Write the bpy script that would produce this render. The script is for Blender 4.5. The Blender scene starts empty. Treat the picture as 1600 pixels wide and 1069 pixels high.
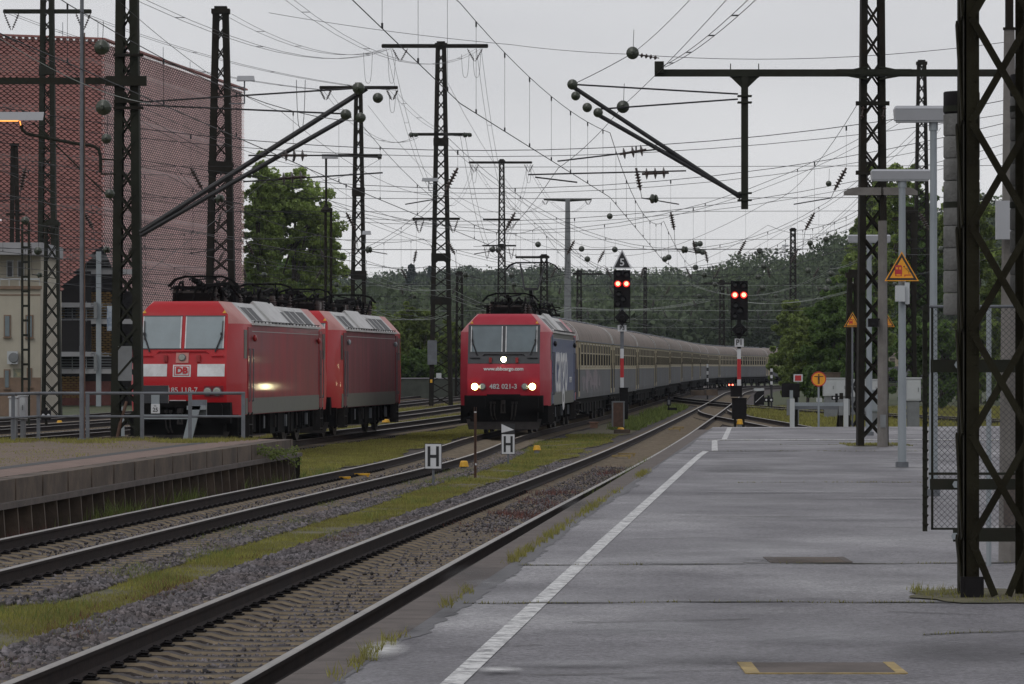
import bpy, math, random
import numpy as np
from mathutils import Vector, Matrix

R = math.radians
S = bpy.context.scene
COL = S.collection
# ------------------------------------------------------------ camera
F = 6500.0; HY = 573.0; HC = 2.08        # focal length and horizon in photo pixels, eye height over rail top
cam_data = bpy.data.cameras.new("camera"); cam = bpy.data.objects.new("camera", cam_data); COL.objects.link(cam)
cam.location = (0, 0, HC); cam.rotation_euler = (R(90), 0, 0)
cam_data.sensor_width = 36; cam_data.lens = 36 * F / 1600
cam_data.shift_y = (HY - 534.5) / 1600
cam_data.clip_start = 1; cam_data.clip_end = 9000
S.camera = cam
# ------------------------------------------------------------ overcast evening sky
SUN_EL, SUN_ROT = R(38), R(250)
w = bpy.data.worlds.new("World"); S.world = w; w.use_nodes = True
nt = w.node_tree; nt.nodes.clear()
def wn(t, **k):
    n = nt.nodes.new(t)
    for a, b in k.items(): setattr(n, a, b)
    return n
sky = wn('ShaderNodeTexSky', sky_type='NISHITA'); sky.sun_disc = False
sky.sun_elevation = SUN_EL; sky.sun_rotation = SUN_ROT
bg = wn('ShaderNodeBackground'); bg.inputs[1].default_value = 0.10
out = wn('ShaderNodeOutputWorld')
tc = wn('ShaderNodeTexCoord'); sep = wn('ShaderNodeSeparateXYZ')
ramp = wn('ShaderNodeValToRGB')
ramp.color_ramp.elements[0].position = 0.0; ramp.color_ramp.elements[0].color = (7.75, 7.75, 7.85, 1)
ramp.color_ramp.elements[1].position = 1.0; ramp.color_ramp.elements[1].color = (6.9, 6.9, 7.3, 1)
e = ramp.color_ramp.elements.new(0.085); e.color = (7.55, 7.5, 7.62, 1)
noise = wn('ShaderNodeTexNoise'); noise.inputs['Scale'].default_value = 5.0; noise.inputs['Detail'].default_value = 4
mapn = wn('ShaderNodeMapping'); mapn.inputs['Scale'].default_value = (1, 1, 3.5)
cmul = wn('ShaderNodeMixRGB', blend_type='MULTIPLY'); cmul.inputs[0].default_value = 1
cr = wn('ShaderNodeValToRGB'); cr.color_ramp.elements[0].color = (.87, .87, .88, 1); cr.color_ramp.elements[1].color = (1.08, 1.08, 1.08, 1)
cr.color_ramp.elements[0].position = .3; cr.color_ramp.elements[1].position = .7
mix = wn('ShaderNodeMixRGB'); mix.inputs[0].default_value = 0.93
L = nt.links.new
L(tc.outputs['Generated'], sep.inputs[0]); L(sep.outputs['Z'], ramp.inputs[0])
L(tc.outputs['Generated'], mapn.inputs[0]); L(mapn.outputs[0], noise.inputs['Vector']); L(noise.outputs[0], cr.inputs[0])
L(ramp.outputs[0], cmul.inputs[1]); L(cr.outputs[0], cmul.inputs[2])
L(sky.outputs[0], mix.inputs[1]); L(cmul.outputs[0], mix.inputs[2])
L(mix.outputs[0], bg.inputs[0]); L(bg.outputs[0], out.inputs[0])
# ------------------------------------------------------------ weak sun behind the cloud
sd = bpy.data.lights.new("sun", 'SUN'); sd.energy = 0.5; sd.angle = R(25); sd.color = (1, .97, .92)
so = bpy.data.objects.new("sun", sd); COL.objects.link(so)
so.rotation_euler = (R(52), 0, R(-35)); so.location = (0, 0, 60)
# ------------------------------------------------------------ exposure
vs = S.view_settings; vs.view_transform = 'Standard'; vs.look = 'None'; vs.gamma = 1; vs.exposure = 0.02
vs.use_curve_mapping = False
S.cycles.max_bounces = 6; S.cycles.volume_bounces = 0; S.cycles.transparent_max_bounces = 12
random.seed(7); RNG = np.random.default_rng(11)

# ============================================================ helpers
def W(px, py, y):                        # a point seen at photo pixel px,py standing y metres away
    return Vector(((px - 800) * y / F, y, HC - (py - HY) * y / F))
def sst(a, b, x):
    t = min(1, max(0, (x - a) / (b - a))); return t * t * (3 - 2 * t)
def G(y):                                # the yard dips a little in the middle distance
    return -0.15 * sst(40, 115, y) * (1 - sst(180, 330, y))
GR = -0.20                               # ground below rail top
def lerp(tab, x):
    if x <= tab[0][0]:
        a, b = tab[0], tab[1]
    elif x >= tab[-1][0]:
        a, b = tab[-2], tab[-1]
    else:
        for i in range(len(tab) - 1):
            if tab[i][0] <= x <= tab[i + 1][0]: a, b = tab[i], tab[i + 1]; break
    return a[1] + (b[1] - a[1]) * (x - a[0]) / (b[0] - a[0])

MAT = {}
def mat(name, col, rough=.7, metal=0., var=.25, scale=3., bump=0., bscale=40., col2=None, dirt=None, dscale=1.2, damt=.5,
        spec=.5, coat=0., stretch=None, island=0., obj=False, emis=None, trans=0):
    m = bpy.data.materials.new(name); m.use_nodes = True
    t = m.node_tree; N = t.nodes; P = N['Principled BSDF']; LK = t.links.new
    P.inputs['Roughness'].default_value = rough; P.inputs['Metallic'].default_value = metal
    P.inputs['Specular IOR Level'].default_value = spec
    if coat: P.inputs['Coat Weight'].default_value = coat; P.inputs['Coat Roughness'].default_value = .07
    tc = N.new('ShaderNodeTexCoord'); src = tc.outputs['Object']
    if not obj:
        g = N.new('ShaderNodeNewGeometry'); src = g.outputs['Position']
    if stretch:
        mp = N.new('ShaderNodeMapping'); mp.inputs['Scale'].default_value = stretch; LK(src, mp.inputs[0]); src = mp.outputs[0]
    c1 = tuple(max(0, c * (1 - var)) for c in col); c2 = tuple(c * (1 + var) for c in (col2 or col))
    n = N.new('ShaderNodeTexNoise'); n.inputs['Scale'].default_value = scale; n.inputs['Detail'].default_value = 6; n.inputs['Roughness'].default_value = .65
    LK(src, n.inputs['Vector'])
    r = N.new('ShaderNodeValToRGB'); r.color_ramp.elements[0].position = .32; r.color_ramp.elements[1].position = .68
    r.color_ramp.elements[0].color = (*c1, 1); r.color_ramp.elements[1].color = (*c2, 1)
    LK(n.outputs[0], r.inputs[0]); o = r.outputs[0]
    if dirt:
        n2 = N.new('ShaderNodeTexNoise'); n2.inputs['Scale'].default_value = dscale; n2.inputs['Detail'].default_value = 8; n2.inputs['Roughness'].default_value = .7
        LK(src, n2.inputs['Vector'])
        r2 = N.new('ShaderNodeValToRGB'); r2.color_ramp.elements[0].position = .45; r2.color_ramp.elements[1].position = .7
        r2.color_ramp.elements[0].color = (0, 0, 0, 1); r2.color_ramp.elements[1].color = (damt, damt, damt, 1)
        LK(n2.outputs[0], r2.inputs[0])
        mx = N.new('ShaderNodeMixRGB'); mx.inputs[2].default_value = (*dirt, 1); LK(r2.outputs[0], mx.inputs[0]); LK(o, mx.inputs[1]); o = mx.outputs[0]
    if island:
        gi = N.new('ShaderNodeNewGeometry'); hs = N.new('ShaderNodeHueSaturation')
        ma = N.new('ShaderNodeMapRange'); ma.inputs[3].default_value = 1 - island; ma.inputs[4].default_value = 1 + island
        LK(gi.outputs['Random Per Island'], ma.inputs[0]); LK(ma.outputs[0], hs.inputs['Value']); LK(o, hs.inputs['Color']); o = hs.outputs[0]
    LK(o, P.inputs['Base Color'])
    if bump:
        nb = N.new('ShaderNodeTexNoise'); nb.inputs['Scale'].default_value = bscale; nb.inputs['Detail'].default_value = 5
        LK(src, nb.inputs['Vector']); b = N.new('ShaderNodeBump'); b.inputs['Strength'].default_value = bump; b.inputs['Distance'].default_value = .02
        LK(nb.outputs[0], b.inputs['Height']); LK(b.outputs[0], P.inputs['Normal'])
    if trans:
        tl = N.new('ShaderNodeBsdfTranslucent'); LK(o, tl.inputs[0]); mxs = N.new('ShaderNodeMixShader'); mxs.inputs[0].default_value = trans
        LK(P.outputs[0], mxs.inputs[1]); LK(tl.outputs[0], mxs.inputs[2]); LK(mxs.outputs[0], N['Material Output'].inputs[0])
    if emis:
        P.inputs['Emission Color'].default_value = (*emis[0], 1); P.inputs['Emission Strength'].default_value = emis[1]
    MAT[name] = m
    return m

class MB:
    def __init__(s): s.v = []; s.f = []; s.m = []; s.mi = 0
    def quad(s, *p):
        n = len(s.v); s.v += [tuple(q) for q in p]; s.f.append(tuple(range(n, n + len(p)))); s.m.append(s.mi)
    def box(s, x0, x1, y0, y1, z0, z1):
        s.hexa([(x0, y0, z0), (x1, y0, z0), (x1, y1, z0), (x0, y1, z0), (x0, y0, z1), (x1, y0, z1), (x1, y1, z1), (x0, y1, z1)])
        return s
    def hexa(s, p):
        n = len(s.v); s.v += [tuple(q) for q in p]
        for f in ((0, 3, 2, 1), (4, 5, 6, 7), (0, 1, 5, 4), (1, 2, 6, 5), (2, 3, 7, 6), (3, 0, 4, 7)):
            s.f.append(tuple(n + i for i in f)); s.m.append(s.mi)
        return s
    def cbox(s, c, sx, sy, sz, rz=0.):
        cx, cy, cz = c; ca, sa = math.cos(rz), math.sin(rz); P = []
        for dz in (-sz / 2, sz / 2):
            for dx, dy in ((-sx / 2, -sy / 2), (sx / 2, -sy / 2), (sx / 2, sy / 2), (-sx / 2, sy / 2)):
                P.append((cx + dx * ca - dy * sa, cy + dx * sa + dy * ca, cz + dz))
        return s.hexa(P)
    def frame(s, p, q):
        d = (Vector(q) - Vector(p)); d.normalize()
        u = Vector((0, 0, 1)) if abs(d.z) < .95 else Vector((1, 0, 0))
        a = d.cross(u); a.normalize(); b = a.cross(d); return a, b
    def beam(s, p, q, w, h=None):
        h = h or w; p = Vector(p); q = Vector(q); a, b = s.frame(p, q); P = []
        for c in (p, q):
            for i, j in ((-1, -1), (1, -1), (1, 1), (-1, 1)): P.append(c + a * (i * w / 2) + b * (j * h / 2))
        return s.hexa(P)
    def cyl(s, p, q, r, r2=None, n=10, caps=True):
        r2 = r if r2 is None else r2; p = Vector(p); q = Vector(q); a, b = s.frame(p, q); k = len(s.v)
        for c, rr in ((p, r), (q, r2)):
            for i in range(n):
                t = 2 * math.pi * i / n; s.v.append(tuple(c + a * (rr * math.cos(t)) + b * (rr * math.sin(t))))
        for i in range(n):
            j = (i + 1) % n; s.f.append((k + i, k + j, k + n + j, k + n + i)); s.m.append(s.mi)
        if caps:
            s.f.append(tuple(k + i for i in range(n))[::-1]); s.m.append(s.mi)
            s.f.append(tuple(k + n + i for i in range(n))); s.m.append(s.mi)
        return s
    def tube(s, pts, r, n=4):
        pts = [Vector(p) for p in pts]; k = len(s.v); rs = r if isinstance(r, (list, tuple)) else [r] * len(pts)
        for i, p in enumerate(pts):
            a, b = s.frame(pts[max(0, i - 1)], pts[min(len(pts) - 1, i + 1)])
            for j in range(n):
                t = 2 * math.pi * j / n; s.v.append(tuple(p + a * (rs[i] * math.cos(t)) + b * (rs[i] * math.sin(t))))
        for i in range(len(pts) - 1):
            for j in range(n):
                jj = (j + 1) % n; s.f.append((k + i * n + j, k + i * n + jj, k + (i + 1) * n + jj, k + (i + 1) * n + j)); s.m.append(s.mi)
        s.f.append(tuple(k + j for j in range(n))[::-1]); s.m.append(s.mi)
        s.f.append(tuple(k + (len(pts) - 1) * n + j for j in range(n))); s.m.append(s.mi)
        return s
    def lathe(s, p, q, prof, n=12):       # prof: (t along pq in metres, radius)
        p = Vector(p); q = Vector(q); d = (q - p).normalized(); a, b = s.frame(p, q); k = len(s.v)
        for t, r in prof:
            for i in range(n):
                g = 2 * math.pi * i / n; s.v.append(tuple(p + d * t + a * (r * math.cos(g)) + b * (r * math.sin(g))))
        for j in range(len(prof) - 1):
            for i in range(n):
                ii = (i + 1) % n; s.f.append((k + j * n + i, k + j * n + ii, k + (j + 1) * n + ii, k + (j + 1) * n + i)); s.m.append(s.mi)
        s.f.append(tuple(k + i for i in range(n))[::-1]); s.m.append(s.mi)
        s.f.append(tuple(k + (len(prof) - 1) * n + i for i in range(n))); s.m.append(s.mi)
        return s
    def prism(s, poly, axis, a0, a1):     # poly in the two other axes, extruded along axis 'x','y','z'
        def P(u, v, a): return {'x': (a, u, v), 'y': (u, a, v), 'z': (u, v, a)}[axis]
        n = len(poly); k = len(s.v)
        s.v += [P(u, v, a0) for u, v in poly] + [P(u, v, a1) for u, v in poly]
        for i in range(n):
            j = (i + 1) % n; s.f.append((k + i, k + j, k + n + j, k + n + i)); s.m.append(s.mi)
        s.f.append(tuple(range(k, k + n))[::-1]); s.m.append(s.mi); s.f.append(tuple(range(k + n, k + 2 * n))); s.m.append(s.mi)
        return s
    def build(s, name, m, parent=None, world=False, smooth=False, loc=None, link=True):
        me = bpy.data.meshes.new(name)
        V = np.array(s.v, dtype=float).reshape(-1, 3)
        o_ = np.zeros(3)
        if parent is not None and world: o_ = np.array(parent_loc(parent))
        elif parent is None and loc is not None: o_ = np.array(loc)
        elif parent is None and world:
            o_ = np.array([V[:, 0].mean(), V[:, 1].mean(), V[:, 2].min()])
        V = V - o_
        me.from_pydata([tuple(x) for x in V], [], s.f)
        ms = m if isinstance(m, (list, tuple)) else [m]
        for x in ms: me.materials.append(x)
        if len(ms) > 1: me.polygons.foreach_set('material_index', s.m)
        bm_fix(me)
        if smooth:
            me.polygons.foreach_set('use_smooth', [True] * len(me.polygons))
            try: me.set_sharp_from_angle(angle=R(40))
            except Exception: pass
        o = bpy.data.objects.new(name, me); COL.objects.link(o)
        if parent is not None: o.parent = parent
        else: o.location = tuple(o_)
        return o
import bmesh
def bm_fix(me):
    b = bmesh.new(); b.from_mesh(me); bmesh.ops.recalc_face_normals(b, faces=b.faces); b.to_mesh(me); b.free()
def parent_loc(p):
    l = Vector((0, 0, 0))
    while p is not None: l += p.location; p = p.parent
    return l
def tag(o, label, cat, group=None, kind=None):
    if label: o['label'] = label
    if cat: o['category'] = cat
    if group: o['group'] = group
    if kind: o['kind'] = kind
    return o
def thing(name, label, cat, loc=(0, 0, 0), rz=0, group=None):
    o = bpy.data.objects.new(name, None); COL.objects.link(o); o.empty_display_size = .3
    o.location = loc; o.rotation_euler = (0, 0, rz); return tag(o, label, cat, group)
def structure(o, label, cat): return tag(o, label, cat, kind='structure')
def npmesh(name, V, Fc, m, parent=None, mats=None):
    me = bpy.data.meshes.new(name); V = np.asarray(V, dtype=np.float32); Fc = np.asarray(Fc, dtype=np.int32)
    me.vertices.add(len(V)); me.vertices.foreach_set('co', V.ravel())
    k = Fc.shape[1]; me.loops.add(Fc.size); me.loops.foreach_set('vertex_index', Fc.ravel())
    me.polygons.add(len(Fc)); me.polygons.foreach_set('loop_start', np.arange(0, Fc.size, k, dtype=np.int32))
    if isinstance(m, (list, tuple)):
        for x in m: me.materials.append(x)
        if mats is not None: me.polygons.foreach_set('material_index', np.asarray(mats, dtype=np.int32))
    else: me.materials.append(m)
    me.update(calc_edges=True); me.validate()
    o = bpy.data.objects.new(name, me); COL.objects.link(o)
    if parent is not None: o.parent = parent
    return o
def children(o): return list(o.children)
def copy_tree(o, parent=None):
    c = o.copy(); COL.objects.link(c)
    if parent is not None: c.parent = parent
    for ch in children(o): copy_tree(ch, c)
    return c
def text_obj(name, s, size, m, parent, loc, rot, sx=1., bold=0., align='CENTER', extr=.004):
    cu = bpy.data.curves.new(name, 'FONT'); cu.body = s; cu.size = size; cu.align_x = align; cu.align_y = 'CENTER'
    cu.extrude = extr; cu.offset = bold; cu.resolution_u = 3
    t = bpy.data.objects.new('tmp', cu); COL.objects.link(t)
    dg = bpy.context.evaluated_depsgraph_get(); me = bpy.data.meshes.new_from_object(t.evaluated_get(dg))
    bpy.data.objects.remove(t); me.materials.clear(); me.materials.append(m)
    o = bpy.data.objects.new(name, me); COL.objects.link(o); o.parent = parent
    o.location = loc; o.rotation_euler = rot; o.scale = (sx, 1, 1); return o

# ============================================================ materials
mat('rust_steel', (.016, .010, .009), .85, spec=.25, var=.35, scale=6, bump=.2, dirt=(.04, .022, .016), dscale=2, damt=.5)
mat('rail_top', (.22, .20, .18), .40, metal=1, var=.25, scale=2)
mat('sleeper_edge', (.17, .135, .09), .95, var=.3, scale=5)
mat('sleeper', (.050, .041, .039), .95, var=.3, scale=4, bump=.4, dirt=(.07, .06, .05), dscale=1.5, damt=.8)
mat('clip', (.008, .006, .006), .8, spec=.25, var=.3)
mat('gravel', (.052, .043, .040), .95, var=.45, scale=9, bump=1.0, bscale=14, dirt=(.085, .062, .048), dscale=.35, damt=.7)
mat('stone', (.11, .10, .105), .85, var=.35, scale=3, island=.75, dirt=(.10, .07, .055), dscale=.5, damt=.6)
mat('earth', (.085, .085, .035), .95, var=.4, scale=2.5, bump=.5, bscale=10, col2=(.095, .085, .045), dirt=(.10, .075, .05), dscale=.6, damt=.8)
mat('meadow', (.05, .065, .022), .95, var=.4, scale=.4, bump=.5, bscale=5, dirt=(.07, .062, .03), dscale=.1, damt=.6)
mat('blade', (.24, .235, .055), .8, var=.3, scale=.8, island=.35, dirt=(.19, .15, .06), dscale=1.1, damt=.75, trans=.4)
mat('blade_red', (.13, .05, .04), .85, var=.35, scale=2, island=.4)
mat('blade_green', (.14, .18, .045), .8, var=.3, scale=2, island=.35, trans=.4)
mat('edge_brick', (.17, .115, .092), .9, var=.25, scale=4, bump=.3)
mat('kerb', (.10, .082, .072), .9, var=.25, scale=3, bump=.3, dirt=(.06, .05, .045), dscale=1.3, damt=.6)
mat('old_concrete', (.105, .078, .058), .95, var=.35, scale=1.5, bump=.3, bscale=12, dirt=(.045, .036, .03), dscale=1.0, damt=.85)
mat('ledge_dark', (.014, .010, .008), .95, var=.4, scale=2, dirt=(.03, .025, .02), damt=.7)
mat('mast', (.013, .012, .009), .85, spec=.2, var=.35, scale=1.5, dirt=(.024, .015, .010), dscale=2.5, damt=.55)
mat('mast_green', (.017, .019, .013), .85, spec=.25, var=.3, scale=1.2, dirt=(.022, .017, .012), dscale=2, damt=.5)
mat('mast_brown', (.013, .011, .005), .9, spec=.2, var=.35, scale=3, bump=.3, dirt=(.018, .018, .010), dscale=3, damt=.7)
mat('zinc', (.26, .29, .31), .5, metal=.35, var=.12, scale=2, dirt=(.2, .22, .24), dscale=4, damt=.4)
mat('zinc_dark', (.13, .14, .155), .6, metal=.3, var=.2, scale=3)
mat('lamp_housing', (.34, .35, .37), .5, var=.06, scale=2)
mat('lamp_orange', (.9, .35, .08), .5, emis=((1, .35, .07), 2.0))
mat('concrete_pole', (.16, .15, .14), .95, var=.2, scale=2, bump=.3, dirt=(.07, .065, .055), dscale=1.5, damt=.6)
mat('weight', (.15, .15, .145), .95, var=.2, scale=5, bump=.5, dirt=(.05, .05, .045), dscale=3, damt=.7)
mat('insulator', (.028, .036, .022), .3, var=.25, scale=8, spec=.6)
mat('insulator_brown', (.045, .03, .025), .35, var=.3, scale=8)
mat('wire', (.025, .026, .03), .6, metal=.3, var=.2)
mat('wire_sheen', (.30, .33, .30), .55, metal=.5, var=.2)  # paler copy of wire, with the sky's reflection put into the colour
mat('galv_tube', (.028, .028, .03), .55, metal=.4, var=.3, scale=4)
mat('red_front', (.42, .008, .014), .5, var=.10, scale=1.5, spec=.3, coat=.1, obj=True, dirt=(.24, .04, .045), dscale=1.5, damt=.45)
mat('red_pale', (.46, .16, .14), .5, var=.15, scale=2, obj=True, dirt=(.40, .24, .2), dscale=2, damt=.7)
mat('red_dirty', (.24, .022, .032), .55, var=.2, scale=1.2, spec=.25, coat=.32, obj=True, stretch=(1, 1, .25), dirt=(.13, .045, .055), dscale=1.3, damt=.5)
mat('red_dirtier', (.17, .045, .055), .65, spec=.25, var=.2, scale=1.2, obj=True, stretch=(1, 1.4, .2), dirt=(.065, .055, .052), dscale=1.6, damt=.8)
mat('swiss_red', (.38, .018, .038), .5, var=.1, scale=1.5, spec=.3, coat=.1, obj=True, dirt=(.27, .06, .07), dscale=1.5, damt=.4)
mat('swiss_pale', (.45, .13, .14), .5, var=.15, scale=2, obj=True)
mat('swiss_blue', (.028, .050, .16), .45, var=.15, scale=2, obj=True, coat=.2, dirt=(.06, .07, .12), dscale=1.5, damt=.4)
mat('skirt_grey', (.11, .115, .10), .6, var=.2, scale=2, obj=True, dirt=(.06, .055, .045), dscale=2, damt=.6)
mat('roof_white', (.50, .50, .49), .6, var=.1, scale=2, obj=True, dirt=(.28, .27, .26), dscale=1.5, damt=.6)
mat('grille', (.04, .042, .045), .6, var=.2, obj=True)
mat('under', (.004, .0035, .0035), .9, spec=.15, var=.4, scale=4, obj=True)
mat('under_mid', (.022, .019, .018), .85, spec=.3, var=.4, scale=4, obj=True)
mat('wheel', (.05, .042, .038), .6, metal=.4, var=.3, obj=True)
mat('white_paint', (.62, .63, .64), .6, var=.12, scale=3, obj=True, dirt=(.35, .33, .32), dscale=2.5, damt=.6)
mat('grey_line', (.33, .33, .33), .6, var=.1, obj=True)
mat('black_band', (.025, .027, .032), .4, var=.2, obj=True)
mat('glass_blind', (.20, .25, .27), .25, var=.08, scale=2, obj=True, coat=.5)
mat('pane_sheen', (.085, .075, .06), .8, var=.45, scale=.6, spec=.1)  # matt beige tone stands in for a reflection in the upper glass
mat('glass_dark', (.10, .135, .15), .2, var=.15, scale=2, obj=True, coat=.6)
mat('pane', (.012, .011, .010), .9, var=.5, scale=1.0, spec=.05)
mat('black_gloss', (.012, .012, .014), .35, var=.1)
mat('head_lamp', (1, 1, .9), .3, emis=((1, .93, .55), 40))
mat('head_ring', (1, .9, .2), .4, emis=((1, .86, .18), 1.6))
mat('lens_off', (.30, .32, .28), .2, var=.2, coat=.5, obj=True)
mat('red_lens', (.30, .02, .02), .3, obj=True)
mat('signal_red', (1, .1, .1), .3, emis=((1, .13, .08), 8))
mat('signal_halo', (.5, .01, .01), .4, emis=((1, .01, .01), .8))  # weak red emission, painted glow around the signal lamps
mat('signal_black', (.007, .006, .007), .8, spec=.25, var=.3, scale=6)
mat('sign_white', (.55, .56, .58), .6, var=.07, scale=4)
mat('sign_black', (.012, .012, .014), .5, var=.1)
mat('sign_red', (.42, .02, .025), .5, var=.1)
mat('sign_orange', (.72, .30, .012), .5, var=.1, scale=4)
mat('safety_yellow', (.62, .33, .012), .5, var=.2, scale=8)
mat('faded_yellow', (.33, .24, .09), .8, var=.3, scale=8, dirt=(.12, .09, .05), damt=.7)
mat('cream', (.36, .315, .22), .7, spec=.25, var=.12, scale=1.5, obj=True, stretch=(1, 1, .3), dirt=(.19, .155, .11), dscale=1.2, damt=.7)
mat('cream_frame', (.37, .33, .235), .6, var=.15, scale=3, obj=True)
mat('coach_grey', (.11, .115, .125), .7, spec=.3, var=.15, scale=1.2, obj=True, stretch=(1, .6, .6), dirt=(.10, .095, .09), dscale=1.0, damt=.7)
mat('graffiti', (.17, .145, .16), .7, var=.25, scale=1.5, obj=True)
mat('coach_roof', (.175, .14, .118), .7, var=.35, scale=1.0, spec=.3, obj=True, stretch=(.25, 2.2, .25), dirt=(.26, .225, .2), dscale=1.2, damt=.6)
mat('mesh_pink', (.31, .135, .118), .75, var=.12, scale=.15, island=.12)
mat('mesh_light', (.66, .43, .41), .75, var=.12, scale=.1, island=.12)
mat('mesh_ochre', (.30, .19, .07), .7, var=.2, scale=.5, island=.15)
mat('slab', (.30, .30, .31), .85, var=.12, scale=.6)
mat('garage_shade', (.012, .010, .010), .9, var=.3, scale=.4)  # near-black colour stands in for the unlit garage interior
mat('house_wall', (.40, .37, .30), .9, var=.08, scale=1)
mat('house_trim', (.19, .13, .09), .8, var=.15)
mat('mural', (.05, .16, .22), .7, var=.5, scale=2.2, col2=(.25, .22, .12))
mat('brick_red', (.16, .06, .05), .85, var=.3, scale=2)
mat('cab_white', (.42, .44, .45), .6, var=.06)
mat('cab_grey', (.16, .17, .175), .7, var=.15, scale=3)
mat('rust_box', (.085, .045, .03), .8, var=.4, scale=7, dirt=(.16, .09, .06), dscale=5, damt=.5)
mat('banner', (.04, .10, .22), .7, var=.4, scale=2, col2=(.3, .33, .36))
mat('bark', (.06, .05, .04), .95, var=.3, scale=3)
mat('leaf_near', (.19, .25, .065), .65, var=.3, scale=.35, island=.4, trans=.4)
mat('leaf_dark', (.11, .18, .045), .7, var=.3, scale=.3, island=.4, trans=.4)
mat('leaf_poplar', (.25, .33, .09), .6, var=.3, scale=.4, island=.45, trans=.4)
mat('leaf_conifer', (.028, .045, .030), .7, var=.3, scale=.3, island=.35)
mat('forest', (.050, .070, .046), .8, var=.5, scale=.018, col2=(.095, .125, .065), island=.55, trans=.4)
mat('hill', (.04, .055, .035), .95, var=.3, scale=.05)
mat('wall_green', (.075, .085, .07), .9, var=.25, scale=1)

def asphalt_material():
    m = bpy.data.materials.new('asphalt'); m.use_nodes = True; t = m.node_tree; N = t.nodes; K = t.links.new; P = N['Principled BSDF']
    g = N.new('ShaderNodeNewGeometry')
    def nz(sc, stretch, lo, hi, det=6):
        mp = N.new('ShaderNodeMapping'); mp.inputs['Scale'].default_value = stretch; K(g.outputs['Position'], mp.inputs[0])
        n = N.new('ShaderNodeTexNoise'); n.inputs['Scale'].default_value = sc; n.inputs['Detail'].default_value = det; n.inputs['Roughness'].default_value = .6
        K(mp.outputs[0], n.inputs['Vector'])
        r = N.new('ShaderNodeMapRange'); r.inputs[1].default_value = lo; r.inputs[2].default_value = hi; K(n.outputs[0], r.inputs[0]); return r.outputs[0]
    base = N.new('ShaderNodeMixRGB'); base.inputs[1].default_value = (.078, .074, .082, 1); base.inputs[2].default_value = (.155, .15, .16, 1)
    K(nz(.9, (.6, .35, 1), .35, .65), base.inputs[0])
    b2 = N.new('ShaderNodeMixRGB'); b2.inputs[2].default_value = (.30, .295, .30, 1); K(base.outputs[0], b2.inputs[1])
    K(nz(.55, (.45, .32, 1), .52, .76), b2.inputs[0])             # pale worn patches
    b3 = N.new('ShaderNodeMixRGB'); b3.inputs[2].default_value = (.055, .053, .058, 1); K(b2.outputs[0], b3.inputs[1])
    K(nz(.7, (.5, .22, 1), .60, .78), b3.inputs[0])               # dark tar stains
    gr = N.new('ShaderNodeMixRGB', ); gr.blend_type = 'MULTIPLY'; gr.inputs[0].default_value = 1
    sp = N.new('ShaderNodeValToRGB'); sp.color_ramp.elements[0].color = (.22, .22, .22, 1); sp.color_ramp.elements[1].color = (1.9, 1.9, 1.9, 1)
    sp.color_ramp.elements[0].position = .36; sp.color_ramp.elements[1].position = .64
    n = N.new('ShaderNodeTexNoise'); n.inputs['Scale'].default_value = 30; n.inputs['Detail'].default_value = 6; n.inputs['Roughness'].default_value = .85; K(g.outputs['Position'], n.inputs['Vector']); K(n.outputs[0], sp.inputs[0])
    K(b3.outputs[0], gr.inputs[1]); K(sp.outputs[0], gr.inputs[2]); K(gr.outputs[0], P.inputs['Base Color'])
    rr = N.new('ShaderNodeMapRange'); rr.inputs[3].default_value = .42; rr.inputs[4].default_value = .75
    K(nz(.8, (.5, .3, 1), .3, .7), rr.inputs[0]); K(rr.outputs[0], P.inputs['Roughness'])
    bp = N.new('ShaderNodeBump'); bp.inputs['Strength'].default_value = .35; bp.inputs['Distance'].default_value = .01
    n3 = N.new('ShaderNodeTexNoise'); n3.inputs['Scale'].default_value = 45; n3.inputs['Detail'].default_value = 4; K(g.outputs['Position'], n3.inputs['Vector'])
    K(n3.outputs[0], bp.inputs['Height']); K(bp.outputs[0], P.inputs['Normal'])
    P.inputs['Specular IOR Level'].default_value = .4
    MAT['asphalt'] = m
asphalt_material()
def line_material():
    m = bpy.data.materials.new('line_paint'); m.use_nodes = True; t = m.node_tree; N = t.nodes; K = t.links.new; P = N['Principled BSDF']
    g = N.new('ShaderNodeNewGeometry'); n = N.new('ShaderNodeTexNoise'); n.inputs['Scale'].default_value = 9; n.inputs['Detail'].default_value = 8; n.inputs['Roughness'].default_value = .75
    K(g.outputs['Position'], n.inputs['Vector']); r = N.new('ShaderNodeValToRGB')
    r.color_ramp.elements[0].position = .36; r.color_ramp.elements[1].position = .56
    r.color_ramp.elements[0].color = (.12, .12, .125, 1); r.color_ramp.elements[1].color = (.62, .62, .61, 1)
    K(n.outputs[0], r.inputs[0]); K(r.outputs[0], P.inputs['Base Color']); P.inputs['Roughness'].default_value = .8
    MAT['line_paint'] = m
line_material()
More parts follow.
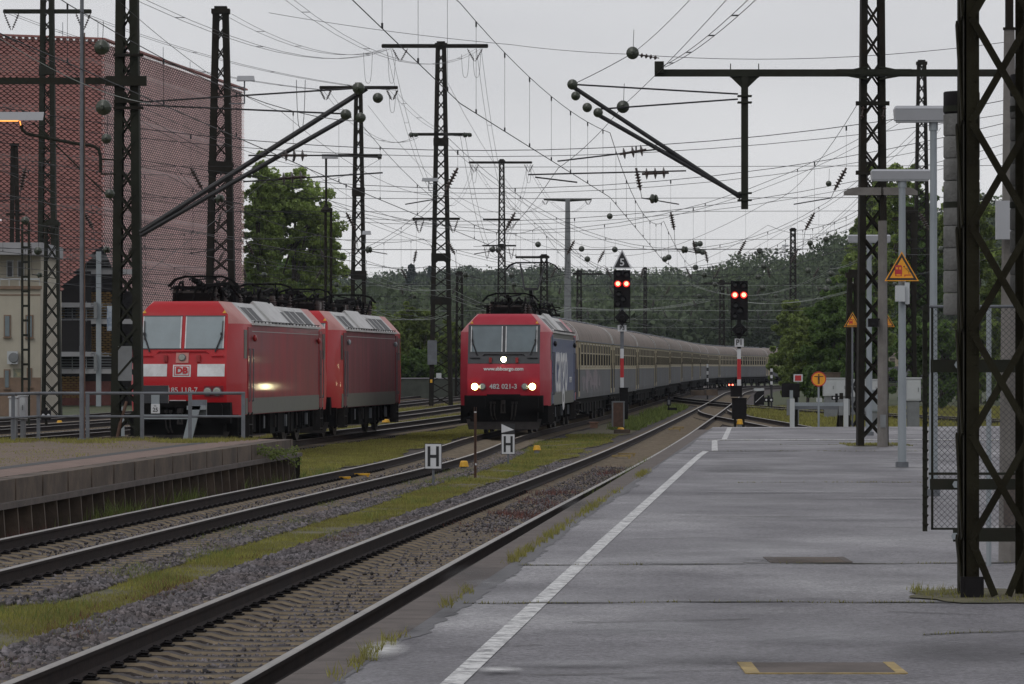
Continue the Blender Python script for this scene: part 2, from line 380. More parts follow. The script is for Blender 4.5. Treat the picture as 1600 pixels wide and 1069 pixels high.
def paver_material():
    m = bpy.data.materials.new('pavers'); m.use_nodes = True; t = m.node_tree; N = t.nodes; K = t.links.new; P = N['Principled BSDF']
    g = N.new('ShaderNodeNewGeometry'); b = N.new('ShaderNodeTexBrick'); b.inputs['Scale'].default_value = 1
    b.inputs['Brick Width'].default_value = .22; b.inputs['Row Height'].default_value = .22; b.inputs['Mortar Size'].default_value = .015
    b.inputs['Color1'].default_value = (.13, .08, .058, 1); b.inputs['Color2'].default_value = (.19, .12, .088, 1); b.inputs['Mortar'].default_value = (.05, .055, .028, 1)
    K(g.outputs['Position'], b.inputs['Vector'])
    n = N.new('ShaderNodeTexNoise'); n.inputs['Scale'].default_value = .9; n.inputs['Detail'].default_value = 7; K(g.outputs['Position'], n.inputs['Vector'])
    r = N.new('ShaderNodeValToRGB'); r.color_ramp.elements[0].position = .42; r.color_ramp.elements[1].position = .68
    r.color_ramp.elements[0].color = (0, 0, 0, 1); r.color_ramp.elements[1].color = (.35, .35, .35, 1); K(n.outputs[0], r.inputs[0])
    x = N.new('ShaderNodeMixRGB'); x.inputs[2].default_value = (.085, .085, .04, 1); K(r.outputs[0], x.inputs[0]); K(b.outputs[0], x.inputs[1]); K(x.outputs[0], P.inputs['Base Color'])
    P.inputs['Roughness'].default_value = .9; MAT['pavers'] = m
paver_material()
M = MAT

# ============================================================ track alignments (x of track centre against distance y)
def smooth_path(tab, y0, y1, step=2.0, win=8):
    ys = np.arange(y0, y1 + .1, step); xs = np.array([lerp(tab, y) for y in ys])
    k = np.ones(2 * win + 1) / (2 * win + 1); xp = np.concatenate([xs[0] - (xs[1] - xs[0]) * np.arange(win, 0, -1), xs, xs[-1] + (xs[-1] - xs[-2]) * np.arange(1, win + 1)])
    return ys, np.convolve(xp, k, 'valid')
class Path:
    def __init__(s, tab, y0, y1): s.y, s.x = smooth_path(tab, y0, y1); s.s = np.concatenate([[0], np.cumsum(np.hypot(np.diff(s.x), np.diff(s.y)))])
    def X(s, y): return float(np.interp(y, s.y, s.x))
    def at(s, d): return float(np.interp(d, s.s, s.x)), float(np.interp(d, s.s, s.y))
    def S(s, y): return float(np.interp(y, s.y, s.s))
    def head(s, y): return math.atan2(s.X(y + 1) - s.X(y - 1), 2.0)
T1t = [(10, -3.78), (27.5, -2.56), (45.8, -1.285), (66.6, .185), (134, 4.87), (183.7, 8.13), (255, 12.85), (338, 18.15), (410, 23.9), (432, 28.3), (448, 34), (459, 41), (468, 50), (475, 60)]
T2t = [(10, -8.3), (50.3, -5.44), (77, -3.6), (103, -1.75), (117.6, -1.25), (137, -.42), (155.5, 1.02), (182, 2.98), (208.6, 4.87), (235, 6.68), (261.6, 8.5), (288, 10.3), (314.5, 12.2), (341, 14.0), (367.6, 15.85), (395, 18.2), (425, 22.0), (448, 26.2), (465, 31), (479, 37.5), (490, 45.5), (499, 55), (506, 65)]
T3t = [(60, -13.4), (87, -11.05), (111, -8.74), (149, -5.1), (180, -2.6), (250, 3.0), (330, 8.7), (400, 14), (460, 20)]
T4t = [(50, -19.3), (111, -13.2), (149, -9.4), (186, -5.9), (250, -1.6), (330, 4.2), (400, 9.3), (460, 15)]
def off(t, d): return [(a, b + d) for a, b in t]
T1 = Path(T1t, 12, 474); T2 = Path(T2t, 12, 505); T3 = Path(T3t, 99, 460); T3f = Path(T3t, 60, 460)
T4 = Path(T4t, 50, 460); T5 = Path(off(T4t, -4.7), 50, 460); T6 = Path(off(T4t, -9.4), 60, 460); T7 = Path(off(T4t, -14.0), 60, 460)
TA = Path([(139, 10.5), (160, 10.35), (190, 9.9), (205, 9.85), (215, 10.2), (235, 11.6)], 139, 236)
TB = Path([(150, 24.5), (190, 18.2), (215, 15.3), (245, 12.5), (290, 10.3), (330, 12.0)], 150, 312)

# ============================================================ ground
def sheet(name, xl, xr, ys, z, m, nx=1):
    b = MB(); rows = []
    for y in ys:
        a, c = (xl(y) if callable(xl) else xl), (xr(y) if callable(xr) else xr)
        rows.append([(a + (c - a) * i / nx, y, G(y) + (z(y) if callable(z) else z)) for i in range(nx + 1)])
    n = 0
    for r in rows: b.v += r
    for j in range(len(rows) - 1):
        for i in range(nx):
            k = j * (nx + 1) + i; b.f.append((k, k + 1, k + nx + 2, k + nx + 1)); b.m.append(0)
    return b.build(name, m)
ys_all = [-300, -50, 0] + list(range(10, 340, 6)) + [360, 420, 520, 700, 1000, 1500, 2500, 4000, 6500]
structure(sheet('ground', -3000, 3000, ys_all, -.27, M['meadow'], 2), 'flat grassy ground under and around the railway yard', 'ground')
structure(sheet('ballast', lambda y: T7.X(max(y, 60)) - 4, lambda y: T1.X(y) + (1.9 if y < 118 else 2.4), list(range(-4, 520, 4)), -.245, M['gravel'], 1), 'grey stone ballast under the railway tracks', 'ballast')
structure(sheet('ballast_branch', lambda y: TA.X(max(y, 139)) - 1.6, lambda y: TA.X(max(y, 139)) + 1.7, list(range(118, 204, 4)), -.241, M['gravel']), 'ballast under the short siding with the buffer stop', 'ballast')
structure(sheet('ballast_crossover', lambda y: TB.X(y) - 1.7, lambda y: TB.X(y) + 1.7, list(range(150, 312, 4)), -.237, M['gravel']), 'ballast under the diagonal crossover track', 'ballast')
def strip_wave(y, a): return .24 * math.sin(y * .31 + a) + .1 * math.sin(y * .83 + 2 * a) + .05 * math.sin(y * 2.3 + a)
V1L = lambda y: T1.X(y) - (3.65 if y < 70 else min(3.85, 3.65 + (y - 70) * .02)) + strip_wave(y, 1)
V1R = lambda y: T1.X(y) - 1.85 + strip_wave(y, 4) * .6
V2L = lambda y: T3f.X(y) + (1.6 if y > 98 else .2) + strip_wave(y, 2)
V2R = lambda y: T2.X(y) - 1.75 + strip_wave(y, 5)
fine = [y * .8 for y in range(25, 200)] + list(range(160, 300, 4))
structure(sheet('verge', V1L, V1R, fine, -.222, M['earth'], 2), 'grassy strip between the two middle tracks', 'verge')
structure(sheet('verge', V2L, V2R, [88 + i for i in range(0, 130)], -.222, M['earth'], 2), 'grassy strip between the red locomotives and the train track', 'verge')
structure(sheet('verge', lambda y: T4.X(y) + 1.4, lambda y: T3f.X(y) - 1.4, list(range(66, 300, 3)), -.226, M['earth'], 2), 'grassy strip left of the red locomotives', 'verge')
structure(sheet('verge', lambda y: T5.X(y) + 1.5, lambda y: T4.X(y) - 1.5, list(range(66, 300, 3)), -.226, M['earth'], 2), 'grassy strip between the far left tracks', 'verge')

# ============================================================ tracks
RP = [(-.075, 0), (.075, 0), (.075, .012), (.012, .035), (.010, .125), (.034, .135), (.036, .165), (.028, .172), (-.028, .172), (-.036, .165), (-.034, .135), (-.010, .125), (-.012, .035), (-.075, .012)]
def rail(path, off_, parent, y0, y1, step=4):
    b = MB(); ys = list(np.arange(y0, y1, step)) + [y1]; n = len(RP)
    for y in ys:
        h = path.head(y); x = path.X(y)
        for u, v in RP: b.v.append((x + (off_ + u) * math.cos(h), y - (off_ + u) * math.sin(h), G(y) + v - .172))
    for j in range(len(ys) - 1):
        for i in range(n):
            k = (i + 1) % n; b.f.append((j * n + i, j * n + k, (j + 1) * n + k, (j + 1) * n + i)); b.m.append(1 if i in (6, 7, 8) else 0)
    b.f.append(tuple(range(n))[::-1]); b.m.append(0); b.f.append(tuple((len(ys) - 1) * n + i for i in range(n))); b.m.append(0)
    return b.build('rail', [M['rust_steel'], M['rail_top']], parent, world=True)
def sleeper_mb(b, X, Y, Z, h, L=1.3):
    prof = [(-L, 0, .14), (-L + .06, .0, .125), (-.98, 0, .11), (-.52, 0, .11), (-.40, -.035, .10), (0, -.045, .095), (.40, -.035, .10), (.52, 0, .11), (.98, 0, .11), (L - .06, 0, .125), (L, -.0, .14)]
    c, s = math.cos(h), math.sin(h); k = len(b.v)
    for u, dz, hw in prof:
        for v, zz in ((-.15, -.14), (.15, -.14), (hw + .01, dz - .022), (hw - .025, dz), (-hw + .025, dz), (-hw - .01, dz - .022)):
            b.v.append((X + u * c + v * s, Y - u * s + v * c, Z + zz))
    for j in range(len(prof) - 1):
        for i in range(6):
            q = (i + 1) % 6; b.f.append((k + j * 6 + i, k + j * 6 + q, k + (j + 1) * 6 + q, k + (j + 1) * 6 + i)); b.m.append(1 if i in (2, 4) else 0)
    b.f.append(tuple(k + i for i in range(6))[::-1]); b.m.append(0); e_ = k + (len(prof) - 1) * 6; b.f.append(tuple(e_ + i for i in range(6))); b.m.append(0)
SLP = MB(); sleeper_mb(SLP, 0, 0, 0, 0)
CLP = MB(); CLP.box(-.17, .17, -.075, .075, -.004, .012)
for sx in (-1, 1):
    for k in range(2):
        CLP.tube([(sx * .07, -.05 + k * .1, .01), (sx * .11, -.055 + k * .11, .035), (sx * .15, -.03 + k * .06, .03), (sx * .14, 0, .012)], .011, 4)
    CLP.cyl((sx * .115, 0, 0), (sx * .115, 0, .052), .02, n=6); CLP.box(min(sx * .08, sx * .17), max(sx * .08, sx * .17), -.07, .07, 0, .015)
def track(path, y0, y1, label, nind=0, clips=False, sl=True, group='railway tracks of the yard'):
    x = path.X(y0); t = thing('railway_track', label, 'track', (x, y0, G(y0)), 0, group)
    rail(path, -.7525, t, y0, y1); rail(path, .7525, t, y0, y1)
    if not sl: return t
    s = path.S(y0) + .3; n = 0; st = MB(); proto = None; cp = None
    smax = path.S(y1)
    while s < smax:
        px_, py_ = path.at(s); h = path.head(py_); z = G(py_) - .172
        if n < nind:
            if proto is None:
                proto = SLP.build('sleeper', [M['sleeper'], M['sleeper_edge']], t)
                o = proto
                cps = []
                if clips:
                    for sg in (-1, 1):
                        c = CLP.build('rail_fastening', M['clip'], o); c.location = (sg * .7525, 0, 0); cps.append(c)
            else:
                o = proto.copy(); COL.objects.link(o); o.parent = t
                for c in cps:
                    d = c.copy(); COL.objects.link(d); d.parent = o
            o.location = (px_ - x, py_ - y0, z - G(y0)); o.rotation_euler = (0, 0, -h)
        elif py_ < 330:
            sleeper_mb(st, px_, py_, z, h)
        s += .6; n += 1
    if st.v:
        o = st.build('sleepers', [M['sleeper'], M['sleeper_edge']], t, world=True); o['kind'] = 'stuff'
    return t
TR1 = track(T1, 17, 472, 'nearest railway track, running along the edge of the grey platform', 100, True)
TR2 = track(T2, 36, 503, 'second railway track, under the lit locomotive and its coaches', 100, True)
TR3 = track(T3, 99.5, 458, 'railway track under the two dirty red locomotives', 60)
TR4 = track(T4, 60, 440, 'first railway track left of the red locomotives', 0)
TR5 = track(T5, 62, 440, 'second railway track left of the red locomotives', 0)
TR6 = track(T6, 66, 440, 'third railway track left of the red locomotives', 0)
TR7 = track(T7, 70, 440, 'leftmost railway track, nearest the cream house', 0)
TRA = track(TA, 139.5, 214, 'short railway siding ending at the white barrier', 40)
TRB = track(TB, 152, 311, 'railway crossover cutting diagonally across the nearest track', 60)
def fox(path, y, dx, L_, w_, m, name, label, cat, grp):
    b = MB(); h = path.head(y); x = path.X(y)
    b.cbox((0, 0, .06), w_, L_, .05); b.cbox((0, -L_ / 2 + .04, .02), w_ * .8, .06, .08); b.cbox((0, L_ / 2 - .04, .02), w_ * .8, .06, .08)
    o = b.build(name, M[m]); o.location = (x + dx, y, G(y) - .2); o.rotation_euler = (0, 0, -h + R(90) * 0); tag(o, label, cat, grp); return o
GB = 'yellow guard boards lying between the rails'
for (px, py, wpx, pl, lab) in ((535, 753, 26, 'T2', 'yellow board between rails, left of the near H sign, front one of the pair'), (563, 747, 30, 'T2', 'yellow board between rails, left of the near H sign, rear one of the pair'),
                           (971, 715, 30, 'T1', 'faded yellow board between the nearest rails, front one of the pair'), (979, 711.5, 28, 'T1', 'faded yellow board between the nearest rails, rear one of the pair'),
                           (1054, 672, 20, 'T1', 'faded yellow board in the far part of the nearest track, front one'), (1060, 669.3, 18, 'T1', 'faded yellow board in the far part of the nearest track, rear one')):
    y = F * (HC + .2 - G(100)) / (py - HY); p = W(px, py, y); b = MB(); wd = wpx * y / F
    b.cbox((0, 0, .05), wd, .14, .04); b.cbox((-wd / 2 + .05, 0, .0), .05, .12, .08); b.cbox((wd / 2 - .05, 0, 0), .05, .12, .08)
    o = b.build('guard_board', M['safety_yellow'] if pl == 'T2' else M['faded_yellow']); o.location = (p.x, y, G(y) - .19); tag(o, lab, 'guard board', GB)

# ============================================================ right platform
PE = lambda y: T1.X(y) + 1.66                     # platform edge
PZ = .38
def plat():
    b = MB(); ys = [y for y in range(8, 117, 3)] + [117]
    far = 117
    xr = lambda y: 60.0
    n = len(ys)
    for y in ys: b.v += [(PE(y) + .3, y, PZ), (PE(y) + .3, y, -.4), (xr(y), y, PZ)]
    for j in range(n - 1):
        k = j * 3; b.f += [(k, k + 2, k + 5, k + 3), (k, k + 3, k + 4, k + 1)]; b.m += [0, 0]
    k = (n - 1) * 3; b.v += [(60, 138, PZ), (60, 138, -.4), (11.5, 118, PZ), (11.5, 118, -.4), (60, 117, PZ)]
    q = n * 3
    b.f += [(k, q + 2, q, k + 2), (k, k + 1, q + 3, q + 2), (q + 2, q + 3, q + 1, q)]; b.m += [0, 0, 0]
    o = b.build('platform', M['asphalt']); structure(o, 'grey asphalt platform surface with cracks and pale worn patches', 'platform')
    # edge stones
    for i in range(0, 109, 1):
        y = 8.0 + i
        if i > 98: continue
    e = MB()
    y = 8.0
    while y < 112:
        y2 = y + 1.0
        e.hexa([(PE(y), y + .006, -.35), (PE(y) + .3, y + .006, -.35), (PE(y2) + .3, y2 - .006, -.35), (PE(y2), y2 - .006, -.35),
                (PE(y), y + .006, PZ + .004), (PE(y) + .3, y + .006, PZ + .004), (PE(y2) + .3, y2 - .006, PZ + .004), (PE(y2), y2 - .006, PZ + .004)]); y = y2
    s = e.build('edge_stones', M['kerb'], o); s['kind'] = 'stuff'
    return o
PLAT = plat()
mat('asphalt_dark', (.060, .058, .063), .6, var=.35, scale=5, bump=.3)
def on_plat(name, polys, m, dz, parent=PLAT):
    b = MB()
    for p in polys: b.quad(*[(x, y, PZ + dz) for x, y in p])
    return b.build(name, m, parent)
def linepath(pts, wd):
    out_ = []
    for (x0, y0), (x1, y1) in zip(pts[:-1], pts[1:]):
        out_.append([(x0 - wd / 2, y0), (x0 + wd / 2, y0), (x1 + wd / 2, y1), (x1 - wd / 2, y1)])
    return out_
LX = lambda y: lerp([(10, -1.17), (22.4, -.31), (40, .87), (60, 2.24), (79.5, 3.58), (83.6, 3.9)], y)
o = on_plat('white_line', linepath([(LX(y), y) for y in [10, 16, 22, 28, 34, 40, 46, 52, 58, 64, 70, 76, 80, 83.6]], .125), M['line_paint'], .005)
o['label'] = 'long worn white safety line running along the platform'
o = on_plat('white_line', linepath([(4.08, 83.7), (4.65, 95.5), (4.95, 97), (6.1, 116.5)], .125), M['line_paint'], .005)
o['label'] = 'offset far end of the white safety line'
o = on_plat('white_line', [[(4.9, 96.6), (11.9, 96.2), (11.9, 96.9), (5, 97.3)]], M['line_paint'], .004); o['label'] = 'faint white cross line near the platform end'
o = on_plat('white_line', [[(6.4, 115.2), (8.2, 115.2), (8.2, 115.8), (6.4, 115.8)]], M['line_paint'], .004); o['label'] = 'short faint white stripe at the platform end'
b = MB(); rr = random.Random(9); prev = None
for i in range(500):
    y = 14 + i * .2; wv = .05 + .04 * math.sin(y * .23) + .015 * math.sin(y * 1.7 + 1) + rr.uniform(-.025, .03) + .01 * math.sin(y * 7.1) + (.07 if 26 < y < 60 else 0); wv = max(.03, wv)
    q = ((PE(y) + .3, y, PZ + .003), (PE(y) + .3 + wv, y, PZ + .003))
    if prev: b.quad(prev[0], prev[1], q[1], q[0])
    prev = q
b.build('tar_band', M['asphalt_dark'], PLAT)
# tar joints running across the platform, with weeds
JO = []
def joint(y0, x0, x1, slope, wd, amp=.07):
    pts = []; n = int((x1 - x0) / .25)
    for i in range(n + 1):
        x = x0 + (x1 - x0) * i / n; pts.append((x, y0 + slope * (x - x0) + amp * math.sin(x * 2.1 + y0) + amp * .5 * math.sin(x * 7.3)))
    JO.append(pts)
    b = MB()
    for (xa, ya), (xb, yb) in zip(pts[:-1], pts[1:]):
        w1 = wd * (1 + .5 * math.sin(xa * 5)); w2 = wd * (1 + .5 * math.sin(xb * 5)); b.quad((xa, ya - w1, PZ + .006), (xb, yb - w2, PZ + .006), (xb, yb + w2, PZ + .006), (xa, ya + w1, PZ + .006))
    return b
jm = mat('joint', (.030, .030, .022), .95, var=.5, scale=6, dirt=(.07, .065, .03), damt=.7)
for (y0, x0, x1, s_, wd) in ((29.9, -.35, 4.6, .03, .035), (35.6, .05, 2.0, .05, .03), (35.9, 2.0, 7, .02, .05), (26.3, 2.6, 9, .55, .02), (24.6, 3.0, 9, .35, .02), (47, 1.9, 3.6, .02, .02), (61, 3.3, 8.4, .02, .03), (83.6, 3.3, 13, .0, .07), (90.5, 5.6, 14, .1, .05), (96.0, 4.3, 14, .0, .06), (70, 6, 12, -.03, .04), (23.2, 3.0, 4.3, .02, .02), (31.6, 3.4, 9, .0, .02), (33.4, 4.2, 8, .1, .02), (27.6, .4, 1.6, .35, .012), (28.8, 2.6, 3.3, -.5, .012), (41, 1.2, 2.6, .2, .012), (44, 3.4, 5, -.3, .015), (53, 2.0, 4.4, .12, .015), (66, 4.2, 6.4, -.2, .02), (25, -.5, .2, .5, .01), (22.9, .1, 1.3, .3, .01)):
    joint(y0, x0, x1, s_, wd).build('crack', jm, PLAT)
# patch repairs, light spill, covers
pm = mat('tar_patch', (.045, .045, .05), .6, var=.3, scale=4)
wm_ = mat('lime_stain', (.42, .42, .42), .9, var=.3, scale=3, bump=.2)
def blob(cx, cy, rx, ry, m, dz, seed, name):
    rr = random.Random(seed); n = 28; ph = [rr.uniform(0, 6.3) for _ in range(4)]
    P = []
    for i in range(n):
        a = 2 * math.pi * i / n; k = 1 + .18 * math.sin(2 * a + ph[0]) + .14 * math.sin(3 * a + ph[1]) + .10 * math.sin(5 * a + ph[2]) + .08 * math.sin(9 * a + ph[3])
        P.append((cx + rx * k * math.cos(a), cy + ry * k * math.sin(a)))
    return on_plat(name, [P], m, dz)
def soft_stain(name, col, sc, lo, hi, am):
    m = bpy.data.materials.new(name); m.use_nodes = True; t = m.node_tree; N = t.nodes; K = t.links.new; P = N['Principled BSDF']
    P.inputs['Base Color'].default_value = (*col, 1); P.inputs['Roughness'].default_value = .85
    tc = N.new('ShaderNodeTexCoord'); gr = N.new('ShaderNodeTexGradient'); gr.gradient_type = 'SPHERICAL'
    mp = N.new('ShaderNodeMapping'); K(tc.outputs['Object'], mp.inputs[0]); K(mp.outputs[0], gr.inputs[0])
    g = N.new('ShaderNodeNewGeometry'); n = N.new('ShaderNodeTexNoise'); n.inputs['Scale'].default_value = sc; n.inputs['Detail'].default_value = 7; n.inputs['Roughness'].default_value = .7; K(g.outputs['Position'], n.inputs['Vector'])
    mu = N.new('ShaderNodeMath'); mu.operation = 'MULTIPLY'; K(gr.outputs[1], mu.inputs[0]); K(n.outputs[0], mu.inputs[1])
    r = N.new('ShaderNodeMapRange'); r.inputs[1].default_value = lo; r.inputs[2].default_value = hi; r.inputs[4].default_value = am; K(mu.outputs[0], r.inputs[0]); K(r.outputs[0], P.inputs['Alpha']); return m
st1 = soft_stain('pale_stain', (.30, .30, .31), 5, .08, .55, .6); st2 = soft_stain('dark_stain', (.06, .06, .062), 3, .06, .6, .45)
def stain(px, py, rx, ry, m, name, dz):
    y = F * (HC - PZ) / (py - HY); x = (px - 800) * y / F; b = MB(); n = 24
    b.quad(*[(math.cos(2 * math.pi * i / n), math.sin(2 * math.pi * i / n), 0) for i in range(n)])
    o = b.build(name, m, PLAT); o.location = (x, y, PZ + dz); o.scale = (rx, ry, 1); return o
for k, (px, py, rx, ry) in enumerate(((592, 1021, .16, .8), (760, 912, .25, .9), (1000, 1058, .2, .3), (1010, 985, .9, .9), (1290, 1000, .9, .8), (1340, 812, 1.2, 1.0), (1480, 720, 2.2, 1.4), (900, 1040, .6, .4), (1200, 770, 1.6, .9), (1050, 880, 1.0, .7), (1420, 780, 1.3, .5))):
    stain(px, py, rx, ry, st1, 'pale_stain', .0085 + .0006 * k)
st3 = soft_stain('lime_spill', (.62, .62, .61), 6, .03, .5, .8)
for k, (px, py, rx, ry) in enumerate(((600, 1020, .17, .9), (780, 1052, .16, .25))): stain(px, py, rx, ry, st3, 'lime_spill', .0225 + .0006 * k)
for k, (px, py, rx, ry) in enumerate(((740, 900, .35, 2.2), (900, 790, .4, 3.0), (1160, 735, 1.2, 2.4), (1230, 876, .9, .5), (1130, 1035, .7, .6), (700, 960, .15, .8), (1500, 1020, .7, 1.2), (1300, 1060, .8, .4), (640, 985, .1, .5), (1180, 705, 1.4, 1.3))):
    stain(px, py, rx, ry, st2, 'dark_stain', .0155 + .0006 * k)
def cover(px0, px1, py0, py1, lab, m1, m2):
    ya, yb = F * (HC - PZ) / (py1 - HY), F * (HC - PZ) / (py0 - HY); xa, xb = (px0 - 800) * ya / F, (px1 - 800) * ya / F
    b = MB(); b.box(xa, xb, ya, yb, PZ - .05, PZ + .004); b.mi = 1
    b.box(xa - .012, xa + .07, ya - .01, yb + .01, PZ - .05, PZ + .0065); b.box(xb - .05, xb + .012, ya - .01, yb + .01, PZ - .05, PZ + .0065); b.box(xa, xb, ya - .03, ya + .01, PZ - .05, PZ + .0075)
    o = b.build('manhole_cover', [m1, m2], loc=(xa, ya, PZ)); tag(o, lab, 'cover')
cover(1168, 1415, 1036, 1053, 'long concrete cable cover with yellow painted rim, at the bottom edge of the platform', M['kerb'], M['faded_yellow'])
cover(1205, 1330, 871, 879, 'narrow grey cable cover set in the platform beside a dark crack', M['old_concrete'], M['kerb'])

# ============================================================ left platform with pavers
def left_platform():
    Z = .57; E = lambda y: T2.X(y) - 1.62; y1 = 86.5
    t = thing('platform', 'older low platform paved with brown bricks, with a ribbed concrete front, ending at the railing', 'platform', (E(86.5), 86.5, 0))
    b = MB(); ys = [30 + 3 * i for i in range(19)] + [y1]
    for y in ys: b.v += [(-26, y, Z), (E(y) - .35, y, Z)]
    for j in range(len(ys) - 1): b.f.append((2 * j, 2 * j + 1, 2 * j + 3, 2 * j + 2)); b.m.append(0)
    k = len(b.v); b.v += [(-26, y1, -.4), (E(y1) - .35, y1, -.4)]; b.f.append((k - 2, k - 1, k + 1, k)); b.m.append(0)
    b.build('paving', M['pavers'], t, world=True)
    b = MB()
    for j in range(len(ys) - 1):
        a, c = ys[j], ys[j + 1]; b.quad((E(a) - 1.45, a, Z + .005), (E(a) - 1.15, a, Z + .005), (E(c) - 1.15, c, Z + .005), (E(c) - 1.45, c, Z + .005))
    b.build('guidance_strip', mat('dark_strip', (.05, .048, .048), .9, var=.2), t, world=True)
    b = MB()
    for j in range(len(ys) - 1):
        a, c = ys[j], ys[j + 1]; b.quad((E(a) - 1.14, a, Z + .004), (E(a) - .36, a, Z + .004), (E(c) - .36, c, Z + .004), (E(c) - 1.14, c, Z + .004))
    b.build('edge_paving', M['edge_brick'], t, world=True)
    b = MB(); y = 30.0
    while y < y1 - .1:
        y2 = min(y + 2, y1)
        b.hexa([(E(y) - .35, y, .27), (E(y), y, .27), (E(y2 - .11), y2 - .11, .27), (E(y2) - .35, y2 - .11, .27),
                (E(y) - .35, y, Z + .004), (E(y), y, Z + .004), (E(y2 - .11), y2 - .11, Z + .004), (E(y2) - .35, y2 - .11, Z + .004)]); y += 2
    o = b.build('edge_slabs', M['old_concrete'], t, world=True); o['kind'] = 'stuff'
    b = MB(); y = 30.0
    while y < y1 + .4:
        y2 = min(y + 4, y1 + .7)
        b.hexa([(E(y) - .3, y, .20), (E(y) + .10, y, .20), (E(y2) + .10, y2, .20), (E(y2) - .3, y2, .20), (E(y) - .3, y, .28), (E(y) + .10, y, .28), (E(y2) + .10, y2, .28), (E(y2) - .3, y2, .28)]); y += 4
    b.build('ledge', M['kerb'], t, world=True)
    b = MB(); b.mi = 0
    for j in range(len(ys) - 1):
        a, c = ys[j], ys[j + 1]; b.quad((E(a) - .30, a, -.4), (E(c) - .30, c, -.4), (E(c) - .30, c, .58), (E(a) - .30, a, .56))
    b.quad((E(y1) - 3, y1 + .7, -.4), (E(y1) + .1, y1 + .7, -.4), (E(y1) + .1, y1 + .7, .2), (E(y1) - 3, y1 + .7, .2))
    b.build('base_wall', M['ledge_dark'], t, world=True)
    y = 44.0
    while y < y1 + .6:
        rb = MB(); x = E(y); rb.hexa([(x - .31, y - .05, -.4), (x + .10, y - .05, -.4), (x + .10, y + .05, -.4), (x - .31, y + .05, -.4), (x - .31, y - .05, .2), (x + .06, y - .05, .2), (x + .06, y + .05, .2), (x - .31, y + .05, .2)]); y += .98
        rb.build('support_rib', M['old_concrete'], t, world=True)
left_platform()

# railing on the platform end
def railing():
    y = 86.0; Z = .57; s = y / F
    t = thing('railing', 'grey tubular metal railing across the end of the brick platform', 'railing', (W(200, 686, y).x, y, Z))
    X = lambda px: (px - 800) * s
    def pc(name, b): b.build(name, M['zinc_dark'], t, world=True)
    b = MB(); b.cyl((X(60), y, Z + .96), (X(383), y, Z + .96), .032, n=8); pc('top_rail', b)
    b = MB(); b.cyl((X(60), y, Z + .48), (X(380), y, Z + .48), .025, n=8); pc('middle_rail', b)
    for px in (137, 222, 297, 380): b = MB(); b.cbox((X(px), y, Z + .47), .075, .06, .96); pc('post', b)
    # return leg coming toward the viewer on the left
    pts = [(X(60), y), (X(42) - .02, y - 2.2), (X(25) - .1, y - 4.4), (X(9) - .2, y - 6.6), (X(-12) - .3, y - 9)]
    b = MB(); b.tube([(x_, y_, Z + .96) for x_, y_ in pts], .032, 8); pc('top_rail', b)
    b = MB(); b.tube([(x_, y_, Z + .48) for x_, y_ in pts], .025, 8); pc('middle_rail', b)
    for x_, y_ in pts: b = MB(); b.cbox((x_, y_, Z + .47), .07, .07, .96); pc('post', b)
railing()

# ============================================================ lattice masts
def lattice(t, x, y, z0, z1, w0, w1, d0, d1, lw, panel, bar=.05, mt='mast', rot=0., plates=()):
    """two channel legs joined by crossed lacing; w = outer width, d = depth"""
    m = M[mt]; H = z1 - z0; c, s = math.cos(rot), math.sin(rot)
    def P(u, v, z): return (x + u * c - v * s, y + u * s + v * c, z)
    def wd(z): return w0 + (w1 - w0) * (z - z0) / H
    def dd(z): return d0 + (d1 - d0) * (z - z0) / H
    th = .018
    for sg in (-1, 1):
        b = MB()
        def slab(u0a, u1a, v0a, v1a, u0b, u1b, v0b, v1b):
            b.hexa([P(u0a, v0a, z0), P(u1a, v0a, z0), P(u1a, v1a, z0), P(u0a, v1a, z0), P(u0b, v0b, z1), P(u1b, v0b, z1), P(u1b, v1b, z1), P(u0b, v1b, z1)])
        A, B = w0 / 2, w1 / 2; a, e = d0 / 2, d1 / 2
        slab(sg * A, sg * (A - th), -a, a, sg * B, sg * (B - th), -e, e)
        for q in (-1, 1): slab(sg * (A - th), sg * (A - lw), q * a, q * (a - th), sg * (B - th), sg * (B - lw), q * e, q * (e - th))
        b.build('leg', m, t, world=True)
    for q in (-1, 1):
        b = MB(); z = z0 + .15
        while z < z1 - .1:
            z2 = min(z + panel, z1 - .03)
            for sg in (-1, 1):
                u1, u2 = sg * (wd(z) / 2 - lw * .55), -sg * (wd(z2) / 2 - lw * .55)
                v1, v2 = q * (dd(z) / 2 + th * (.6 if sg > 0 else 1.3)), q * (dd(z2) / 2 + th * (.6 if sg > 0 else 1.3))
                b.beam(P(u1, v1, z), P(u2, v2, z2), .012, bar)
            z = z2 + panel * .12
        for zp in plates: b.cbox(P(0, q * (dd(zp) / 2 + .03), zp), wd(zp) + .05, .03, .45, rot)
        b.build('lacing', m, t, world=True)
def cap(t, x, y, z, w_, d_, mt='mast'):
    b = MB(); b.cbox((x, y, z), w_ + .1, d_ + .1, .18); b.cbox((x, y, z + .14), w_ * .8, d_, .1); b.build('mast_cap', M[mt], t, world=True)
def crossarm(t, p, q, h, d=.22, mt='mast', name='crossarm', thick_mid=None):
    b = MB(); p = Vector(p); q = Vector(q)
    for dy in (-d / 2, d / 2):
        o_ = Vector((0, dy, 0)); b.beam(p + o_, q + o_, .05, h)
    L_ = (q - p).length; n = max(2, int(L_ / .9))
    for i in range(n + 1): c_ = p.lerp(q, i / n); b.cbox(c_, .06, d, h * .7)
    return b.build(name, M[mt], t, world=True)
